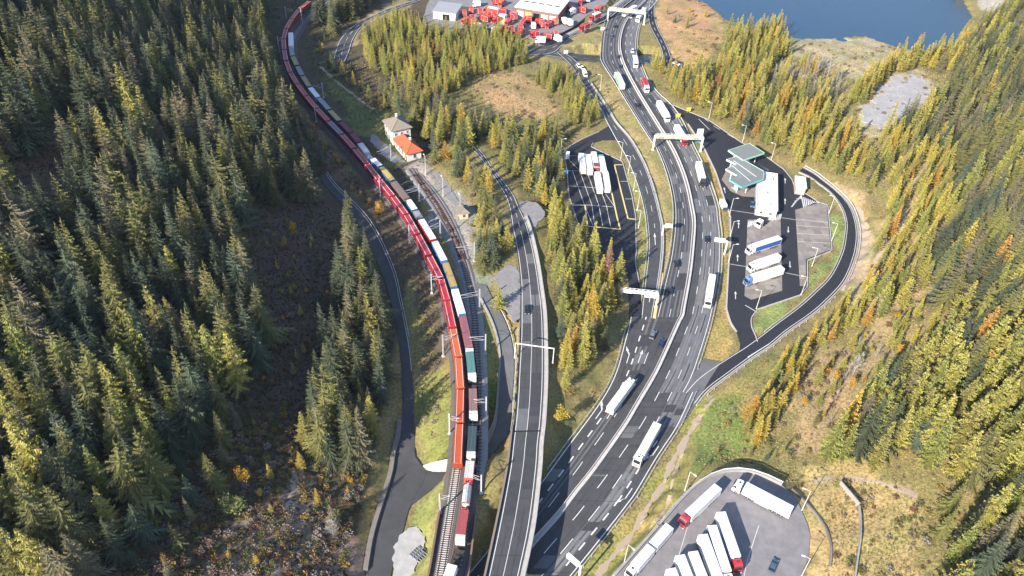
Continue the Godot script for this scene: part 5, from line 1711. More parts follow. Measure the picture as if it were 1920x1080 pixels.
# ---------------------------------------------------------------- railway
# [x, z of one end, x, z of the other, roof colour]
const RED_WAGONS := [
	[-13.332, -139.467, -13.95, -154.678, [0.5, 0.085, 0.02]],
	[-13.95, -154.678, -14.741, -168.466, [0.5, 0.085, 0.02]],
	[-14.741, -168.466, -16.423, -182.252, [0.55, 0.12, 0.03]],
	[-16.423, -182.252, -19.381, -195.831, [0.55, 0.12, 0.03]],
	[-19.381, -195.831, -22.632, -209.736, [0.42, 0.02, 0.03]],
	[-22.632, -209.736, -25.903, -221.553, [0.42, 0.02, 0.03]],
	[-25.903, -221.553, -31.635, -234.562, [0.36, 0.03, 0.045]],
	[-31.635, -234.562, -37.496, -247.558, [0.36, 0.03, 0.045]],
	[-37.496, -247.558, -43.617, -260.435, [0.36, 0.03, 0.045]],
	[-43.617, -260.435, -50.757, -272.828, [0.36, 0.03, 0.045]],
	[-50.757, -272.828, -58.275, -284.942, [0.36, 0.03, 0.045]],
	[-58.275, -284.942, -65.59, -297.148, [0.36, 0.03, 0.045]],
	[-65.59, -297.148, -73.135, -309.249, [0.36, 0.03, 0.045]],
	[-73.135, -309.249, -81.109, -321.154, [0.36, 0.03, 0.045]],
	[-81.109, -321.154, -89.428, -332.79, [0.16, 0.13, 0.15]],
	[-89.428, -332.79, -97.574, -344.518, [0.48, 0.03, 0.04]],
	[-97.574, -344.518, -105.245, -356.618, [0.48, 0.03, 0.04]],
	[-105.245, -356.618, -112.566, -368.79, [0.48, 0.03, 0.04]],
	[-112.566, -368.79, -119.147, -381.501, [0.36, 0.03, 0.045]],
	[-119.147, -381.501, -124.505, -394.667, [0.36, 0.03, 0.045]],
	[-124.505, -394.667, -128.843, -408.279, [0.36, 0.03, 0.045]],
	[-128.843, -408.279, -132.578, -422.123, [0.36, 0.03, 0.045]],
	[-132.578, -422.123, -134.614, -436.294, [0.36, 0.03, 0.045]],
	[-134.614, -436.294, -134.708, -450.604, [0.5, 0.085, 0.02]],
	[-134.708, -450.604, -133.814, -464.899, [0.5, 0.085, 0.02]],
	[-133.814, -464.899, -130.501, -478.417, [0.5, 0.085, 0.02]],
]

# [x, z, x, z, kind, roof colour, side colour, label]
const CONTAINERS := [
	[-13.56, -102.048, -12, -108.535, "box", [0.86, 0.86, 0.85], [0.86, 0.86, 0.85], "white container on the last wagon, at the edge of the view"],
	[-11.783, -109.444, -10.836, -114.39, "flat", [0.1, 0.07, 0.06], [0.08, 0.06, 0.05], "empty brown flat wagon between the white and red containers"],
	[-10.802, -114.86, -10.236, -124.947, "box_cream", [0.33, 0.07, 0.07], [0.62, 0.56, 0.47], "faded red container with a cream end near the bridge"],
	[-10.196, -126.131, -9.949, -133.807, "tank", [0.52, 0.5, 0.47], [0.45, 0.06, 0.05], "white tank container in a red frame"],
	[-9.938, -134.345, -9.757, -141.151, "box", [0.55, 0.52, 0.5], [0.45, 0.1, 0.08], "pale topped container with red edges above the tank"],
	[-9.725, -142.095, -9.914, -153.877, "box_cream", [0.045, 0.07, 0.075], [0.5, 0.5, 0.46], "dark green container with a pale end"],
	[-9.968, -157.384, -10.917, -168.798, "box_cream", [0.25, 0.13, 0.125], [0.6, 0.58, 0.53], "brownish pink container with a white end beside the catenary arms"],
	[-11.026, -169.917, -11.245, -172.177, "flat", [0.1, 0.07, 0.05], [0.1, 0.07, 0.05], "loaded brown flat wagon gap between containers"],
	[-11.334, -173.09, -13.209, -186.383, "box_two", [0.085, 0.21, 0.19], [0.6, 0.6, 0.57], "teal container with white ends"],
	[-13.301, -186.877, -16.595, -201.784, "box", [0.26, 0.1, 0.11], [0.26, 0.1, 0.11], "long dull maroon container behind the teal one"],
	[-16.738, -202.319, -20.499, -215.945, "box_blue", [0.86, 0.86, 0.85], [0.03, 0.13, 0.32], "white roofed container with a blue end"],
	[-20.668, -216.523, -25.247, -230.591, "box", [0.42, 0.29, 0.1], [0.03, 0.13, 0.3], "tan topped container on a blue body, middle of the train"],
	[-25.479, -231.212, -30.575, -243.341, "box", [0.86, 0.86, 0.85], [0.05, 0.16, 0.36], "white topped blue container behind the tan topped one"],
	[-30.884, -243.998, -37.4, -257.232, "box", [0.86, 0.86, 0.85], [0.42, 0.02, 0.03], "red container with a white roof"],
	[-37.759, -257.933, -40.225, -262.915, "box", [0.28, 0.29, 0.31], [0.1, 0.11, 0.12], "short grey container behind the red one"],
	[-40.397, -263.275, -44.289, -270.595, "box", [0.86, 0.86, 0.85], [0.04, 0.12, 0.26], "short white topped blue container by the sidings"],
	[-44.515, -270.965, -52.052, -283.572, "box", [0.19, 0.145, 0.13], [0.16, 0.1, 0.1], "long greyish brown covered wagon by the sidings"],
	[-52.284, -283.966, -58.888, -294.423, "box", [0.5, 0.36, 0.11], [0.03, 0.1, 0.2], "yellow topped container on a blue body below the station"],
	[-59.16, -294.835, -63.879, -301.045, "box", [0.86, 0.86, 0.85], [0.03, 0.12, 0.26], "short white topped blue container below the station"],
	[-64.218, -301.464, -66.114, -304.455, "tank", [0.86, 0.86, 0.85], [0.28, 0.29, 0.31], "small white tank container below the station"],
	[-66.359, -304.888, -71.492, -313.706, "box", [0.6, 0.6, 0.6], [0.5, 0.5, 0.5], "light grey box wagon in front of the station"],
	[-71.76, -314.155, -76.688, -321.899, "box", [0.2, 0.03, 0.06], [0.2, 0.03, 0.05], "dark crimson wagon just before the station"],
	[-76.985, -322.362, -83.813, -332.26, "box", [0.17, 0.03, 0.05], [0.2, 0.03, 0.05], "crimson wagon second before the station"],
	[-84.156, -332.741, -90.856, -342.581, "box", [0.44, 0.33, 0.13], [0.05, 0.07, 0.12], "tan topped container on the upper bend, first of three"],
	[-91.183, -343.084, -98.587, -354.424, "box", [0.32, 0.31, 0.33], [0.12, 0.12, 0.14], "grey container on the upper bend behind a tan one"],
	[-98.935, -354.951, -105.367, -365.209, "box", [0.86, 0.86, 0.85], [0.3, 0.3, 0.32], "white container on the upper bend beside the gantry"],
	[-105.689, -365.763, -111.692, -377.139, "box", [0.36, 0.28, 0.14], [0.08, 0.08, 0.1], "tan topped container on the upper bend, second of three"],
	[-111.962, -377.724, -117.121, -388.464, "box", [0.25, 0.25, 0.28], [0.12, 0.12, 0.14], "grey container on the upper bend, middle of the curve"],
	[-117.427, -389.072, -122.098, -399.682, "box", [0.4, 0.31, 0.13], [0.08, 0.1, 0.1], "tan topped container on the upper bend, last of three"],
	[-122.345, -400.322, -125.722, -410.836, "box", [0.33, 0.31, 0.31], [0.2, 0.2, 0.2], "grey container near the head of the train"],
	[-126.072, -412.187, -130.582, -430.365, "box", [0.86, 0.86, 0.85], [0.86, 0.86, 0.85], "long white container at the head of the mixed train"],
]

const MASTS_WEST := [
	[-139.5, 6, -456.1],
	[-133.5, 6, -414.3],
	[-97, 6, -338.9],
	[-56.9, 6, -278.7],
	[-40.7, 6, -246.9],
	[-29.1, 6, -218],
	[-22, 6, -187.1],
	[-17, 6, -154.1],
	[-17.2, 6, -126.1],
]

const MASTS_EAST := [
	[-130.1, 6, -454.7],
	[-98.3, 6, -362.3],
	[-56.3, 6, -306],
	[-40.1, 6, -275.2],
	[-29, 6, -250.8],
	[-14.9, 6, -237.6],
	[-11.3, 6, -211],
	[-8, 6, -188.4],
	[-6.4, 6, -161.2],
	[-6.2, 6, -132.7],
]

const YARD_LAMPS := [
	[-39.9, 6, -296.3],
	[-30.7, 6, -279.9],
	[-22.5, 6, -267.3],
]

# paint with blotches of dirt and bleaching
func dusty(c: Array, rough: float) -> StandardMaterial3D:
	var key := "dusty %s" % [c]
	if not mats.has(key):
		if not mats.has("blotch"):
			mats["blotch"] = grain(0.03, 0.62, 1.22, 6, Vector3.ONE, 44)
		var m := StandardMaterial3D.new()
		m.albedo_color = Color(c[0], c[1], c[2]).linear_to_srgb()
		m.albedo_texture = mats["blotch"]
		m.uv1_triplanar = true
		m.uv1_world_triplanar = true
		m.uv1_scale = Vector3.ONE * 0.12
		m.roughness = rough
		mats[key] = m
	return mats[key]

func sleeper_mesh(old: bool) -> Mesh:
	return cached("sleeper %s" % old, func() -> Mesh:
		var s := Shape.new()
		s.soft_box(Vector3(0, -0.02, 0), Vector3(2.5, 0.2, 0.27), 0.03)
		return s.commit(paint(0.10, 0.07, 0.055, 0.9) if old else paint(0.43, 0.41, 0.38, 0.9)))

func lay_track(called: String, key: String, from: float, to: float, single_from: float, single_to: float, old := false) -> void:
	var c := along(points(key), 0.65)
	var o := Node3D.new()
	o.name = numbered(called)
	add_child(o)
	o.set_meta("kind", "structure")
	var fine := evenly(c, maxi(4, int(length_of(c) / 4.0)))
	var b := Shape.new()
	# ballast bed with sloping shoulders
	for k in fine.size() - 1:
		var o0 := side(fine, k)
		var o1 := side(fine, k + 1)
		var prof := [[-3.1, -0.55], [-1.9, -0.06], [1.9, -0.06], [3.1, -0.55]]
		for n in 3:
			var e: Array = prof[n]
			var f: Array = prof[n + 1]
			b.quad(fine[k] + o0 * e[0] + Vector3(0, e[1], 0), fine[k + 1] + o1 * e[0] + Vector3(0, e[1], 0), fine[k + 1] + o1 * f[0] + Vector3(0, f[1], 0), fine[k] + o0 * f[0] + Vector3(0, f[1], 0))
	part(o, "ballast", b.commit(mats["gravel"] if old else mats["ballast"]))
	for x in [-0.755, 0.755]:
		var r := Shape.new()
		wall_into(r, shifted(fine, x, 0.08), 0.14, 0.17, 0.02, 0.09)
		part(o, "rail", r.commit(paint(0.14, 0.09, 0.07, 0.45, 0.5) if not old else paint(0.10, 0.045, 0.03, 0.8)))
	var n := c.size()
	var rest := Shape.new()
	for k in range(int(from * n), int(to * n)):
		var t := yaw_of(side(c, k)) - PI / 2
		if k >= int(single_from * n) and k < int(single_to * n) and (k % 2 == 0 or not old):
			part(o, "sleeper", sleeper_mesh(old), c[k], t)
		elif k % 2 == 0:
			rest.box(c[k] + Vector3(0, -0.02, 0), Vector3(2.5, 0.2, 0.27), Basis(Vector3.UP, t))
	if rest.v.size():
		stuff_part(o, "sleeper_row", rest.commit(paint(0.10, 0.07, 0.055, 0.9) if old else paint(0.43, 0.41, 0.38, 0.9)))

func bogie_mesh() -> Mesh:
	return cached("bogie", func() -> Mesh:
		var s := Shape.new()
		for x in [-0.95, 0.95]:
			s.box(Vector3(x, 0.55, 0), Vector3(0.16, 0.34, 2.4))
		for z in [-0.9, 0.9]:
			s.tube(Vector3(-0.85, 0.46, z), Vector3(0.85, 0.46, z), 0.08, 0.08, 6)
			for x in [-0.755, 0.755]:
				s.tube(Vector3(x - 0.07, 0.46, z), Vector3(x + 0.07, 0.46, z), 0.46, 0.46, 12)
		s.box(Vector3(0, 0.72, 0), Vector3(1.8, 0.2, 0.5))
		return s.commit(paint(0.05, 0.04, 0.035, 0.8)))

func buffers(o: Node3D, l: float) -> void:
	for z in [-1.0, 1.0]:
		for x in [-0.87, 0.87]:
			part(o, "buffer", cached("buffer", func() -> Mesh:
				var s := Shape.new()
				s.tube(Vector3(0, 0, -0.3), Vector3(0, 0, 0.22), 0.09, 0.09, 6)
				s.tube(Vector3(0, 0, 0.18), Vector3(0, 0, 0.26), 0.22, 0.22, 10)
				return s.commit(paint(0.05, 0.05, 0.05, 0.6))), Vector3(x, 1.05, z * (l / 2 + 0.02)), 0.0 if z > 0 else PI)

func red_wagon(d: Array, number: int) -> void:
	var a := Vector3(d[0], RAIL, d[1])
	var b := Vector3(d[2], RAIL, d[3])
	var l := a.distance_to(b) - 0.95
	var c: Array = d[4]
	if l < 6.0:
		return
	var tone := "orange red" if c[1] > 0.07 else ("dull grey red" if absf(c[0] - c[2]) < 0.05 else ("dark maroon" if c[0] < 0.2 else "bright red"))
	var nth := ["first", "second", "third", "fourth", "fifth", "sixth", "seventh", "eighth", "ninth", "tenth", "eleventh", "twelfth", "thirteenth", "fourteenth", "fifteenth", "sixteenth", "seventeenth", "eighteenth", "nineteenth", "twentieth", "twenty-first", "twenty-second", "twenty-third", "twenty-fourth", "twenty-fifth", "twenty-sixth", "twenty-seventh", "twenty-eighth", "twenty-ninth", "thirtieth"][number] as String
	var o := thing("freight_wagon", "%s flat-topped freight wagon, %s from the near end of the red train" % [tone, nth], "wagon", (a + b) / 2 + Vector3(0, 0.25, 0), yaw_of(b - a), "wagons of the red train")
	var near := number < 12
	l = snappedf(l, 0.3)
	var dark := [c[0] * 0.55, c[1] * 0.45, c[2] * 0.7]
	part(o, "body", cached("red body %.2f %s" % [l, c], func() -> Mesh:
		var s := Shape.new()
		s.soft_box(Vector3(0, 2.35, 0), Vector3(2.7, 2.3, l), 0.12)
		return s.commit(tint(dark, 0.6))))
	part(o, "roof", cached("red roof %.2f %s" % [l, c], func() -> Mesh:
		var s := Shape.new()
		s.soft_box(Vector3(0, 3.55, 0), Vector3(2.3, 0.16, l - 0.1), 0.05)
		for k in int(l / 1.2):
			s.box(Vector3(0, 3.635, -l / 2 + 0.7 + k * 1.2), Vector3(2.2, 0.03, 0.1))
		return s.commit(dusty(c, 0.45))))
	for x in [-1.0, 1.0]:
		part(o, "roof_rail", cached("red rail %.2f" % l, func() -> Mesh:
			var s := Shape.new()
			s.box(Vector3(0, 3.68, 0), Vector3(0.15, 0.14, l - 0.2))
			return s.commit(paint(0.72, 0.52, 0.47, 0.5))), Vector3(x * 0.95, 0, 0))
		if near:
			part(o, "side_rib", cached("red ribs %.2f %s %d" % [l, c, int(x)], func() -> Mesh:
				var s := Shape.new()
				for k in int(l / 1.0) + 1:
					s.box(Vector3(x * 1.37, 2.2, -l / 2 + 0.15 + k * (l - 0.3) / int(l / 1.0)), Vector3(0.12, 1.9, 0.14))
				s.box(Vector3(x * 1.37, 1.3, 0), Vector3(0.12, 0.14, l))
				s.box(Vector3(x * 1.36, 3.3, 0), Vector3(0.1, 0.12, l))
				return s.commit(tint([c[0] * 0.8, c[1] * 0.6, c[2] * 0.8], 0.6))))
	part(o, "underframe", cached("underframe %.2f" % l, func() -> Mesh:
		var s := Shape.new()
		s.box(Vector3(0, 1.08, 0), Vector3(2.5, 0.26, l))
		return s.commit(paint(0.04, 0.035, 0.035, 0.8))))
	for z in [-1.0, 1.0]:
		part(o, "bogie", bogie_mesh(), Vector3(0, 0, z * (l / 2 - 2.2)))
	if number == 0:
		buffers(o, l)
		for x in [-1.1, 1.1]:
			part(o, "end_lamp", cached("end lamp", func() -> Mesh:
				var s := Shape.new()
				s.soft_box(Vector3(0, 1.7, 0), Vector3(0.22, 0.22, 0.14), 0.03)
				return s.commit(paint(0.5, 0.02, 0.02, 0.3))), Vector3(x, 0, l / 2 + 0.05))

func ribbed_box(l: float, w: float, y0: float, y1: float, m: Material) -> Mesh:
	var s := Shape.new()
	s.box(Vector3(0, (y0 + y1) / 2, 0), Vector3(w - 0.12, y1 - y0, l - 0.12))
	var n := int(l / 0.45)
	for k in n:
		for x in [-1.0, 1.0]:
			s.box(Vector3(x * (w / 2 - 0.045), (y0 + y1) / 2, -l / 2 + (k + 0.5) * l / n), Vector3(0.07, y1 - y0 - 0.25, l / n * 0.5))
	for x in [-1.0, 1.0]:
		for z in [-1.0, 1.0]:
			s.box(Vector3(x * (w / 2 - 0.08), (y0 + y1) / 2, z * (l / 2 - 0.08)), Vector3(0.16, y1 - y0, 0.16))
		for y in [y0 + 0.07, y1 - 0.07]:
			s.box(Vector3(x * (w / 2 - 0.05), y, 0), Vector3(0.1, 0.14, l - 0.3))
	return s.commit(m)

func container_wagon(d: Array) -> void:
	var a := Vector3(d[0], RAIL, d[1])
	var b := Vector3(d[2], RAIL, d[3])
	var l := a.distance_to(b)
	var kind: String = d[4]
	var w := thing("container_wagon", "flat wagon under the " + d[7] if kind != "flat" else d[7], "wagon", (a + b) / 2 + Vector3(0, 0.25, 0), yaw_of(b - a), "wagons of the mixed train")
	var long := snappedf(l - 0.2, 0.1)
	part(w, "underframe", cached("flat frame %.1f %s" % [long, kind == "flat"], func() -> Mesh:
		var s := Shape.new()
		s.box(Vector3(0, 1.02, 0), Vector3(0.9, 0.34, long))
		for x in [-1.2, 1.2]:
			s.box(Vector3(x, 1.08, 0), Vector3(0.16, 0.22, long))
		for k in int(long / 1.6) + 1:
			s.box(Vector3(0, 1.1, -long / 2 + 0.1 + k * (long - 0.2) / maxi(1, int(long / 1.6))), Vector3(2.5, 0.14, 0.2))
		if kind == "flat":
			s.box(Vector3(0, 1.05, 0), Vector3(2.3, 0.05, long - 0.2))
			for z in [-0.35, 0.0, 0.3]:
				s.box(Vector3(0.2 - z, 1.3, z * long), Vector3(1.7, 0.35, 0.5))
		return s.commit(paint(0.045, 0.035, 0.03, 0.8))))
	if long > 4.5:
		for z in [-1.0, 1.0]:
			part(w, "bogie", bogie_mesh(), Vector3(0, 0, z * maxf(1.3, long / 2 - 2.0)))
	else:
		part(w, "bogie", bogie_mesh())
	if kind == "flat":
		return
	var roof: Array = d[5]
	var body: Array = d[6]
	var o := thing("tank_container" if kind == "tank" else "freight_container", d[7], "container", w.position, w.rotation.y, "load of the mixed train")
	var n := snappedf(maxf(2.4, l - 0.9), 0.1)
	if kind == "tank":
		var s := Shape.new()
		var rings := []
		for q in [[-0.5, 0.5], [-0.47, 0.95], [-0.42, 1.16], [0.42, 1.16], [0.47, 0.95], [0.5, 0.5]]:
			var r := []
			for k in 16:
				r.append(Vector3(sin(TAU * k / 16) * q[1], 2.5 + cos(TAU * k / 16) * q[1], q[0] * n))
			rings.append(r)
		s.loft(rings)
		part(o, "barrel", s.commit(tint(roof, 0.35)))
		s = Shape.new()
		for z in [-1.0, 1.0]:
			for x in [-1.1, 1.1]:
				s.box(Vector3(x, 2.45, z * (n / 2 - 0.08)), Vector3(0.16, 2.5, 0.16))
			for y in [1.25, 3.7]:
				s.box(Vector3(0, y, z * (n / 2 - 0.08)), Vector3(2.3, 0.16, 0.16))
		for x in [-1.1, 1.1]:
			s.box(Vector3(x, 1.25, 0), Vector3(0.14, 0.16, n))
		part(o, "frame", s.commit(tint(body, 0.5)))
		s = Shape.new()
		s.box(Vector3(0, 3.7, 0), Vector3(0.6, 0.08, n - 0.4))
		s.tube(Vector3(0, 3.6, 0), Vector3(0, 3.88, 0), 0.3, 0.3, 10)
		part(o, "walkway", s.commit(paint(0.4, 0.4, 0.4, 0.6)))
		return
	var side_colour := body if kind == "box" else roof
	part(o, "body", ribbed_box(n, 2.55, 1.2, 3.95, tint(side_colour, 0.6)))
	var s2 := Shape.new()
	s2.soft_box(Vector3(0, 3.97, 0), Vector3(2.46, 0.1, n - 0.1), 0.03)
	for k in int(n / 0.6):
		s2.box(Vector3(0, 4.02, -n / 2 + 0.4 + k * 0.6), Vector3(2.3, 0.025, 0.28))
	var grime := dusty(roof, 0.6)
	part(o, "roof", s2.commit(grime))
	for z in [-1.0, 1.0]:
		part(o, "end_door", cached("end door %s %s" % [kind, body], func() -> Mesh:
			var s := Shape.new()
			s.box(Vector3(0, 2.55, 0), Vector3(2.4, 2.6, 0.06))
			for x in [-0.8, -0.3, 0.3, 0.8]:
				s.box(Vector3(x, 2.55, 0.05 * z), Vector3(0.06, 2.5, 0.06))
			return s.commit(tint(body, 0.6))), Vector3(0, 0, z * (n / 2 + 0.0)))
	if kind in ["box_cream", "box_two"]:
		# pale load end: a short swap box at the near end (and at the far end)
		for z in ([-1.0, 1.0] if kind == "box_two" else [1.0]):
			part(o, "pale_end", cached("pale end %s" % [body], func() -> Mesh:
				var s := Shape.new()
				s.soft_box(Vector3(0, 2.6, 0), Vector3(2.58, 2.92, 1.5), 0.05)
				return s.commit(tint(body, 0.65))), Vector3(0, 0, z * (n / 2 - 0.7)))

func mast(at: Vector3, arm: Vector3, label: String) -> void:
	var o := thing("catenary_mast", label, "mast", at, 0.0, "catenary masts of the railway")
	var base := height(at.x, at.z)
	o.position.y = minf(at.y, base)
	var up := at.y - o.position.y
	var steel: Material = mats["steel"]
	part(o, "post", cached("mast post %.1f" % up, func() -> Mesh:
		var s := Shape.new()
		var t := up + 8.6
		for x in [-0.16, 0.16]:
			s.box(Vector3(x, t / 2, 0), Vector3(0.07, t, 0.3))
		s.box(Vector3(0, t / 2, 0), Vector3(0.3, t, 0.05))
		s.box(Vector3(0, 0.25, 0), Vector3(0.9, 0.5, 0.9))
		return s.commit(steel)), Vector3.ZERO, yaw_of(arm) + PI / 2)
	var s := Shape.new()
	var f := Vector3(arm.x, 0, arm.z)
	var u := Vector3(0, up, 0)
	s.tube(u + Vector3(0, 7.6, 0), u + f + Vector3(0, 7.2, 0), 0.06, 0.05)
	s.tube(u + Vector3(0, 6.0, 0), u + f + Vector3(0, 7.2, 0), 0.05, 0.05)
	s.tube(u + Vector3(0, 5.9, 0), u + f * 0.9 + Vector3(0, 5.8, 0), 0.05, 0.04)
	part(o, "cantilever_arm", s.commit(steel))
	s = Shape.new()
	for y in [7.6, 6.0]:
		for k in 4:
			s.tube(u + f.normalized() * (0.3 + k * 0.1) + Vector3(0, y, 0), u + f.normalized() * (0.36 + k * 0.1) + Vector3(0, y, 0), 0.12, 0.12, 8)
	part(o, "insulator", s.commit(paint(0.12, 0.05, 0.03, 0.3)))

func build_railway() -> void:
	lay_track("railway_track", "track_one", 0.0, 1.0, 0.885, 1.0)
	lay_track("railway_track", "track_two", 0.0, 1.0, 2.0, 2.0)
	lay_track("siding_track", "siding_one", 0.0, 1.0, 0.18, 0.55, true)
	lay_track("siding_track", "siding_two", 0.0, 1.0, 0.2, 1.0, true)
	# railway deck over the motorway, with brown side girders
	var t1 := along(points("track_one"), 3.0)
	var t2 := along(points("track_two"), 3.0)
	var s := Shape.new()
	var d1 := t1.slice(t1.size() - 9)
	var dl := shifted(d1, -2.9, -0.5)
	var dr := []
	for k in d1.size():
		dr.append(d1[k] - side(d1, k) * 7.2 + Vector3(0, -0.5, 0))
	deck_into(s, dl, dr, 0.0, 1.4)
	structure("railway_bridge", s.commit(mats["masonry"]))
	wall("bridge_girder", "rusty brown girder on the access road side of the railway bridge", "girder", dl, 0.5, 1.4, paint(0.17, 0.10, 0.07, 0.85), 1.2)
	wall("bridge_girder", "rusty brown girder on the main road side of the railway bridge", "girder", dr, 0.5, 1.4, paint(0.19, 0.12, 0.085, 0.85), 1.2)
	var k := 0
	for d in RED_WAGONS:
		red_wagon(d, k)
		k += 1
	for d in CONTAINERS:
		container_wagon(d)
	var words := ["first", "second", "third", "fourth", "fifth", "sixth", "seventh", "eighth", "ninth", "tenth", "eleventh"]
	k = 0
	for p in MASTS_WEST:
		var q := Vector3(p[0], p[1], p[2])
		var near := nearest(t1, q)
		mast(q, (near - q) * Vector3(1, 0, 1), "steel catenary mast on the slope side of the red train, %s from the upper bend" % words[k])
		k += 1
	k = 0
	for p in MASTS_EAST:
		var q := Vector3(p[0], p[1], p[2])
		var near := nearest(t2, q)
		mast(q, ((near - q) * Vector3(1, 0, 1)).limit_length(7.0), "steel catenary mast on the main road side of the tracks, %s from the upper bend" % words[k])
		k += 1
	# contact wires over both tracks
	for key in ["track_one", "track_two"]:
		var c := along(points(key), 12.0)
		var w := Shape.new()
		for n in c.size() - 1:
			w.tube(c[n] + Vector3(0, 5.9, 0), c[n + 1] + Vector3(0, 5.9, 0), 0.02, 0.02, 3)
			w.tube(c[n] + Vector3(0, 7.1, 0), c[n + 1] + Vector3(0, 7.1, 0), 0.02, 0.02, 3)
		var o := structure("overhead_wire", w.commit(paint(0.1, 0.09, 0.08, 0.5)))
		o.remove_meta("kind")
		tag(o, "overhead wires above the red train" if key == "track_one" else "overhead wires above the mixed container train", "wire")
	k = 0
	for p in YARD_LAMPS:
		lamp(Vector3(p[0], p[1], p[2]), 0.4, "slim lamp post beside the station sidings, %s from the station" % words[k])
		k += 1
	# green noise fence beside the track
	var f := thing("mesh_fence", "dark green wire fence on the grass beside the red train", "fence", Vector3.ZERO)
	var fp := [Vector3(-27.2, 0, -171.0), Vector3(-26.6, 0, -166.0), Vector3(-25.1, 0, -158.9)]
	for n in 9:
		var q: Vector3 = evenly(fp, 8)[n]
		q.y = height(q.x, q.z)
		var ps := Shape.new()
		ps.box(Vector3(0, 0.9, 0), Vector3(0.08, 2.2, 0.08))
		part(f, "post", ps.commit(paint(0.03, 0.08, 0.04, 0.6)), q)
	var fl := evenly(fp, 8)
	var fm := Shape.new()
	for n in 8:
		for y in 8:
			var a: Vector3 = fl[n]
			var b: Vector3 = fl[n + 1]
			a.y = height(a.x, a.z) + 0.2 + y * 0.25
			b.y = height(b.x, b.z) + 0.2 + y * 0.25
			fm.tube(a, b, 0.025, 0.025, 3)
	part(f, "wire_mesh", fm.commit(paint(0.03, 0.08, 0.04, 0.6)))

func nearest(p: Array, q: Vector3) -> Vector3:
	var best: Vector3 = p[0]
	for e in p:
		if Vector2(e.x - q.x, e.z - q.z).length() < Vector2(best.x - q.x, best.z - q.z).length():
			best = e
	return best

# ---------------------------------------------------------------- buildings, signs and lamps
const LAMPS := [
	[[48.6, 0, -326.2], 1.4, "between the dark truck lot and the exit ramp"],
	[[51.1, 0, -313.8], 1.4, "between the dark truck lot and the exit ramp"],
	[[52.3, 0, -299.8], 1.4, "between the dark truck lot and the exit ramp"],
	[[52.7, 0, -285.3], 1.4, "between the dark truck lot and the exit ramp"],
	[[51.8, 0, -271.3], 1.4, "between the dark truck lot and the exit ramp"],
	[[20.1, 0.6, -325.7], -1.4, "at the forest corner of the dark truck lot"],
	[[92, 0, -283.1], -1.4, "along the motorway side of the service area"],
	[[89.2, 0, -266.5], -1.4, "along the motorway side of the service area"],
	[[85.9, 0, -250.7], -1.4, "along the motorway side of the service area"],
	[[131.9, 0, -268.1], 1.4, "along the loop ramp side of the service area"],
	[[136.4, 0, -288.4], 1.4, "along the loop ramp side of the service area"],
	[[119.2, 0, -250.6], 1.4, "along the loop ramp side of the service area"],
	[[110.4, 0, -232.5], 1.4, "along the loop ramp side of the service area"],
	[[91.4, 0, -223.4], 1.4, "along the loop ramp side of the service area"],
	[[110, 0.1, -347], 1.4, "on the forest edge of the service area"],
	[[97.1, 0.1, -369.5], 1.4, "on the forest edge of the service area"],
	[[120.6, 0, -331.1], 1.4, "behind the service station canopy"],
	[[52.9, 0, -397.7], 1.2, "beside the upper exit ramp"],
	[[42.7, 0, -395.5], 1.2, "beside the upper exit ramp"],
	[[52, 5, -137.3], -2.4, "on the parapet beside the red cabbed truck"],
	[[84.5, 5, -132.5], 1.2, "at the dry grass edge of the lower parking lot"],
	[[32.7, 5, -113.6], -2.4, "on the parapet beside the drawbar truck"],
	[[79.1, 5, -111.8], 1.2, "beside the parked estate car"],
]

# small machines in the depot yard: [x, z, yaw, colour]
const DEPOT := [
	[-32.6, -487.8, 0, 0],
	[-30.2, -497.7, 1.7, 1],
	[-27.5, -485.8, 0.3, 0],
	[-22.9, -481.2, 2, 2],
	[-18.6, -479.2, 0.6, 0],
	[-16.6, -472.8, 2.3, 0],
	[-12.9, -478.1, 0.9, 1],
	[-9.1, -470.3, 2.6, 0],
	[-6.2, -483.9, 1.2, 2],
	[-0.3, -469.7, 2.9, 0],
	[2.2, -476.5, 1.5, 0],
	[6.1, -467.1, 0.1, 1],
	[9.4, -473.1, 1.8, 0],
	[19.1, -475, 0.4, 2],
	[21.9, -483.6, 2.1, 0],
	[28.2, -496.3, 0.7, 0],
	[30, -491.3, 2.4, 1],
	[36.9, -495.5, 1, 0],
	[-14.4, -500.3, 2.7, 2],
	[-18, -503.5, 1.3, 0],
	[36.1, -509.7, 3, 0],
	[39.7, -513.7, 1.6, 1],
	[-36.8, -482.2, 0.2, 0],
]

func lamp(at: Vector3, turn: float, label: String, tall := 9.0) -> void:
	var o := thing("street_lamp", label, "street lamp", Vector3(at.x, maxf(at.y, height(at.x, at.z)) - 0.05, at.z), turn, "street lamps")
	part(o, "post", cached("lamp post %.1f" % tall, func() -> Mesh:
		var s := Shape.new()
		s.tube(Vector3.ZERO, Vector3(0, tall, 0), 0.14, 0.08, 8)
		s.tube(Vector3.ZERO, Vector3(0, 0.6, 0), 0.2, 0.2, 8)
		return s.commit(mats["pale_steel"])))
	part(o, "arm", cached("lamp arm %.1f" % tall, func() -> Mesh:
		var s := Shape.new()
		s.tube(Vector3(0, tall - 0.1, 0), Vector3(0, tall + 0.15, -1.5), 0.07, 0.06, 6)
		return s.commit(mats["pale_steel"])))
	part(o, "lamp_head", cached("lamp head", func() -> Mesh:
		var s := Shape.new()
		s.soft_box(Vector3.ZERO, Vector3(0.42, 0.16, 0.95), 0.05)
		return s.commit(paint(0.7, 0.7, 0.7, 0.5))), Vector3(0, tall + 0.15, -1.8))

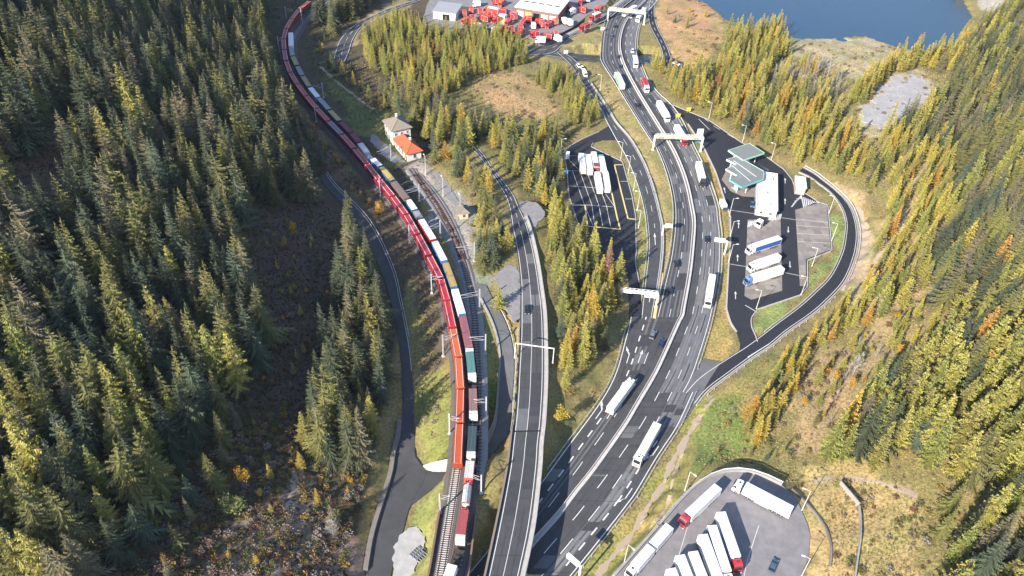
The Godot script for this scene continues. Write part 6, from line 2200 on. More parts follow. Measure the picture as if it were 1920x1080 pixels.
func window(o: Node3D, at: Vector3, turn: float, w: float, h: float, frame_colour: Array) -> void:
	var f := part(o, "window", cached("window frame %.1f %.1f %s" % [w, h, frame_colour], func() -> Mesh:
		var s := Shape.new()
		for x in [-1.0, 1.0]:
			s.box(Vector3(x * w / 2, 0, 0), Vector3(0.12, h + 0.12, 0.16))
		for y in [-1.0, 1.0]:
			s.box(Vector3(0, y * h / 2, 0), Vector3(w, 0.12, 0.16))
		s.box(Vector3(0, 0, 0), Vector3(0.07, h, 0.1))
		s.box(Vector3(0, -h / 2 - 0.1, 0.08), Vector3(w + 0.3, 0.08, 0.24))
		return s.commit(tint(frame_colour, 0.6))), at, turn)
	part(f, "pane", cached("window pane %.1f %.1f" % [w, h], func() -> Mesh:
		var s := Shape.new()
		s.box(Vector3(0, 0, -0.02), Vector3(w - 0.1, h - 0.1, 0.06))
		return s.commit(glass())))

# hipped roof: eaves at y = 0, size w x d, ridge along z
func hip_roof(w: float, d: float, rise: float, ridge: float, m: Material, near_hip := true) -> Mesh:
	var s := Shape.new()
	var a := Vector3(-w / 2, 0, -d / 2)
	var b := Vector3(w / 2, 0, -d / 2)
	var c := Vector3(w / 2, 0, d / 2)
	var e := Vector3(-w / 2, 0, d / 2)
	var r0 := Vector3(0, rise, -ridge / 2)
	var r1 := Vector3(0, rise, ridge / 2)
	var inside := Vector3(0, -1.0, 0)
	s.out_quad(a, r0, r1, e, inside)
	s.out_quad(b, r0, r1, c, inside)
	s.out_quad(a, b, r0, r0, inside)
	s.out_quad(e, c, r1, r1, inside)
	var t := Vector3(0, -0.25, 0)
	for q in [[a, b], [b, c], [c, e], [e, a]]:
		s.out_quad(q[0], q[1], q[1] + t, q[0] + t, inside)
	s.out_quad(a + t, b + t, c + t, e + t, Vector3(0, 5, 0))
	# rows of tiles
	for k in range(1, 9):
		var f := k / 9.0
		for q in [[a, r0, e, r1], [b, r0, c, r1]]:
			s.tube(q[0].lerp(q[1], f) + Vector3(0, 0.03, 0), q[2].lerp(q[3], f) + Vector3(0, 0.03, 0), 0.06, 0.06, 4)
	for q in [[a, r0], [b, r0], [c, r1], [e, r1], [r0, r1]]:
		s.tube(q[0] + Vector3(0, 0.04, 0), q[1] + Vector3(0, 0.04, 0), 0.14, 0.14, 5)
	return s.commit(m)

func chimney(o: Node3D, at: Vector3) -> void:
	var s := Shape.new()
	s.box(Vector3(0, 0.6, 0), Vector3(0.8, 2.4, 0.8))
	s.box(Vector3(0, 1.85, 0), Vector3(1.0, 0.14, 1.0))
	part(o, "chimney", s.commit(mats["plaster"]), at)

func canopy_column() -> Mesh:
	return cached("canopy column", func() -> Mesh:
		var t := Shape.new()
		t.box(Vector3(0, 2.9, 0), Vector3(0.35, 5.9, 0.35))
		return t.commit(paint(0.6, 0.6, 0.6, 0.5)))

func build_buildings() -> void:
	var y := RAIL - 0.3
	# two-storey station house
	var o := thing("station_house", "two-storey white station house with a grey hipped roof", "house", Vector3(-56.2, y, -327.0), deg_to_rad(29.4))
	var s := Shape.new()
	s.box(Vector3(0, 3.6, 0), Vector3(8.8, 7.6, 10.2))
	part(o, "wall", s.commit(mats["plaster"]))
	var roof := part(o, "roof", hip_roof(10.4, 11.8, 3.0, 2.6, mats["grey_tiles"]), Vector3(0, 7.4, 0))
	chimney(roof, Vector3(0.3, 2.5, -1.4))
	for f in 2:
		for k in 3:
			window(o, Vector3(-4.42, 1.9 + f * 3.2, -3.2 + k * 3.2), -PI / 2, 1.0, 1.5, [0.6, 0.58, 0.55])
			window(o, Vector3(-2.8 + k * 2.8, 1.9 + f * 3.2, 5.12), 0.0, 1.0, 1.5, [0.6, 0.58, 0.55])
			window(o, Vector3(4.42, 1.9 + f * 3.2, -3.2 + k * 3.2), PI / 2, 1.0, 1.5, [0.6, 0.58, 0.55])
	# lower wing
	o = thing("station_annex", "low white station wing with an orange tiled roof", "house", Vector3(-49.9, y, -314.5), deg_to_rad(31.0))
	s = Shape.new()
	s.box(Vector3(0, 1.9, 0), Vector3(6.8, 4.2, 14.0))
	part(o, "wall", s.commit(mats["plaster"]))
	roof = part(o, "roof", hip_roof(8.2, 15.6, 3.3, 8.6, mats["orange_tiles"]), Vector3(0, 4.0, 0))
	chimney(roof, Vector3(0.6, 2.4, 1.6))
	for k in 4:
		window(o, Vector3(-3.42, 1.9, -4.8 + k * 3.2), -PI / 2, 1.0, 1.6, [0.35, 0.3, 0.26])
	window(o, Vector3(0.2, 2.0, 7.02), 0.0, 1.1, 1.5, [0.2, 0.2, 0.2])
	s = Shape.new()
	s.box(Vector3.ZERO, Vector3(1.1, 2.2, 0.12))
	part(o, "door", s.commit(paint(0.12, 0.08, 0.06, 0.7)), Vector3(-3.42, 1.1, 6.1), PI / 2)
	sheet_area("station_forecourt", ragged(points("station_forecourt"), 1.5), mats["gravel"], -0.05)
	sheet_area("station_path", ragged(points("station_path"), 1.2), mats["gravel"], -0.05)
	# signal hut by the sidings
	o = thing("signal_hut", "small cream hut with a brown hipped roof beside the sidings", "hut", Vector3(-21.2, y, -266.3), deg_to_rad(13.2))
	s = Shape.new()
	s.box(Vector3(0, 1.6, 0), Vector3(3.4, 3.6, 4.4))
	part(o, "wall", s.commit(paint(0.55, 0.40, 0.27, 0.9)))
	part(o, "roof", hip_roof(4.6, 5.8, 1.5, 2.0, mats["grey_tiles"]), Vector3(0, 3.5, 0))
	window(o, Vector3(0, 1.9, 2.22), 0.0, 1.0, 1.2, [0.3, 0.3, 0.3])
	# service station: shop
	o = thing("service_shop", "long white flat-roofed service station shop", "shop", Vector3(110.7, -0.05, -298.3), deg_to_rad(-12.4))
	s = Shape.new()
	s.box(Vector3(0, 1.9, 0), Vector3(8.6, 3.8, 29.5))
	part(o, "wall", s.commit(mats["plaster"]))
	s = Shape.new()
	s.box(Vector3(0, 3.95, 0), Vector3(9.0, 0.3, 29.9))
	var top := part(o, "roof", s.commit(mats["white_roof"]))
	s = Shape.new()
	for q in [[Vector3(-4.4, 4.3, 0), Vector3(0.25, 0.45, 29.9)], [Vector3(4.4, 4.3, 0), Vector3(0.25, 0.45, 29.9)], [Vector3(0, 4.3, 14.85), Vector3(8.5, 0.45, 0.25)], [Vector3(0, 4.3, -14.85), Vector3(8.5, 0.45, 0.25)], [Vector3(0, 4.2, 9.0), Vector3(8.4, 0.2, 0.2)]]:
		s.box(q[0], q[1])
	part(top, "roof_edge", s.commit(mats["white_roof"]))
	for q in [[-1.0, 3.0, 1.8, 0.9], [1.5, -9.0, 1.4, 1.1], [0.5, 12.0, 1.6, 0.8]]:
		s = Shape.new()
		s.soft_box(Vector3(0, q[3] / 2, 0), Vector3(q[2], q[3], q[2] * 0.8), 0.08)
		part(top, "ventilation_unit", s.commit(paint(0.5, 0.5, 0.5, 0.5)), Vector3(q[0], 4.1, q[1]))
	for k in 7:
		window(o, Vector3(-4.32, 1.7, -12.0 + k * 4.0), -PI / 2, 3.0, 2.4, [0.3, 0.3, 0.32])
	for k in 2:
		window(o, Vector3(-2.0 + k * 4.0, 1.8, 14.77), 0.0, 1.2, 1.2, [0.6, 0.6, 0.6])
	# four staggered canopy roofs
	o = thing("fuel_canopy", "square grey canopy roof with a green edge at the far end of the forecourt", "canopy", Vector3(106.6, -0.02, -327.1), deg_to_rad(32.8))
	s = Shape.new()
	s.box(Vector3(0, 6.2, 0), Vector3(13.4, 0.3, 9.8))
	for k in 11:
		s.box(Vector3(-6.1 + k * 1.2, 6.36, 0), Vector3(0.08, 0.05, 9.4))
	s.box(Vector3(0, 6.38, 0), Vector3(13.0, 0.08, 0.5))
	part(o, "roof", s.commit(mats["canopy_roof"]))
	s = Shape.new()
	for x in [-1.0, 1.0]:
		s.box(Vector3(x * 6.78, 6.1, 0), Vector3(0.14, 0.75, 10.0))
		s.box(Vector3(0, 6.1, x * 4.98), Vector3(13.4, 0.75, 0.14))
	part(o, "fascia", s.commit(paint(0.36, 0.66, 0.46, 0.4)))
	for x in [-4.4, 4.4]:
		for z in [-2.6, 2.6]:
			part(o, "column", canopy_column(), Vector3(x, 0, z))
	# long sawtooth roof joined to the shop
	o = thing("fuel_canopy", "long grey stepped canopy roof reaching to the white shop", "canopy")
	var saw := triples(CANOPY[0])
	s = Shape.new()
	area_into(s, saw, 0.0, 0.0)
	area_into(s, saw, -0.3, 0.0)
	part(o, "roof", s.commit(mats["canopy_roof"]))
	var ridge := Shape.new()
	for k in 16:
		var a: Vector3 = saw[0].lerp(saw[5], (k + 0.5) / 16.0) + Vector3(2.0, 0.05, 0)
		ridge.tube(a + Vector3(1.5, 0, -0.8), a + Vector3(9.0, 0, -4.8), 0.05, 0.05, 4)
	for q in [[0.35, 0.42], [0.62, 0.5]]:
		ridge.tube(saw[1].lerp(saw[3], 0.0).lerp(saw[7], q[0]) + Vector3(0, 0.06, 0), saw[2].lerp(saw[4], q[0]) + Vector3(0, 0.06, 0), 0.22, 0.22, 4)
	part(o, "roof_rib", ridge.commit(paint(0.34, 0.36, 0.38, 0.6)))
	for band in 2:
		s = Shape.new()
		for k in saw.size():
			if (k in [3, 4, 5]) == (band == 1):
				var a: Vector3 = saw[k]
				var b: Vector3 = saw[(k + 1) % saw.size()]
				wall_into(s, [a, b], 0.16, 0.12, 0.65)
		part(o, "fascia", s.commit(paint(0.5, 0.66, 0.55, 0.5) if band == 0 else paint(0.12, 0.4, 0.48, 0.5)))
	for q in [[98.3, -319.1], [104.8, -317.2], [97.2, -311.2], [103.7, -308.3], [98.6, -302.0], [102.6, -301.8]]:
		part(o, "column", canopy_column(), Vector3(q[0], 0, q[1]))
	sheet_area("fuel_forecourt", triples([93.7, 0, -311.9, 98.5, 0, -323.0, 109.9, 0, -330.7, 117.8, 0, -322.1, 111.8, 0, -315.3, 107.7, 0, -298.7, 100.8, 0, -298.9, 96.1, 0, -302.8]), mats["paving"], 0.012, 0.03)
	for q in [[98.5, -304.4, "lowest"], [102.6, -311.1, "third"], [104.7, -318.6, "second"], [108.2, -326.7, "topmost"]]:
		o = thing("fuel_pump", "white fuel pump on a kerbed island, %s of four under the canopies" % q[2], "fuel pump", Vector3(q[0], 0.0, q[1]), deg_to_rad(29), "fuel pumps")
		s = Shape.new()
		s.soft_box(Vector3(0, 0.1, 0), Vector3(1.4, 0.2, 4.0), 0.05)
		part(o, "island", s.commit(mats["pale_concrete"]))
		s = Shape.new()
		s.soft_box(Vector3(0, 1.1, 0), Vector3(0.6, 1.9, 1.1), 0.08)
		part(o, "cabinet", s.commit(paint(0.75, 0.75, 0.74, 0.4)))
		s = Shape.new()
		s.box(Vector3(0.31, 1.5, 0), Vector3(0.03, 0.5, 0.7))
		part(o, "display", s.commit(glass()))
	# small white plant building
	o = thing("plant_building", "small white box building behind the service shop", "building", Vector3(127.7, 0, -306.7), deg_to_rad(-10.7))
	s = Shape.new()
	s.box(Vector3(0, 1.8, 0), Vector3(4.2, 3.8, 9.0))
	part(o, "wall", s.commit(paint(0.42, 0.33, 0.3, 0.8)))
	s = Shape.new()
	s.box(Vector3(0, 3.8, 0), Vector3(4.8, 0.3, 9.6))
	part(o, "roof", s.commit(mats["white_roof"]))
	for k in 3:
		s = Shape.new()
		s.box(Vector3.ZERO, Vector3(1.0, 2.2, 0.1))
		part(o, "door", s.commit(paint(0.3, 0.3, 0.32, 0.6)), Vector3(-1.4 + k * 1.4, 1.2, 4.52))
	# depot halls
	o = thing("depot_hall", "large white-roofed workshop hall in the depot yard", "hall", Vector3(11.7, 2.9, -491.8), deg_to_rad(-17.3))
	s = Shape.new()
	s.box(Vector3(0, 3.3, 0), Vector3(27.0, 7.0, 26.0))
	part(o, "wall", s.commit(paint(0.20, 0.12, 0.10, 0.85)))
	s = Shape.new()
	s.box(Vector3(0, 6.95, 0), Vector3(28.4, 0.35, 27.4))
	top = part(o, "roof", s.commit(mats["white_roof"]))
	for k in 5:
		s = Shape.new()
		s.soft_box(Vector3.ZERO, Vector3(3.2, 0.3, 1.2), 0.08)
		part(top, "roof_light", s.commit(glass()), Vector3(-10.0 + k * 5.0, 7.2, 3.0))
	for k in 5:
		s = Shape.new()
		s.box(Vector3.ZERO, Vector3(4.0, 4.6, 0.2))
		part(o, "gate", s.commit(paint(0.55, 0.45, 0.1, 0.7) if k == 1 else (glass() if k == 2 else mats["plaster"])), Vector3(-10.5 + k * 5.2, 2.4, 13.02))
	o = thing("depot_shed", "grey-roofed white shed at the forest corner of the depot", "shed", Vector3(-46.9, 2.9, -482.2), deg_to_rad(-10.0))
	s = Shape.new()
	s.box(Vector3(0, 2.3, 0), Vector3(14.0, 5.0, 15.0))
	part(o, "wall", s.commit(mats["plaster"]))
	s = Shape.new()
	s.box(Vector3(0, 5.0, 0), Vector3(15.2, 0.35, 16.2))
	part(o, "roof", s.commit(mats["grey_roof"]))
	s = Shape.new()
	s.box(Vector3.ZERO, Vector3(4.4, 3.6, 0.2))
	part(o, "gate", s.commit(glass()), Vector3(1.0, 1.8, 7.52))
	# machines parked in the depot
	var reds := [[-23.8, -475.1, 0.9, 9.0], [-20.0, -488.3, 1.2, 12.0], [-15.0, -487.5, 1.2, 12.0], [-6.6, -479.6, 0.6, 8.0], [-34.9, -469.9, 2.4, 6.5], [-31.4, -474.7, 0.3, 6.5], [-30.4, -468.6, 1.1, 7.0], [-28.4, -461.8, 2.1, 8.0], [-12.0, -460.4, 1.7, 8.0], [-7.0, -460.5, 0.4, 6.5], [-1.6, -463.3, 0.2, 6.0], [-1.4, -457.1, 0.8, 6.5], [6.9, -454.4, 2.0, 6.5], [11.0, -470.4, 0.5, 6.0], [15.6, -470.0, 2.6, 6.0], [14.4, -452.4, 1.3, 7.0], [19.3, -455.7, 0.2, 6.0], [37.0, -468.3, 2.3, 9.0], [44.2, -485.2, 2.4, 11.0], [47.4, -497.9, 2.4, 8.0]]
	var k2 := 0
	for q in reds:
		var c: Array = [[0.5, 0.03, 0.03], [0.55, 0.06, 0.03], [0.42, 0.02, 0.03]][k2 % 3]
		var pale := k2 in [1, 7, 18]
		make_truck([q[0], 3.0, q[1], q[2], maxf(5.4, q[3] * 0.8), "rigid", c, [0.8, 0.78, 0.75] if pale else c, c, 1, "red works truck with a pale roof in the depot yard" if pale else "red works truck parked in the depot yard"])
		k2 += 1
	for q in [[-24.7, -458.2, 0.7, "teal"], [-16.5, -457.3, 0.9, "white"], [27.9, -474.5, 0.4, "white"], [25.1, -476.4, 0.4, "white"], [20.5, -449.9, 0.5, "white"], [10.4, -446.6, 1.4, "white"]]:
		var c: Array = [0.05, 0.22, 0.28] if q[3] == "teal" else [0.75, 0.75, 0.74]
		make_truck([q[0], 3.0, q[1], q[2], 6.0, "rigid", c, c, c, 1, "teal van at the forest edge of the depot yard" if q[3] == "teal" else "white van parked in the depot yard"])
	for d in DEPOT:
		var c: Array = [[0.5, 0.03, 0.03], [0.75, 0.74, 0.72], [0.55, 0.08, 0.03]][d[3]]
		var text := "small white truck in the crowded half of the depot yard" if d[3] == 1 else ("small orange red machine in the crowded half of the depot yard" if d[3] == 2 else "small red machine in the crowded half of the depot yard")
		make_truck([d[0], 3.0, d[1], d[2], 5.2, "rigid", c, c, c, 1, text])
	for q in [[-13.4, -476.2, 2.2], [-38.1, -491.0, 2.0]]:
		s = Shape.new()
		var ring0 := []
		var ring1 := []
		var ring2 := []
		for k in 12:
			var a := TAU * k / 12
			var r := 5.0 + sin(a * 3.0) * 0.6
			ring0.append(Vector3(cos(a) * r * 1.4, 0, sin(a) * r))
			ring1.append(Vector3(cos(a) * r * 0.8, q[2] * 0.65, sin(a) * r * 0.55))
			ring2.append(Vector3(cos(a) * r * 0.2, q[2], sin(a) * r * 0.12))
		s.loft([ring0, ring1, ring2])
		var pile := structure("sand_heap", s.commit(paint(0.5, 0.36, 0.13, 0.95)))
		pile.position = Vector3(q[0], 2.9, q[1])
		pile.remove_meta("kind")
		tag(pile, "yellow sand heap before the workshop hall" if q[0] > -20 else "yellow sand heap behind the grey-roofed shed", "heap")
	# formwork and rubble on the pad by the railway bridge
	sheet_area("gravel_pad", ragged(points("gravel_pad"), 2.0), mats["pale_gravel"], 0.0)
	o = thing("formwork_stack", "stack of grey steel formwork frames on the gravel pad", "formwork", Vector3(-22.1, 0.3, -116.0), deg_to_rad(-36.5))
	for k in 6:
		s = Shape.new()
		for x in [-1.0, 1.0]:
			s.box(Vector3(x * 0.55, 0.15, 0), Vector3(0.1, 0.3, 3.2))
		for z in 5:
			s.box(Vector3(0, 0.15, -1.5 + z * 0.75), Vector3(1.1, 0.24, 0.08))
		part(o, "frame", s.commit(paint(0.25, 0.27, 0.3, 0.6)), Vector3((k % 3) * 1.35 - 1.4, (k / 3) * 0.32, 0))
	# walls on the dry slope
	var q1 := []
	for q in [[97.5, -141.5], [99.0, -136.9], [100.1, -133.2]]:
		q1.append(on_ground(q[0], q[1]))
	wall("slope_wall", "broad grey slab wall standing on the dry grass slope", "wall", evenly(q1, 8), 0.4, 1.7, mats["concrete"], 1.5, 0.3)
	q1 = []
	for q in [[99.9, -132.7], [99.0, -128.4], [96.7, -121.9], [93.9, -115.3], [90.5, -107.1]]:
		q1.append(on_ground(q[0], q[1]))
	wall("slope_wall", "thin grey wall running down the dry grass slope", "wall", evenly(q1, 16), 0.3, 1.3, mats["concrete"], 1.5, 0.4)
	q1 = []
	for q in [[83.5, -139.8], [86.4, -135.3], [88.4, -130.6], [89.2, -125.4], [88.5, -119.5], [86.8, -114.1]]:
		q1.append(on_ground(q[0], q[1]))
	wall("stone_row", "low curved row of dark stones on the dry grass", "stone wall", curve(q1, 24), 0.7, 0.6, mats["masonry"], 0.6, 0.5)

# sign bridge: two legs and a beam with panels
func gantry(label: String, a: Vector3, b: Vector3, tall: float, leg: float, beam: Vector2, colour: Array, strip_colour: Array, panels: Array, called := "sign_gantry") -> void:
	var mid := (a + b) / 2
	var l := a.distance_to(b)
	var o := thing(called, label, "gantry", mid, yaw_of(Vector3(-(b - a).z, 0, (b - a).x)) + PI)
	o.rotation.y = atan2(-(b.z - a.z), b.x - a.x)
	var m := tint(colour, 0.5)
	for x in [-1.0, 1.0]:
		var s := Shape.new()
		s.box(Vector3(0, tall / 2 - 0.2, 0), Vector3(leg, tall + 0.4, leg))
		s.box(Vector3(0, 0.1, 0), Vector3(leg * 1.8, 0.4, leg * 1.8))
		part(o, "leg", s.commit(m), Vector3(x * l / 2, 0, 0))
	var s2 := Shape.new()
	s2.box(Vector3(0, tall, 0), Vector3(l + leg, beam.x, beam.y))
	for k in int(l / 2.0):
		s2.box(Vector3(-l / 2 + 1.0 + k * 2.0, tall, 0), Vector3(0.12, beam.x + 0.1, beam.y + 0.1))
	part(o, "beam", s2.commit(m))
	if beam.x > 0.5:
		var t := Shape.new()
		var n := int(l / 1.6)
		for k in n:
			var xa := -l / 2 + l * k / n
			var xb := -l / 2 + l * (k + 1) / n
			for z in [-1.0, 1.0]:
				var zz: float = z * beam.y * 0.45
				t.tube(Vector3(xa, tall + beam.x * 0.5, zz), Vector3(xb, tall + beam.x * 0.5 + 0.9, zz), 0.05, 0.05, 4)
				t.tube(Vector3(xa, tall + beam.x * 0.5 + 0.9, zz), Vector3(xb, tall + beam.x * 0.5 + 0.9, zz), 0.06, 0.06, 4)
		part(o, "railing", t.commit(m))
	if strip_colour.size():
		s2 = Shape.new()
		s2.box(Vector3(0, tall - beam.x * 0.25, beam.y / 2 + 0.12), Vector3(l - 1.0, beam.x * 0.8, 0.12))
		part(o, "fascia", s2.commit(tint(strip_colour, 0.5)))
	for p in panels:
		var s := Shape.new()
		s.box(Vector3.ZERO, Vector3(p[1], p[2], 0.16))
		part(o, "sign_panel", s.commit(tint(p[3], 0.5)), Vector3(p[0], tall + p[4], (beam.y / 2 + 0.3) * p[5]))

func build_signs() -> void:
	var words := ["first", "second", "third", "fourth", "fifth"]
	var count := {}
	var total := {}
	for d in LAMPS:
		total[d[2]] = total.get(d[2], 0) + 1
	for d in LAMPS:
		var k: int = count.get(d[2], 0)
		count[d[2]] = k + 1
		var text: String = "slim street lamp " + d[2] if total[d[2]] == 1 else "%s street lamp from the top %s" % [words[k], d[2]]
		lamp(Vector3(d[0][0], d[0][1], d[0][2]), d[1], text)
	var w := [0.82, 0.81, 0.78]
	gantry("wide white and yellow sign gantry across the whole motorway", Vector3(64.8, -0.3, -336.3), Vector3(87.7, -0.3, -336.6), 7.4, 0.75, Vector2(0.9, 1.2), [0.74, 0.70, 0.58], [0.66, 0.53, 0.26], [[-8.5, 2.6, 0.8, [0.25, 0.26, 0.28], 0.1, 1], [-3.0, 1.8, 0.8, [0.3, 0.3, 0.34], 0.1, 1], [3.0, 2.0, 0.9, w, -0.1, 1], [8.0, 2.4, 0.8, [0.6, 0.25, 0.2], 0.1, 1]])
	gantry("far white and yellow sign gantry at the top of the motorway", Vector3(52.8, -0.3, -492.8), Vector3(75.4, -0.3, -489.0), 7.4, 0.75, Vector2(0.9, 1.2), [0.74, 0.70, 0.58], [0.66, 0.56, 0.3], [[-7.0, 2.6, 0.8, [0.4, 0.4, 0.36], 0.1, 1], [6.0, 2.6, 0.8, [0.5, 0.46, 0.36], 0.1, 1]])
	gantry("white gantry over the exit ramp where it joins the lot lane", Vector3(40.5, -0.3, -223.4), Vector3(53.6, -0.3, -222.1), 6.4, 0.5, Vector2(0.6, 1.0), w, [], [[4.0, 4.2, 1.5, w, -0.5, 1], [-4.0, 2.4, 0.6, w, 0.1, 1]])
	gantry("thin white height-limit portal over the main road", Vector3(1.9, ROAD - 0.3, -186.1), Vector3(14.5, ROAD - 0.3, -184.4), 6.6, 0.22, Vector2(0.25, 0.25), [0.7, 0.69, 0.66], [], [], "height_portal")
	# cantilever signs
	for c in [["white cantilever sign reaching over the outer lane beside the service area", Vector3(85.1, -0.2, -255.9), -1.0, 5.0, 0.14, 6.8], ["white cantilever sign at the foot of the lower motorway", Vector3(20.9, -0.3, -110.1), -1.0, 4.6, 0.75, 8.5], ["small white sign on the dry grass strip beside the motorway", Vector3(61.3, -0.2, -267.4), 1.0, 3.4, 0.1, 5.0]]:
		var o := thing("cantilever_sign", c[0], "road sign", c[1], -c[4])
		var s := Shape.new()
		s.box(Vector3(0, c[5] / 2, 0), Vector3(0.5, c[5], 0.5))
		part(o, "post", s.commit(tint(w, 0.5)))
		s = Shape.new()
		s.box(Vector3(c[2] * c[3] / 2, c[5], 0), Vector3(c[3], 0.4, 0.5))
		part(o, "arm", s.commit(tint(w, 0.5)))
		s = Shape.new()
		s.soft_box(Vector3(c[2] * (c[3] * 0.6), c[5] + 0.15, 0.0), Vector3(c[3] * 0.85, 1.5, 0.9), 0.05)
		part(o, "sign_panel", s.commit(tint(w, 0.5)))
	# service area totem and the flag board
	var t := thing("price_totem", "white and blue service station totem beside the gantry", "totem", Vector3(88.0, -0.1, -345.3), 0.1)
	var st := Shape.new()
	st.box(Vector3(0, 5.6, 0), Vector3(3.0, 3.2, 0.6))
	part(t, "upper_panel", st.commit(paint(0.75, 0.75, 0.74, 0.4)))
	st = Shape.new()
	st.box(Vector3(0, 2.0, 0), Vector3(2.7, 4.0, 0.5))
	part(t, "lower_panel", st.commit(paint(0.03, 0.38, 0.55, 0.4)))
	t = thing("lot_sign", "blue sign board on a pole at the forest edge of the dark lot", "sign", on_ground(21.0, -303.7), 0.2)
	st = Shape.new()
	st.tube(Vector3.ZERO, Vector3(0, 6.2, 0), 0.1, 0.08, 6)
	part(t, "post", st.commit(mats["pale_steel"]))
	st = Shape.new()
	st.box(Vector3(0.9, 5.0, 0), Vector3(1.7, 1.9, 0.08))
	part(t, "board", st.commit(paint(0.03, 0.3, 0.55, 0.5)))
	# white sign boards
	for q in [[48.5, -474.4, "white sign board on the grass triangle near the far gantry"], [25.2, -438.6, "white sign board at the tip of the grass triangle"], [87.2, -374.9, "small yellow sign at the mouth of the service area"], [80.7, -367.6, "yellow warning board beside the service area nose"]]:
		t = thing("sign_board", q[2], "sign", on_ground(q[0], q[1]), 0.2)
		st = Shape.new()
		for x in [-0.7, 0.7]:
			st.box(Vector3(x, 1.0, 0), Vector3(0.1, 2.4, 0.1))
		part(t, "post_pair", st.commit(mats["pale_steel"]))
		st = Shape.new()
		st.box(Vector3(0, 2.4, 0.08), Vector3(2.4, 1.9, 0.08))
		part(t, "board", st.commit(paint(0.75, 0.5, 0.05, 0.5) if "yellow" in q[2] else tint(w, 0.5)))
	# transformer box with bins near the paved bays
	t = thing("equipment_box", "pale green equipment cabinet beside the service area entrance", "cabinet", Vector3(90.5, 0.0, -290.5), 0.1)
	st = Shape.new()
	st.soft_box(Vector3(0, 1.2, 0), Vector3(2.2, 2.4, 4.6), 0.2)
	part(t, "body", st.commit(paint(0.55, 0.63, 0.58, 0.6)))
	st = Shape.new()
	st.box(Vector3(0, 0.6, 3.2), Vector3(1.6, 1.2, 1.0))
	part(t, "bin", st.commit(paint(0.05, 0.05, 0.05, 0.6)))

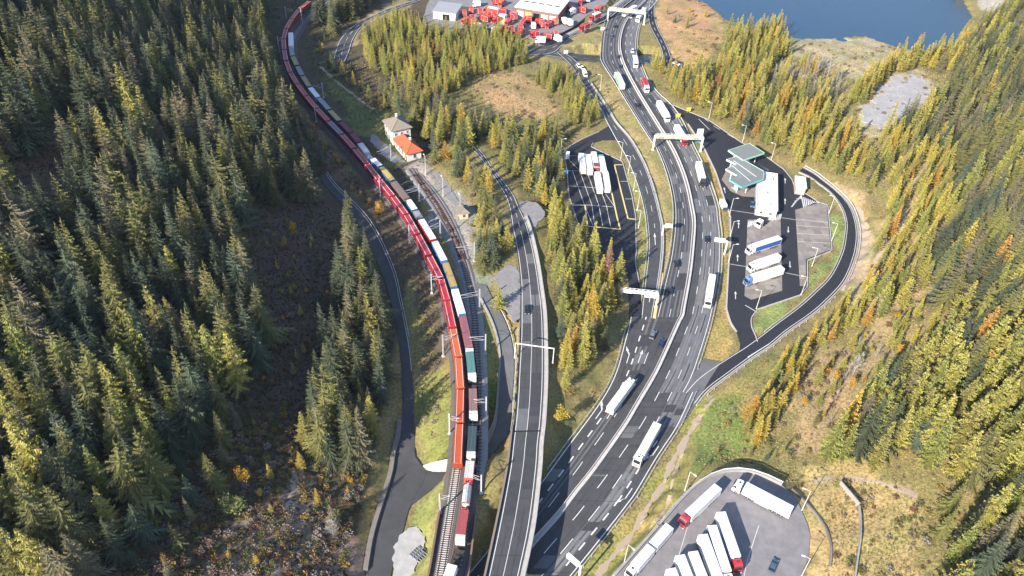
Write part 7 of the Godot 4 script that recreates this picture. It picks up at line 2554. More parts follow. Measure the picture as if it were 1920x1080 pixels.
# ---------------------------------------------------------------- trees and undergrowth
# [ground outline, spacing, share of spruce, green larch, yellow larch, broadleaf, bare, height range, where]
const FORESTS := [
	[[-268.2, -331.6, -225.6, -438.6, -160.1, -520.3, -143.7, -433.6, -119.5, -353.6, -88.9, -301.5, -80.1, -285.6, -78.4, -262.3, -90.7, -248.1, -103.5, -253.7, -91.4, -215.4, -85.6, -196.1, -76.4, -179.3, -75, -167.8, -159, -132.7], 5.33, [0.88, 0.07, 0.03, 0.02, 0], [14.6, 27.3], "on the steep slope above the access road"],
	[[-159, -132.7, -75, -167.8, -78.8, -145.4, -83.5, -130.9, -86, -120.1, -91.1, -106.2, -89.3, -88.9, -138.1, -76.9], 5.33, [0.7, 0.24, 0.04, 0.02, 0], [14.6, 27.3], "on the lower forest slope"],
	[[-66, -256.9, -56, -240.7, -45.7, -214.9, -39.8, -194.6, -35.8, -170.7, -35, -148.7, -39.8, -141.4, -56.8, -137.4, -60.6, -151.9, -58.9, -181.7, -60.8, -214], 4.47, [0.86, 0.08, 0.03, 0.03, 0], [11.2, 23.8], "between the access road and the brown clearing"],
	[[-55.6, -141.9, -41.2, -141, -35.5, -138.2, -36.2, -128.1, -43.3, -119.4, -53.7, -123, -59.1, -131.7], 5.42, [0.05, 0.05, 0.55, 0.35, 0], [3.4, 7.9], "in the yellow thicket above the access road fork"],
	[[-72.1, -131.1, -63.9, -137.3, -53.3, -115, -44.9, -106.5, -56.2, -94.1, -67.7, -100.9], 6.02, [0.1, 0.05, 0.15, 0.5, 0.2], [2.6, 7], "on the brushy ground below the clearing"],
	[[-92.9, -234.8, -76.1, -251.8, -63.2, -212.7, -59.4, -171.9, -65.9, -152, -73.1, -145.5, -77.1, -179], 5.59, [0.3, 0.03, 0.07, 0.5, 0.1], [2.1, 5.7], "on the brown clearing"],
	[[-108.9, -354.6, -90.9, -320.8, -64.6, -292.8, -50.7, -257.9, -54.9, -253.6, -73.5, -280.7, -87.9, -296.1, -106, -325.6, -114.2, -360.5], 3.96, [0.1, 0.05, 0.2, 0.6, 0.05], [2.6, 7.9], "on the bank between the trains and the access road"],
	[[-131.4, -511.2, -97.6, -512.7, -95.6, -479.4, -104.2, -455.2, -108.5, -430, -117.3, -443.1, -126.8, -473.1], 5.42, [0.85, 0.1, 0.05, 0, 0], [13.8, 22.9], "inside the bend of the railway"],
	[[-115.8, -435.9, -99.4, -413.7, -74.6, -368.9, -61.2, -351, -72.8, -358.3, -93.7, -383.7, -110.3, -409.9], 4.73, [0.45, 0.15, 0.05, 0.35, 0], [4.3, 9.7], "on the meadow edge beside the upper bend"],
	[[-158.2, -419.5, -143.2, -425.8, -124.3, -374.9, -105.8, -329.3, -111.4, -311.6, -131.5, -334.1], 5.16, [0.6, 0.1, 0.1, 0.2, 0], [8.6, 17.6], "below the outer side of the railway bend"],
	[[-91.8, -423.9, -91, -451.5, -77.5, -466.6, -58.3, -467.4, -47.2, -451.9, -25.6, -459.2, 3.2, -451.9, 2.2, -413.3, -13.7, -405.5, -26.3, -397.5, -29.7, -385.7, -39.3, -368.1, -59.4, -377.2, -79.1, -396.6], 4.21, [0.08, 0.68, 0.22, 0.02, 0], [7.7, 13.2], "in the pale larch wood below the depot"],
	[[-79.2, -380.6, -57.8, -364.9, -37.8, -353.1, -21.5, -344.4, 0.7, -336.6, 18.9, -345.5, 20.6, -337.6, 19.8, -321.7, 20.8, -278.3, 15.5, -275.3, 7.4, -283.7, -2.1, -297.9, -12.3, -314.3, -20.1, -323.1, -31.2, -308.4, -42, -319.7, -47.8, -337, -62.5, -350.8], 4.64, [0.56, 0.28, 0.13, 0.03, 0], [9.5, 16.7], "in the mixed wood behind the station"],
	[[6.7, -390.2, 9.6, -403.9, 21.4, -410.8, 31.9, -392.3, 41.4, -357.4, 36, -346.5, 25.5, -347, 23.1, -358.6, 22.1, -377.6], 4.47, [0.14, 0.72, 0.14, 0, 0], [7.7, 13.2], "beside the brown field above the dark lot"],
	[[12.3, -251.1, 14.3, -274.7, 19.7, -290.1, 23, -271.7, 26.3, -258.4, 35.5, -247.9, 42.2, -244.9, 43.4, -225.9, 40, -202.9, 31.7, -184.3, 22.2, -169.1, 16.8, -160, 14.3, -168, 14.7, -195.9, 13.4, -223.4], 4.47, [0.3, 0.38, 0.3, 0.02, 0], [8.6, 17.6], "on the bank between the main road and the motorway"],
	[[-20.7, -295.6, -14.9, -295.7, -7.2, -277.5, -2.2, -260.8, -1.2, -248.4, -5, -250.1, -11.1, -227.5, -13.8, -233.7, -14.9, -250, -18, -271.8], 5.07, [0.45, 0.25, 0.3, 0, 0], [7.7, 15], "between the sidings and the main road"],
	[[-40.8, -308.1, -28.8, -308.4, -18.4, -295.7, -16, -275.6, -24.7, -287.4, -35.2, -300.4], 5.42, [0.6, 0.2, 0.2, 0, 0], [10.3, 16.7], "beside the station forecourt"],
	[[-7.7, -220.3, -4.6, -215.7, -1.5, -207.7, -3.3, -205.1, -6.3, -209.2], 5.16, [0, 0.2, 0.5, 0.3, 0], [5.2, 7.9], "beside the lay-by on the main road"],
	[[72.9, -438.5, 76, -411.3, 81.7, -386.8, 113, -351.9, 131.2, -323.4, 141.9, -317, 150.2, -286, 162.2, -312.3, 162.5, -355.1, 161.1, -378.1, 143.5, -406.2, 129.3, -435.6, 96.3, -419.4, 86.4, -412.1, 79.1, -425.1], 5.07, [0.18, 0.3, 0.44, 0.06, 0.02], [9.5, 16.7], "on the slope above the service area"],
	[[120.5, -471.7, 162.1, -493.7, 154.7, -445.4, 139.9, -428.3, 117, -434.9], 4.9, [0.15, 0.45, 0.4, 0, 0], [11.2, 17.6], "on the lakeside bank"],
	[[135.2, -420.7, 175.5, -437.4, 172.7, -389.9, 156, -378.8, 139.1, -399.5], 3.96, [0.03, 0.05, 0.17, 0.05, 0.7], [7.7, 13.2], "among the bare trunks below the lake"],
	[[168.8, -376.9, 185.1, -403, 215.8, -439.8, 255.8, -461.4, 277.6, -494.8, 294.6, -499, 246, -426.5, 230.9, -418.3, 223.8, -429.6, 198.5, -409.3, 174.3, -373.3], 4.9, [0.12, 0.18, 0.68, 0.02, 0], [10.3, 16.7], "on the rim of the dry pond"],
	[[172.6, -346.5, 183.6, -348.9, 206.3, -368.6, 228.8, -402.6, 290.5, -503.5, 345.6, -551.6, 352.4, -440.7, 172.1, -128.4, 168.5, -186.2, 152.2, -199.8, 149, -221.2, 169.9, -262.7, 193.2, -301.3, 191.9, -319.4], 5.07, [0.74, 0.14, 0.12, 0, 0], [12.9, 22], "on the high slope beyond the dry pond"],
	[[149, -278.2, 164.3, -311.6, 172.6, -346.5, 187.2, -345.1, 204.1, -351, 191.7, -302.5, 167, -260, 148.3, -221.6, 132.7, -209.5, 120.3, -203.2, 130, -227.9], 4.82, [0.16, 0.4, 0.34, 0.04, 0.06], [9.5, 15.8], "on the sunny slope beside the loop ramp"],
	[[128.4, -228.6, 128.6, -207.6, 113.5, -204.4, 98.3, -188.2, 89.5, -173.5, 78.9, -155.9, 73.3, -156.1, 74.7, -167, 90.4, -191.6, 110.4, -211.7], 3.7, [0.06, 0.42, 0.48, 0.04, 0], [7.7, 12.3], "in the row along the outside of the loop ramp"],
	[[112.6, -201.3, 128.6, -207.6, 145.9, -216.6, 150.2, -194.7, 121.2, -180.4, 100.8, -161.1, 89, -157.8, 94.4, -173.1], 4.82, [0.08, 0.25, 0.15, 0.22, 0.3], [4.3, 10.6], "on the rough ground above the lower parking lot"],
	[[100.8, -161.1, 123.5, -182.5, 149.7, -193.5, 180.4, -181.6, 159.9, -115, 136.3, -126.6, 127, -138.5, 119, -142.8, 107.5, -143, 101.1, -145.7, 93.6, -151.4], 5.33, [0.3, 0.55, 0.13, 0.02, 0], [15.5, 25.5], "in the tall larch stand above the dry grass"],
	[[119.4, -130, 127.3, -135.6, 137, -128.1, 159.9, -115, 145.1, -84.2, 104.2, -87.5, 112, -114.8], 6.02, [0.45, 0.4, 0.15, 0, 0], [12.9, 22], "at the lower edge of the far slope"],
	[[73.7, -158.2, 80.3, -154.8, 84.8, -153.8, 77.4, -149.4, 71.3, -150.5], 5.16, [0.3, 0.4, 0.3, 0, 0], [2.6, 5.3], "above the parapet of the lower parking lot"],
	[[98.1, -542.8, 116.6, -553.7, 121.2, -514.5, 107, -491, 95.3, -479.7, 86.8, -478.1], 9.46, [0.2, 0.1, 0.2, 0.5, 0], [4.3, 7.9], "on the tan hillside beside the slip road"],
	[[71.3, -484.6, 76.7, -485.2, 79.4, -461.5, 79, -446.4, 70.5, -445.5, 69.7, -460.5], 4.9, [0.1, 0.4, 0.3, 0.2, 0], [4.3, 7.9], "between the motorway and the slip road"],
	[[30.3, -461.4, 45.8, -480.7, 42.9, -456.9, 34.7, -451.4], 6.88, [0.3, 0.4, 0.1, 0.2, 0], [3.4, 7], "on the grass triangle at the junction"],
	[[6.3, -451, 19, -461.2, 31.6, -477.4, 32.9, -474.1, 20.6, -457.8, 7.9, -448], 2.6, [0.9, 0.1, 0, 0, 0], [2.1, 4], "in the hedge below the depot yard"],
	[[-78.8, -145.4, -73.5, -147.3, -73.4, -130.7, -74.8, -117, -77.2, -104.2, -77.9, -91.6, -87.3, -89.4, -88.9, -106.9, -84.8, -120.4, -82.9, -131.1], 5.59, [0.72, 0.14, 0.06, 0.08, 0], [7.7, 15], "along the upper edge of the brushy ground"],
	[[135.6, -323.8, 139.3, -321.4, 141.7, -316.3, 139.2, -313.1, 135.1, -316], 3.01, [0.1, 0.2, 0.3, 0.4, 0], [3.4, 6.2], "on the bank at the top of the loop ramp"],
]

# [kind, x, z, height, tone, label, width]
const SOLO_TREES := [
	[5, 36.6, -239.7, 15, 0, "reddish brown dead spruce at the edge of the dark lot", 1],
	[0, 40.6, -237.8, 15, 4, "slim dark spruce beside the reddish dead one", 0.8],
	[2, 35.6, -218.5, 13, 0, "bright yellow larch beside the ramp gantry", 1.2],
	[3, 19.3, -306.6, 8, 4, "round orange bush at the corner of the dark lot", 1.1],
	[3, 17.2, -162.1, 8, 1, "lone yellow bush at the tip of the forest bank", 1],
	[3, -46.6, -154.7, 10, 4, "orange tree among the dark spruces above the access road", 1],
	[3, -70, -127.4, 8, 4, "orange bush on the brushy ground below the clearing", 0.8],
	[3, -70, -118.3, 9, 3, "large green bush on the brushy ground below the clearing", 1.2],
	[1, -98.4, -259.1, 17, 2, "broad pale green larch at the top of the brown clearing", 1.3],
	[1, -102.6, -257.2, 15, 0, "yellow-green larch beside the broad pale one", 1.2],
	[3, -114.3, -340.9, 8, 4, "orange tree outside the railway bend", 0.8],
	[3, -81.2, -233.8, 7, 4, "orange tree on the brown clearing", 0.8],
	[3, -82.4, -225.8, 6, 1, "yellow tree on the brown clearing", 0.8],
	[3, -55.1, -264.7, 7, 4, "larger orange bush beside the red train", 1],
	[3, -67.3, -264, 7, 1, "yellow bush beside the access road bend", 0.9],
	[0, -54.1, -229.9, 16, 1, "lone olive conifer at the upper end of the roadside strip", 0.9],
	[2, -32.4, -308.4, 10, 2, "orange larch beside the station wing", 1.1],
	[1, -27.6, -308.4, 12, 1, "green larch beside the orange one near the station", 0.9],
	[2, -2.7, -243.3, 12, 3, "yellow larch beside the main road bend", 1.2],
	[0, -11.3, -232.1, 14, 1, "stout spruce between the sidings and the lay-by", 1.2],
	[0, -7.4, -233.7, 12, 0, "dark spruce next to the stout one by the sidings", 1.1],
	[1, -4.4, -210.4, 11, 0, "yellow-green larch beside the side ramp", 1.2],
	[4, 131.3, -216, 9, 0, "grey bare tree outside the loop ramp", 1.8],
	[4, 114.9, -186.4, 9, 0, "pale bare tree on the rough ground", 1.8],
	[4, -45.3, -118.8, 7, 0, "pale bare bush on the brushy ground", 1.8],
	[0, -45.7, -121.2, 10, 3, "dusty young spruce on the brushy ground", 1.1],
	[2, 77.2, -167, 12, 2, "orange larch at the end of the loop ramp row", 1.2],
]

const CLEARINGS := [
	[-164.5, -225.1, -167.4, -264.3, -159.7, -258.2, -144.5, -201.1, -147.9, -185.2],
]

# places on the forest slope by which trees are told apart: [x, z, words]
const PLACES := [
	[-187.6, -282.8, "in the dark upper corner of the slope"],
	[-172.1, -358.6, "near the crest above the railway bend"],
	[-147.6, -392.7, "just outside the railway's upper bend"],
	[-136.2, -237.3, "between the narrow glade and the brown clearing"],
	[-146.8, -199.5, "beside the narrow glade"],
	[-94.5, -263, "at the top of the brown clearing"],
	[-94.8, -202.5, "beside the brown clearing"],
	[-121.4, -157.1, "on the middle of the forest slope"],
	[-85.6, -144.9, "below the brown clearing"],
	[-113.1, -107, "in the lower corner of the forest"],
	[-90, -106.6, "above the brushy ground by the road fork"],
]

func landmark(at: Vector3) -> String:
	var best := 1e9
	var words := ""
	for p in PLACES:
		var d := Vector2(at.x - p[0], at.z - p[1]).length()
		if d < best:
			best = d
			words = p[2]
	return words

# a spruce 20 m tall: whorls of drooping sprays with ragged edges
func spruce_crown(seed_: int, thin: float, ragged := 0.0) -> Shape:
	var r := RandomNumberGenerator.new()
	r.seed = seed_
	var s := Shape.new()
	var tall := 20.0
	var whorls := 27
	for i in whorls:
		var t := float(i) / (whorls - 1)
		var y := lerpf(1.8, tall - 0.5, pow(t, 0.92))
		var reach := lerpf(4.7, 0.4, pow(t, 0.9)) * thin
		var n := int(lerpf(9.0, 4.0, t))
		var off := r.randf() * TAU
		for k in n:
			var a := off + TAU * (k + r.randf_range(-0.3, 0.3)) / n
			var d := Vector3(cos(a), 0, sin(a))
			var w := Vector3(-d.z, 0, d.x)
			var l := reach * r.randf_range(0.72, 1.15)
			if r.randf() < 0.06:
				l *= 1.3
			l *= 1.0 + ragged * (0.6 * sin(a + i * 0.23) + 0.5 * sin(i * 1.9))
			if r.randf() < ragged * 0.3:
				continue
			var droop := lerpf(0.40, 0.05, t) * r.randf_range(0.7, 1.3)
			var g := r.randf_range(0.72, 1.3)
			var warm := r.randf_range(0.9, 1.18)
			s.col = Color(g * warm, g, g * r.randf_range(0.8, 1.1))
			var base := Vector3(0, y + r.randf_range(-0.25, 0.25), 0)
			var prev := base
			var steps := 5 if l > 1.4 else 3
			for q in range(1, steps + 1):
				var f := float(q) / steps
				var p := base + d * l * f + Vector3(0, -droop * l * f + 0.16 * l * f * f, 0)
				var half := l * 0.30 * (1.0 - f * 0.55) * r.randf_range(0.75, 1.25) + 0.08
				var hang := Vector3(0, -0.12 - half * 0.38, 0)
				# one twig to each side, swept outwards
				var tip_l := p + w * half + d * l * 0.16 + hang
				var tip_r := p - w * half + d * l * 0.16 + hang
				s.tri(prev + d * 0.02, tip_l, p)
				s.tri(prev + d * 0.02, p, tip_r)
				s.tri(prev.lerp(p, 0.5), p + hang * 1.7 + w * half * 0.25, p)
				prev = p
			s.tri(prev - w * 0.16, prev + d * l * 0.18 + Vector3(0, 0.05, 0), prev + w * 0.16)
	s.col = Color(1, 1, 1)
	for k in 4:
		var a := TAU * k / 4
		s.tri(Vector3(cos(a), 0, sin(a)) * 0.22 + Vector3(0, tall - 1.3, 0), Vector3(0, tall + 0.5, 0), Vector3(cos(a + 1.57), 0, sin(a + 1.57)) * 0.22 + Vector3(0, tall - 1.3, 0))
	return s

# a larch 20 m tall: level branches set with loose sprays and tufts of needles
func larch_crown(seed_: int, wide: float, ragged := 0.0) -> Shape:
	var r := RandomNumberGenerator.new()
	r.seed = seed_
	var s := Shape.new()
	var tall := 20.0
	var whorls := 26
	for i in whorls:
		var t := float(i) / (whorls - 1)
		var y := lerpf(2.4, tall - 0.4, pow(t, 0.95))
		var reach := lerpf(4.4, 0.45, pow(t, 1.0)) * wide * (0.72 + 0.28 * minf(1.0, t * 6.0))
		var n := int(lerpf(8.0, 5.0, t))
		var off := r.randf() * TAU
		for k in n:
			var a := off + TAU * (k + r.randf_range(-0.35, 0.35)) / n
			var d := Vector3(cos(a), 0, sin(a))
			var w := Vector3(-d.z, 0, d.x)
			var l := reach * r.randf_range(0.65, 1.22) * (1.0 + ragged * (0.6 * sin(a + i * 0.3) + 0.5 * sin(i * 1.7)))
			if r.randf() < ragged * 0.3:
				continue
			var base := Vector3(0, y + r.randf_range(-0.4, 0.4), 0)
			var g := r.randf_range(0.68, 1.3)
			s.col = Color(g * r.randf_range(0.9, 1.15), g, g * r.randf_range(0.7, 1.1))
			var steps := maxi(2, int(l / 0.5))
			var rise := r.randf_range(-0.3, 0.05)
			for q in steps:
				var f := (q + 0.7) / steps
				var p := base + d * l * f + Vector3(0, rise * l * f + 0.18 * l * f * f, 0)
				var half := (0.20 * l * (1.15 - f) + 0.28) * r.randf_range(0.7, 1.3)
				for m in [-1.0, 1.0]:
					var tip: Vector3 = p + w * m * half + d * half * r.randf_range(0.5, 1.1) + Vector3(0, r.randf_range(-0.35, 0.05), 0)
					s.tri(p - d * 0.28, tip, p + d * 0.2 + Vector3(0, 0.05, 0))
				var o := Vector3(r.randf_range(-1, 1), r.randf_range(-0.7, 0.5), r.randf_range(-1, 1)) * (0.2 + 0.08 * l)
				var e := Vector3(r.randf_range(-1, 1), r.randf_range(-0.5, 0.6), r.randf_range(-1, 1)).normalized() * r.randf_range(0.3, 0.6)
				s.tri(p + o - e * 0.5, p + o + e * 0.5 + d * 0.2, p + o + Vector3(r.randf_range(-0.2, 0.2), -0.42, r.randf_range(-0.2, 0.2)))
	for k in 10:
		var p := Vector3(r.randf_range(-0.25, 0.25), tall - r.randf() * 1.4, r.randf_range(-0.25, 0.25))
		s.tri(p, p + Vector3(r.randf_range(-0.3, 0.3), 0.7, r.randf_range(-0.3, 0.3)), p + Vector3(r.randf_range(-0.4, 0.4), 0.1, r.randf_range(-0.4, 0.4)))
	return s

# a broadleaf tree or bush 8 m tall: leaf clumps on several boughs
func leafy_crown(seed_: int, count: int) -> Shape:
	var r := RandomNumberGenerator.new()
	r.seed = seed_
	var s := Shape.new()
	var lobes := []
	for k in 9:
		var a := r.randf() * TAU
		lobes.append([Vector3(cos(a) * r.randf_range(0.4, 1.9), r.randf_range(2.2, 6.4), sin(a) * r.randf_range(0.4, 1.9)), r.randf_range(0.9, 1.7), r.randf_range(0.75, 1.25)])
	for k in count:
		var b: Array = lobes[r.randi() % lobes.size()]
		var d := Vector3(r.randfn(), r.randfn(), r.randfn()).normalized()
		var p: Vector3 = b[0] + d * b[1] * pow(r.randf(), 0.4)
		var g: float = b[2] * r.randf_range(0.75, 1.25)
		s.col = Color(g, g * r.randf_range(0.88, 1.08), g * 0.9)
		var e := Vector3(r.randf_range(-1, 1), r.randf_range(-0.6, 0.6), r.randf_range(-1, 1)).normalized() * r.randf_range(0.22, 0.45)
		var h := Vector3(r.randf_range(-1, 1), r.randf_range(-1, 0.4), r.randf_range(-1, 1)).normalized() * r.randf_range(0.2, 0.42)
		s.tri(p - e, p + e, p + h)
	return s

# a bare tree 10 m tall: a fan of thin grey branches
func bare_crown(seed_: int) -> Shape:
	var r := RandomNumberGenerator.new()
	r.seed = seed_
	var s := Shape.new()
	for k in 46:
		var y := r.randf_range(1.5, 8.8)
		var a := r.randf() * TAU
		var d := Vector3(cos(a), r.randf_range(0.5, 1.3), sin(a)).normalized()
		var l := r.randf_range(0.8, 2.6) * (1.15 - y / 11.0)
		var p := Vector3(0, y, 0)
		var w := Vector3(-d.z, 0, d.x) * 0.07
		s.col = Color.WHITE * r.randf_range(0.7, 1.2)
		s.tri(p - w, p + d * l, p + w)
		s.tri(p - Vector3(0, 0.07, 0), p + d * l, p + Vector3(0, 0.07, 0))
		for q in 7:
			var b := p + d * l * r.randf_range(0.25, 1.0)
			var e := (d + Vector3(r.randf_range(-1, 1), r.randf_range(-0.2, 0.9), r.randf_range(-1, 1))).normalized() * r.randf_range(0.5, 1.1)
			var v := Vector3(-e.z, 0.3, e.x).normalized() * 0.045
			s.tri(b - v, b + e, b + v)
	return s

func trunk_mesh(tall: float, r: float, m: Material) -> Mesh:
	var s := Shape.new()
	var rings := []
	for q in [[-0.8, 1.25], [0.4, 1.0], [tall * 0.35, 0.72], [tall * 0.7, 0.4], [tall, 0.06]]:
		var ring := []
		for k in 7:
			ring.append(Vector3(cos(TAU * k / 7) * r * q[1], q[0], sin(TAU * k / 7) * r * q[1]))
		rings.append(ring)
	s.loft(rings)
	# a few dead stubs low on the stem
	for k in 6:
		var a := k * 2.4
		var d := Vector3(cos(a), -0.15, sin(a))
		s.tube(Vector3(0, tall * (0.06 + k * 0.03), 0), Vector3(0, tall * (0.06 + k * 0.03), 0) + d * 1.1, 0.05, 0.02, 3)
	return s.commit(m)

func foliage(r: float, g: float, b: float, through := 0.0) -> StandardMaterial3D:
	var m := StandardMaterial3D.new()
	m.albedo_color = Color(r, g, b).linear_to_srgb()
	m.vertex_color_use_as_albedo = true
	m.roughness = 0.75
	m.metallic_specular = 0.3
	if through > 0.0:
		m.backlight_enabled = true
		m.backlight = Color(through, through, through)
	return m

func build_forest() -> void:
	var bark := paint(0.085, 0.062, 0.048, 0.95)
	var grey_bark := paint(0.27, 0.25, 0.23, 0.95)
	# kinds: [thing name, kind words, trunk, crown shapes, tones, height of the mesh]
	var kinds := [
		["spruce_tree", "spruce", trunk_mesh(19.5, 0.26, bark), [spruce_crown(1, 1.0), spruce_crown(2, 0.78), spruce_crown(3, 1.15), spruce_crown(4, 0.9), spruce_crown(6, 1.0, 0.35), spruce_crown(7, 0.85, 0.2), spruce_crown(8, 1.1, 0.5)], [[0.088, 0.098, 0.05, "dark"], [0.14, 0.135, 0.052, "olive"], [0.066, 0.08, 0.046, "blackish green"], [0.16, 0.143, 0.082, "dusty"], [0.078, 0.102, 0.064, "bluish"], [0.17, 0.165, 0.055, "light green"]], 20.0, 0.0],
		["green_larch_tree", "larch", trunk_mesh(19.5, 0.24, bark), [larch_crown(11, 1.0), larch_crown(12, 0.82), larch_crown(13, 1.15), larch_crown(14, 0.95, 0.4), larch_crown(15, 1.1, 0.25)], [[0.31, 0.29, 0.08, "yellow-green"], [0.225, 0.235, 0.07, "green"], [0.36, 0.325, 0.09, "pale green"], [0.26, 0.235, 0.075, "olive"]], 20.0, 0.25],
		["yellow_larch_tree", "larch", trunk_mesh(19.5, 0.24, bark), [larch_crown(21, 1.0), larch_crown(22, 0.8), larch_crown(23, 1.1), larch_crown(24, 0.9, 0.4), larch_crown(25, 1.05, 0.25)], [[0.41, 0.325, 0.07, "yellow"], [0.43, 0.30, 0.06, "golden"], [0.41, 0.235, 0.06, "orange"], [0.34, 0.29, 0.08, "greenish yellow"], [0.32, 0.25, 0.07, "dull yellow"], [0.42, 0.35, 0.08, "lemon"], [0.41, 0.32, 0.07, "straw yellow"], [0.34, 0.31, 0.085, "yellowing"], [0.38, 0.33, 0.08, "pale yellow"]], 20.0, 0.25],
		["autumn_bush", "broadleaf tree", trunk_mesh(5.5, 0.14, bark), [leafy_crown(31, 620), leafy_crown(32, 520), leafy_crown(33, 700)], [[0.17, 0.16, 0.055, "olive"], [0.42, 0.31, 0.05, "yellow"], [0.26, 0.16, 0.06, "russet"], [0.15, 0.17, 0.06, "green"], [0.46, 0.26, 0.04, "orange"]], 8.0, 0.2],
		["bare_tree", "bare tree", trunk_mesh(9.5, 0.13, grey_bark), [bare_crown(41), bare_crown(42)], [[0.40, 0.37, 0.33, "grey"], [0.32, 0.28, 0.25, "brownish grey"]], 10.0, 0.0],
		["dead_spruce_tree", "dead spruce", trunk_mesh(19.5, 0.22, bark), [spruce_crown(5, 0.8)], [[0.27, 0.14, 0.115, "reddish brown"]], 20.0, 0.0]]
	var crown := []
	for k in kinds:
		var by_tone := []
		for t in k[4]:
			by_tone.append(foliage(t[0], t[1], t[2], k[6]))
		var shapes := []
		for s in k[3]:
			shapes.append(s.commit(by_tone[0]))
		crown.append([shapes, by_tone])
	# where they stand
	var clear := []
	for c in CLEARINGS:
		clear.append(pairs(c))
	var trees := []
	for k in kinds:
		trees.append([])
	var eye := Vector3(0, EYE, 0)
	var look := Vector3(0, -sin(deg_to_rad(PITCH)), -cos(deg_to_rad(PITCH)))
	var upv := Vector3(0, cos(deg_to_rad(PITCH)), -sin(deg_to_rad(PITCH)))
	var region := 0
	for f in FORESTS:
		var poly := pairs(f[0])
		var box := Rect2(poly[0], Vector2.ZERO)
		for q in poly:
			box = box.expand(q)
		var step: float = f[1]
		var nx := int(box.size.x / step) + 1
		var nz := int(box.size.y / step) + 1
		for i in nx:
			for j in nz:
				var q := box.position + Vector2(i + 0.5 * (j % 2) + rng.randf_range(-0.42, 0.42), j + rng.randf_range(-0.42, 0.42)) * step
				var pick := rng.randf()
				var size := rng.randf()
				var turn := rng.randf() * TAU
				var drop := rng.randf()
				if not Geometry2D.is_point_in_polygon(q, poly) or mask_at(q.x, q.y) > 0:
					continue
				if drop < 0.07 + maxf(0.0, noise.get_noise_2d(q.x * 1.6, q.y * 1.6) - 0.15) * 0.9:
					continue
				var no := false
				for c in clear:
					if Geometry2D.is_point_in_polygon(q, c):
						no = true
				if no:
					continue
				var kind := 0
				# neighbours tend to be of one kind
				pick = clampf(pick * 0.75 + (noise.get_noise_2d(q.x * 2.2 + 300, q.y * 2.2) * 0.9 + 0.5) * 0.25, 0.0, 0.9999)
				var sum := 0.0
				for w in f[2]:
					sum += w
					if pick < sum:
						break
					kind += 1
				kind = mini(kind, kinds.size() - 1)
				var tall: float = lerpf(f[3][0], f[3][1], size)
				if kind == 3:
					tall = clampf(tall * 0.55, 2.5, 9.0)
				elif kind == 4:
					tall = clampf(tall * 0.8, 3.0, 12.0)
				var at := on_ground(q.x, q.y)
				# in view?
				var v := at + Vector3(0, tall * 0.7, 0) - eye
				var depth := v.dot(look)
				if depth < 20.0:
					continue
				var sx := v.x / depth * FOCAL / 960.0
				var sy := v.dot(upv) / depth * FOCAL / 540.0
				if absf(sx) > 1.35 or absf(sy) > 1.5:
					continue
				var seen := absf(sx) < 1.02 and absf(sy) < 1.05
				trees[kind].append([at, tall, turn, tall / depth if seen else 0.0, region, rng.randi()])
		region += 1
	# trees that stand out singly
	for d in SOLO_TREES:
		var at := on_ground(d[1], d[2])
		var o := thing(kinds[d[0]][0], d[5], "bush" if d[0] == 3 else "tree", at, d[1] * 3.7, "trees that stand out")
		var f: float = d[3] / kinds[d[0]][5]
		o.scale = Vector3(f * d[6], f, f * d[6])
		part(o, "trunk", kinds[d[0]][2])
		var c := part(o, "crown", crown[d[0]][0][int(absf(d[1])) % crown[d[0]][0].size()])
		c.material_override = crown[d[0]][1][d[4]]
	var limits := [300, 150, 150, 90, 80, 20]
	for k in kinds.size():
		var list: Array = trees[k]
		list.sort_custom(func(a, b): return a[3] > b[3])
		var meshes_: Array = crown[k][0]
		var tones: Array = crown[k][1]
		var rest := []
		for m in meshes_:
			rest.append([])
		var n := 0
		for t in list:
			var shape: int = t[5] % meshes_.size()
			var tone: int = (t[5] / 7) % tones.size()
			var scale_: float = t[1] / kinds[k][5]
			var wide := scale_ * (0.68 + 0.34 * float((t[5] / 64) % 100) / 100.0)
			if n < limits[k] and t[3] > 0.0:
				var where: String = FORESTS[t[4]][4]
				if t[4] <= 1:
					where = landmark(t[0])
				var stature := "tall" if t[1] > lerpf(FORESTS[t[4]][3][0], FORESTS[t[4]][3][1], 0.62) else ("young" if t[1] < lerpf(FORESTS[t[4]][3][0], FORESTS[t[4]][3][1], 0.3) else "mid-sized")
				var o := thing(kinds[k][0], "%s %s %s %s" % [stature, kinds[k][4][tone][3], kinds[k][1], where], "bush" if k == 3 else "tree", t[0], t[2], "%s %s %s trees %s" % [stature, kinds[k][4][tone][3], kinds[k][1], where])
				o.rotation = Vector3(lean(t[5]), t[2], lean(t[5] / 3))
				o.scale = Vector3(wide, scale_, wide)
				part(o, "trunk", kinds[k][2])
				var c := part(o, "crown", meshes_[shape])
				c.material_override = tones[tone]
				n += 1
			else:
				rest[shape].append([t, wide, scale_, kinds[k][4][tone]])
		scatter(["spruce_wood", "green_larch_wood", "yellow_larch_wood", "thicket", "bare_wood", "dead_wood"][k], ["dense dark spruce wood covering both valley sides", "yellow-green larch wood on the valley floor and slopes", "golden larch wood on the slopes round the service area", "autumn thickets scattered over the banks", "bare grey trees scattered below the lake", "dead spruces"][k], rest, meshes_, kinds[k][2], k, kinds[k][6])
	undergrowth(kinds, crown)

func lean(n: int) -> float:
	return (float(n % 200) / 100.0 - 1.0) * 0.045

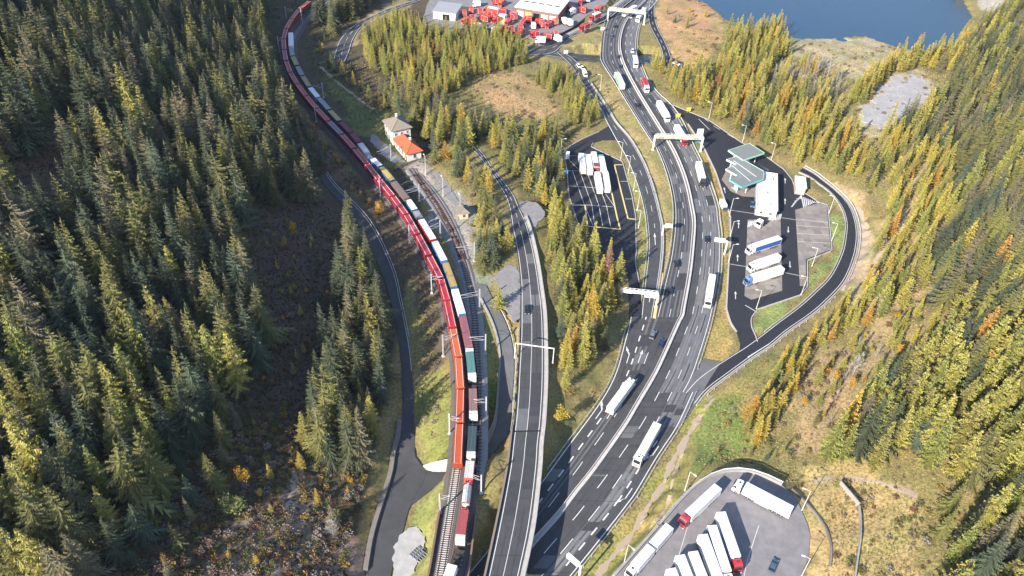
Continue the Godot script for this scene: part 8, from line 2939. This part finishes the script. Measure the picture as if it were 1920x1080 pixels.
func scatter(called: String, label: String, rest: Array, shapes: Array, trunk: Mesh, k: int, through: float) -> void:
	if rest.all(func(a): return a.is_empty()):
		return
	var o := Node3D.new()
	o.name = numbered(called)
	add_child(o)
	tag(o, label, "wood")
	o.set_meta("kind", "stuff")
	var m := foliage(1, 1, 1, through)
	for i in rest.size():
		var list: Array = rest[i]
		if list.is_empty():
			continue
		for layer in 2:
			var mm := MultiMesh.new()
			mm.transform_format = MultiMesh.TRANSFORM_3D
			mm.use_colors = layer == 1
			mm.mesh = trunk if layer == 0 else shapes[i]
			mm.instance_count = list.size()
			for n in list.size():
				var t: Array = list[n][0]
				mm.set_instance_transform(n, Transform3D(Basis.from_euler(Vector3(lean(t[5]), t[2], lean(t[5] / 3))) * Basis.from_scale(Vector3(list[n][1], list[n][2], list[n][1])), t[0]))
				if layer == 1:
					var c: Array = list[n][3]
					var g := 0.85 + 0.3 * float((t[5] / 9) % 50) / 50.0
					mm.set_instance_color(n, Color(c[0] * g, c[1] * g, c[2]))
			var node := MultiMeshInstance3D.new()
			node.name = "trunk" if layer == 0 else "crown"
			node.multimesh = mm
			if layer == 1:
				node.material_override = m
			o.add_child(node, true)
			node.set_meta("kind", "stuff")

# low shrubs and grass tussocks over the open ground
func undergrowth(kinds: Array, crown: Array) -> void:
	var tuft := Shape.new()
	var r := RandomNumberGenerator.new()
	r.seed = 51
	for k in 26:
		var a := r.randf() * TAU
		var p := Vector3(cos(a), 0, sin(a)) * r.randf() * 0.5
		var e := Vector3(r.randf_range(-0.5, 0.5), r.randf_range(0.35, 0.9), r.randf_range(-0.5, 0.5))
		var w := Vector3(-e.z, 0, e.x).normalized() * 0.16
		tuft.col = Color.WHITE * r.randf_range(0.75, 1.25)
		tuft.tri(p - w - Vector3(0, 0.1, 0), p + e, p + w - Vector3(0, 0.1, 0))
	var grass := tuft.commit(foliage(1, 1, 1, 0.15))
	var bush := Shape.new()
	for k in 90:
		var d := Vector3(r.randfn(), absf(r.randfn()) * 0.7, r.randfn()).normalized()
		var p := d * pow(r.randf(), 0.4) * Vector3(0.9, 0.9, 0.9) + Vector3(0, 0.25, 0)
		bush.col = Color.WHITE * r.randf_range(0.65, 1.35)
		var e := Vector3(r.randf_range(-1, 1), r.randf_range(-0.5, 0.7), r.randf_range(-1, 1)).normalized() * 0.24
		var h := Vector3(r.randf_range(-1, 1), r.randf_range(-0.8, 0.8), r.randf_range(-1, 1)).normalized() * 0.2
		bush.tri(p - e, p + e, p + h)
	var shrub := bush.commit(foliage(1, 1, 1, 0.15))
	var spots := [[], []]
	for n in 170000:
		var x := r.randf_range(-210.0, 300.0)
		var z := -88.0 - 400.0 * pow(r.randf(), 1.7)
		if mask_at(x, z) > 0:
			continue
		var y := height(x, z)
		if y < -3.0:
			continue
		var v := Vector3(x, y - EYE, z)
		var depth := -v.z * cos(deg_to_rad(PITCH)) - v.y * sin(deg_to_rad(PITCH))
		if absf(x) / depth > 0.7 or depth < 60.0:
			continue
		var brushy := x < -40.0 and x > -95.0 and z > -155.0
		var k := 1 if r.randf() < (0.5 if brushy else 0.04) + 0.16 * maxf(0.0, noise.get_noise_2d(x * 3.0, z * 3.0)) else 0
		spots[k].append([Vector3(x, y, z), r.randf() * TAU, r.randf()])
	for k in 2:
		var mm := MultiMesh.new()
		mm.transform_format = MultiMesh.TRANSFORM_3D
		mm.use_colors = true
		mm.mesh = grass if k == 0 else shrub
		mm.instance_count = spots[k].size()
		for n in spots[k].size():
			var s: Array = spots[k][n]
			var g := lerpf(0.3, 0.65, s[2]) if k == 0 else lerpf(0.4, 1.5, s[2] * s[2])
			mm.set_instance_transform(n, Transform3D(Basis(Vector3.UP, s[1]).scaled(Vector3.ONE * g), s[0]))
			var tones := [[0.33, 0.27, 0.11], [0.25, 0.25, 0.085], [0.38, 0.30, 0.15]] if k == 0 else [[0.13, 0.11, 0.045], [0.16, 0.085, 0.045], [0.26, 0.18, 0.05], [0.11, 0.12, 0.045], [0.26, 0.22, 0.18], [0.19, 0.14, 0.10]]
			if s[0].x < -40.0 and s[0].z > -330.0 and k == 0:
				tones = [[0.10, 0.08, 0.04], [0.085, 0.085, 0.035], [0.12, 0.08, 0.05]]
			var c: Array = tones[int(s[1] * 100.0) % tones.size()]
			mm.set_instance_color(n, Color(c[0], c[1], c[2]))
		var node := MultiMeshInstance3D.new()
		node.name = numbered("dry_grass" if k == 0 else "undergrowth")
		node.multimesh = mm
		add_child(node)
		tag(node, "dry grass tussocks over the open slopes" if k == 0 else "low russet and olive shrubs over the banks", "grass" if k == 0 else "undergrowth")
		node.set_meta("kind", "stuff")
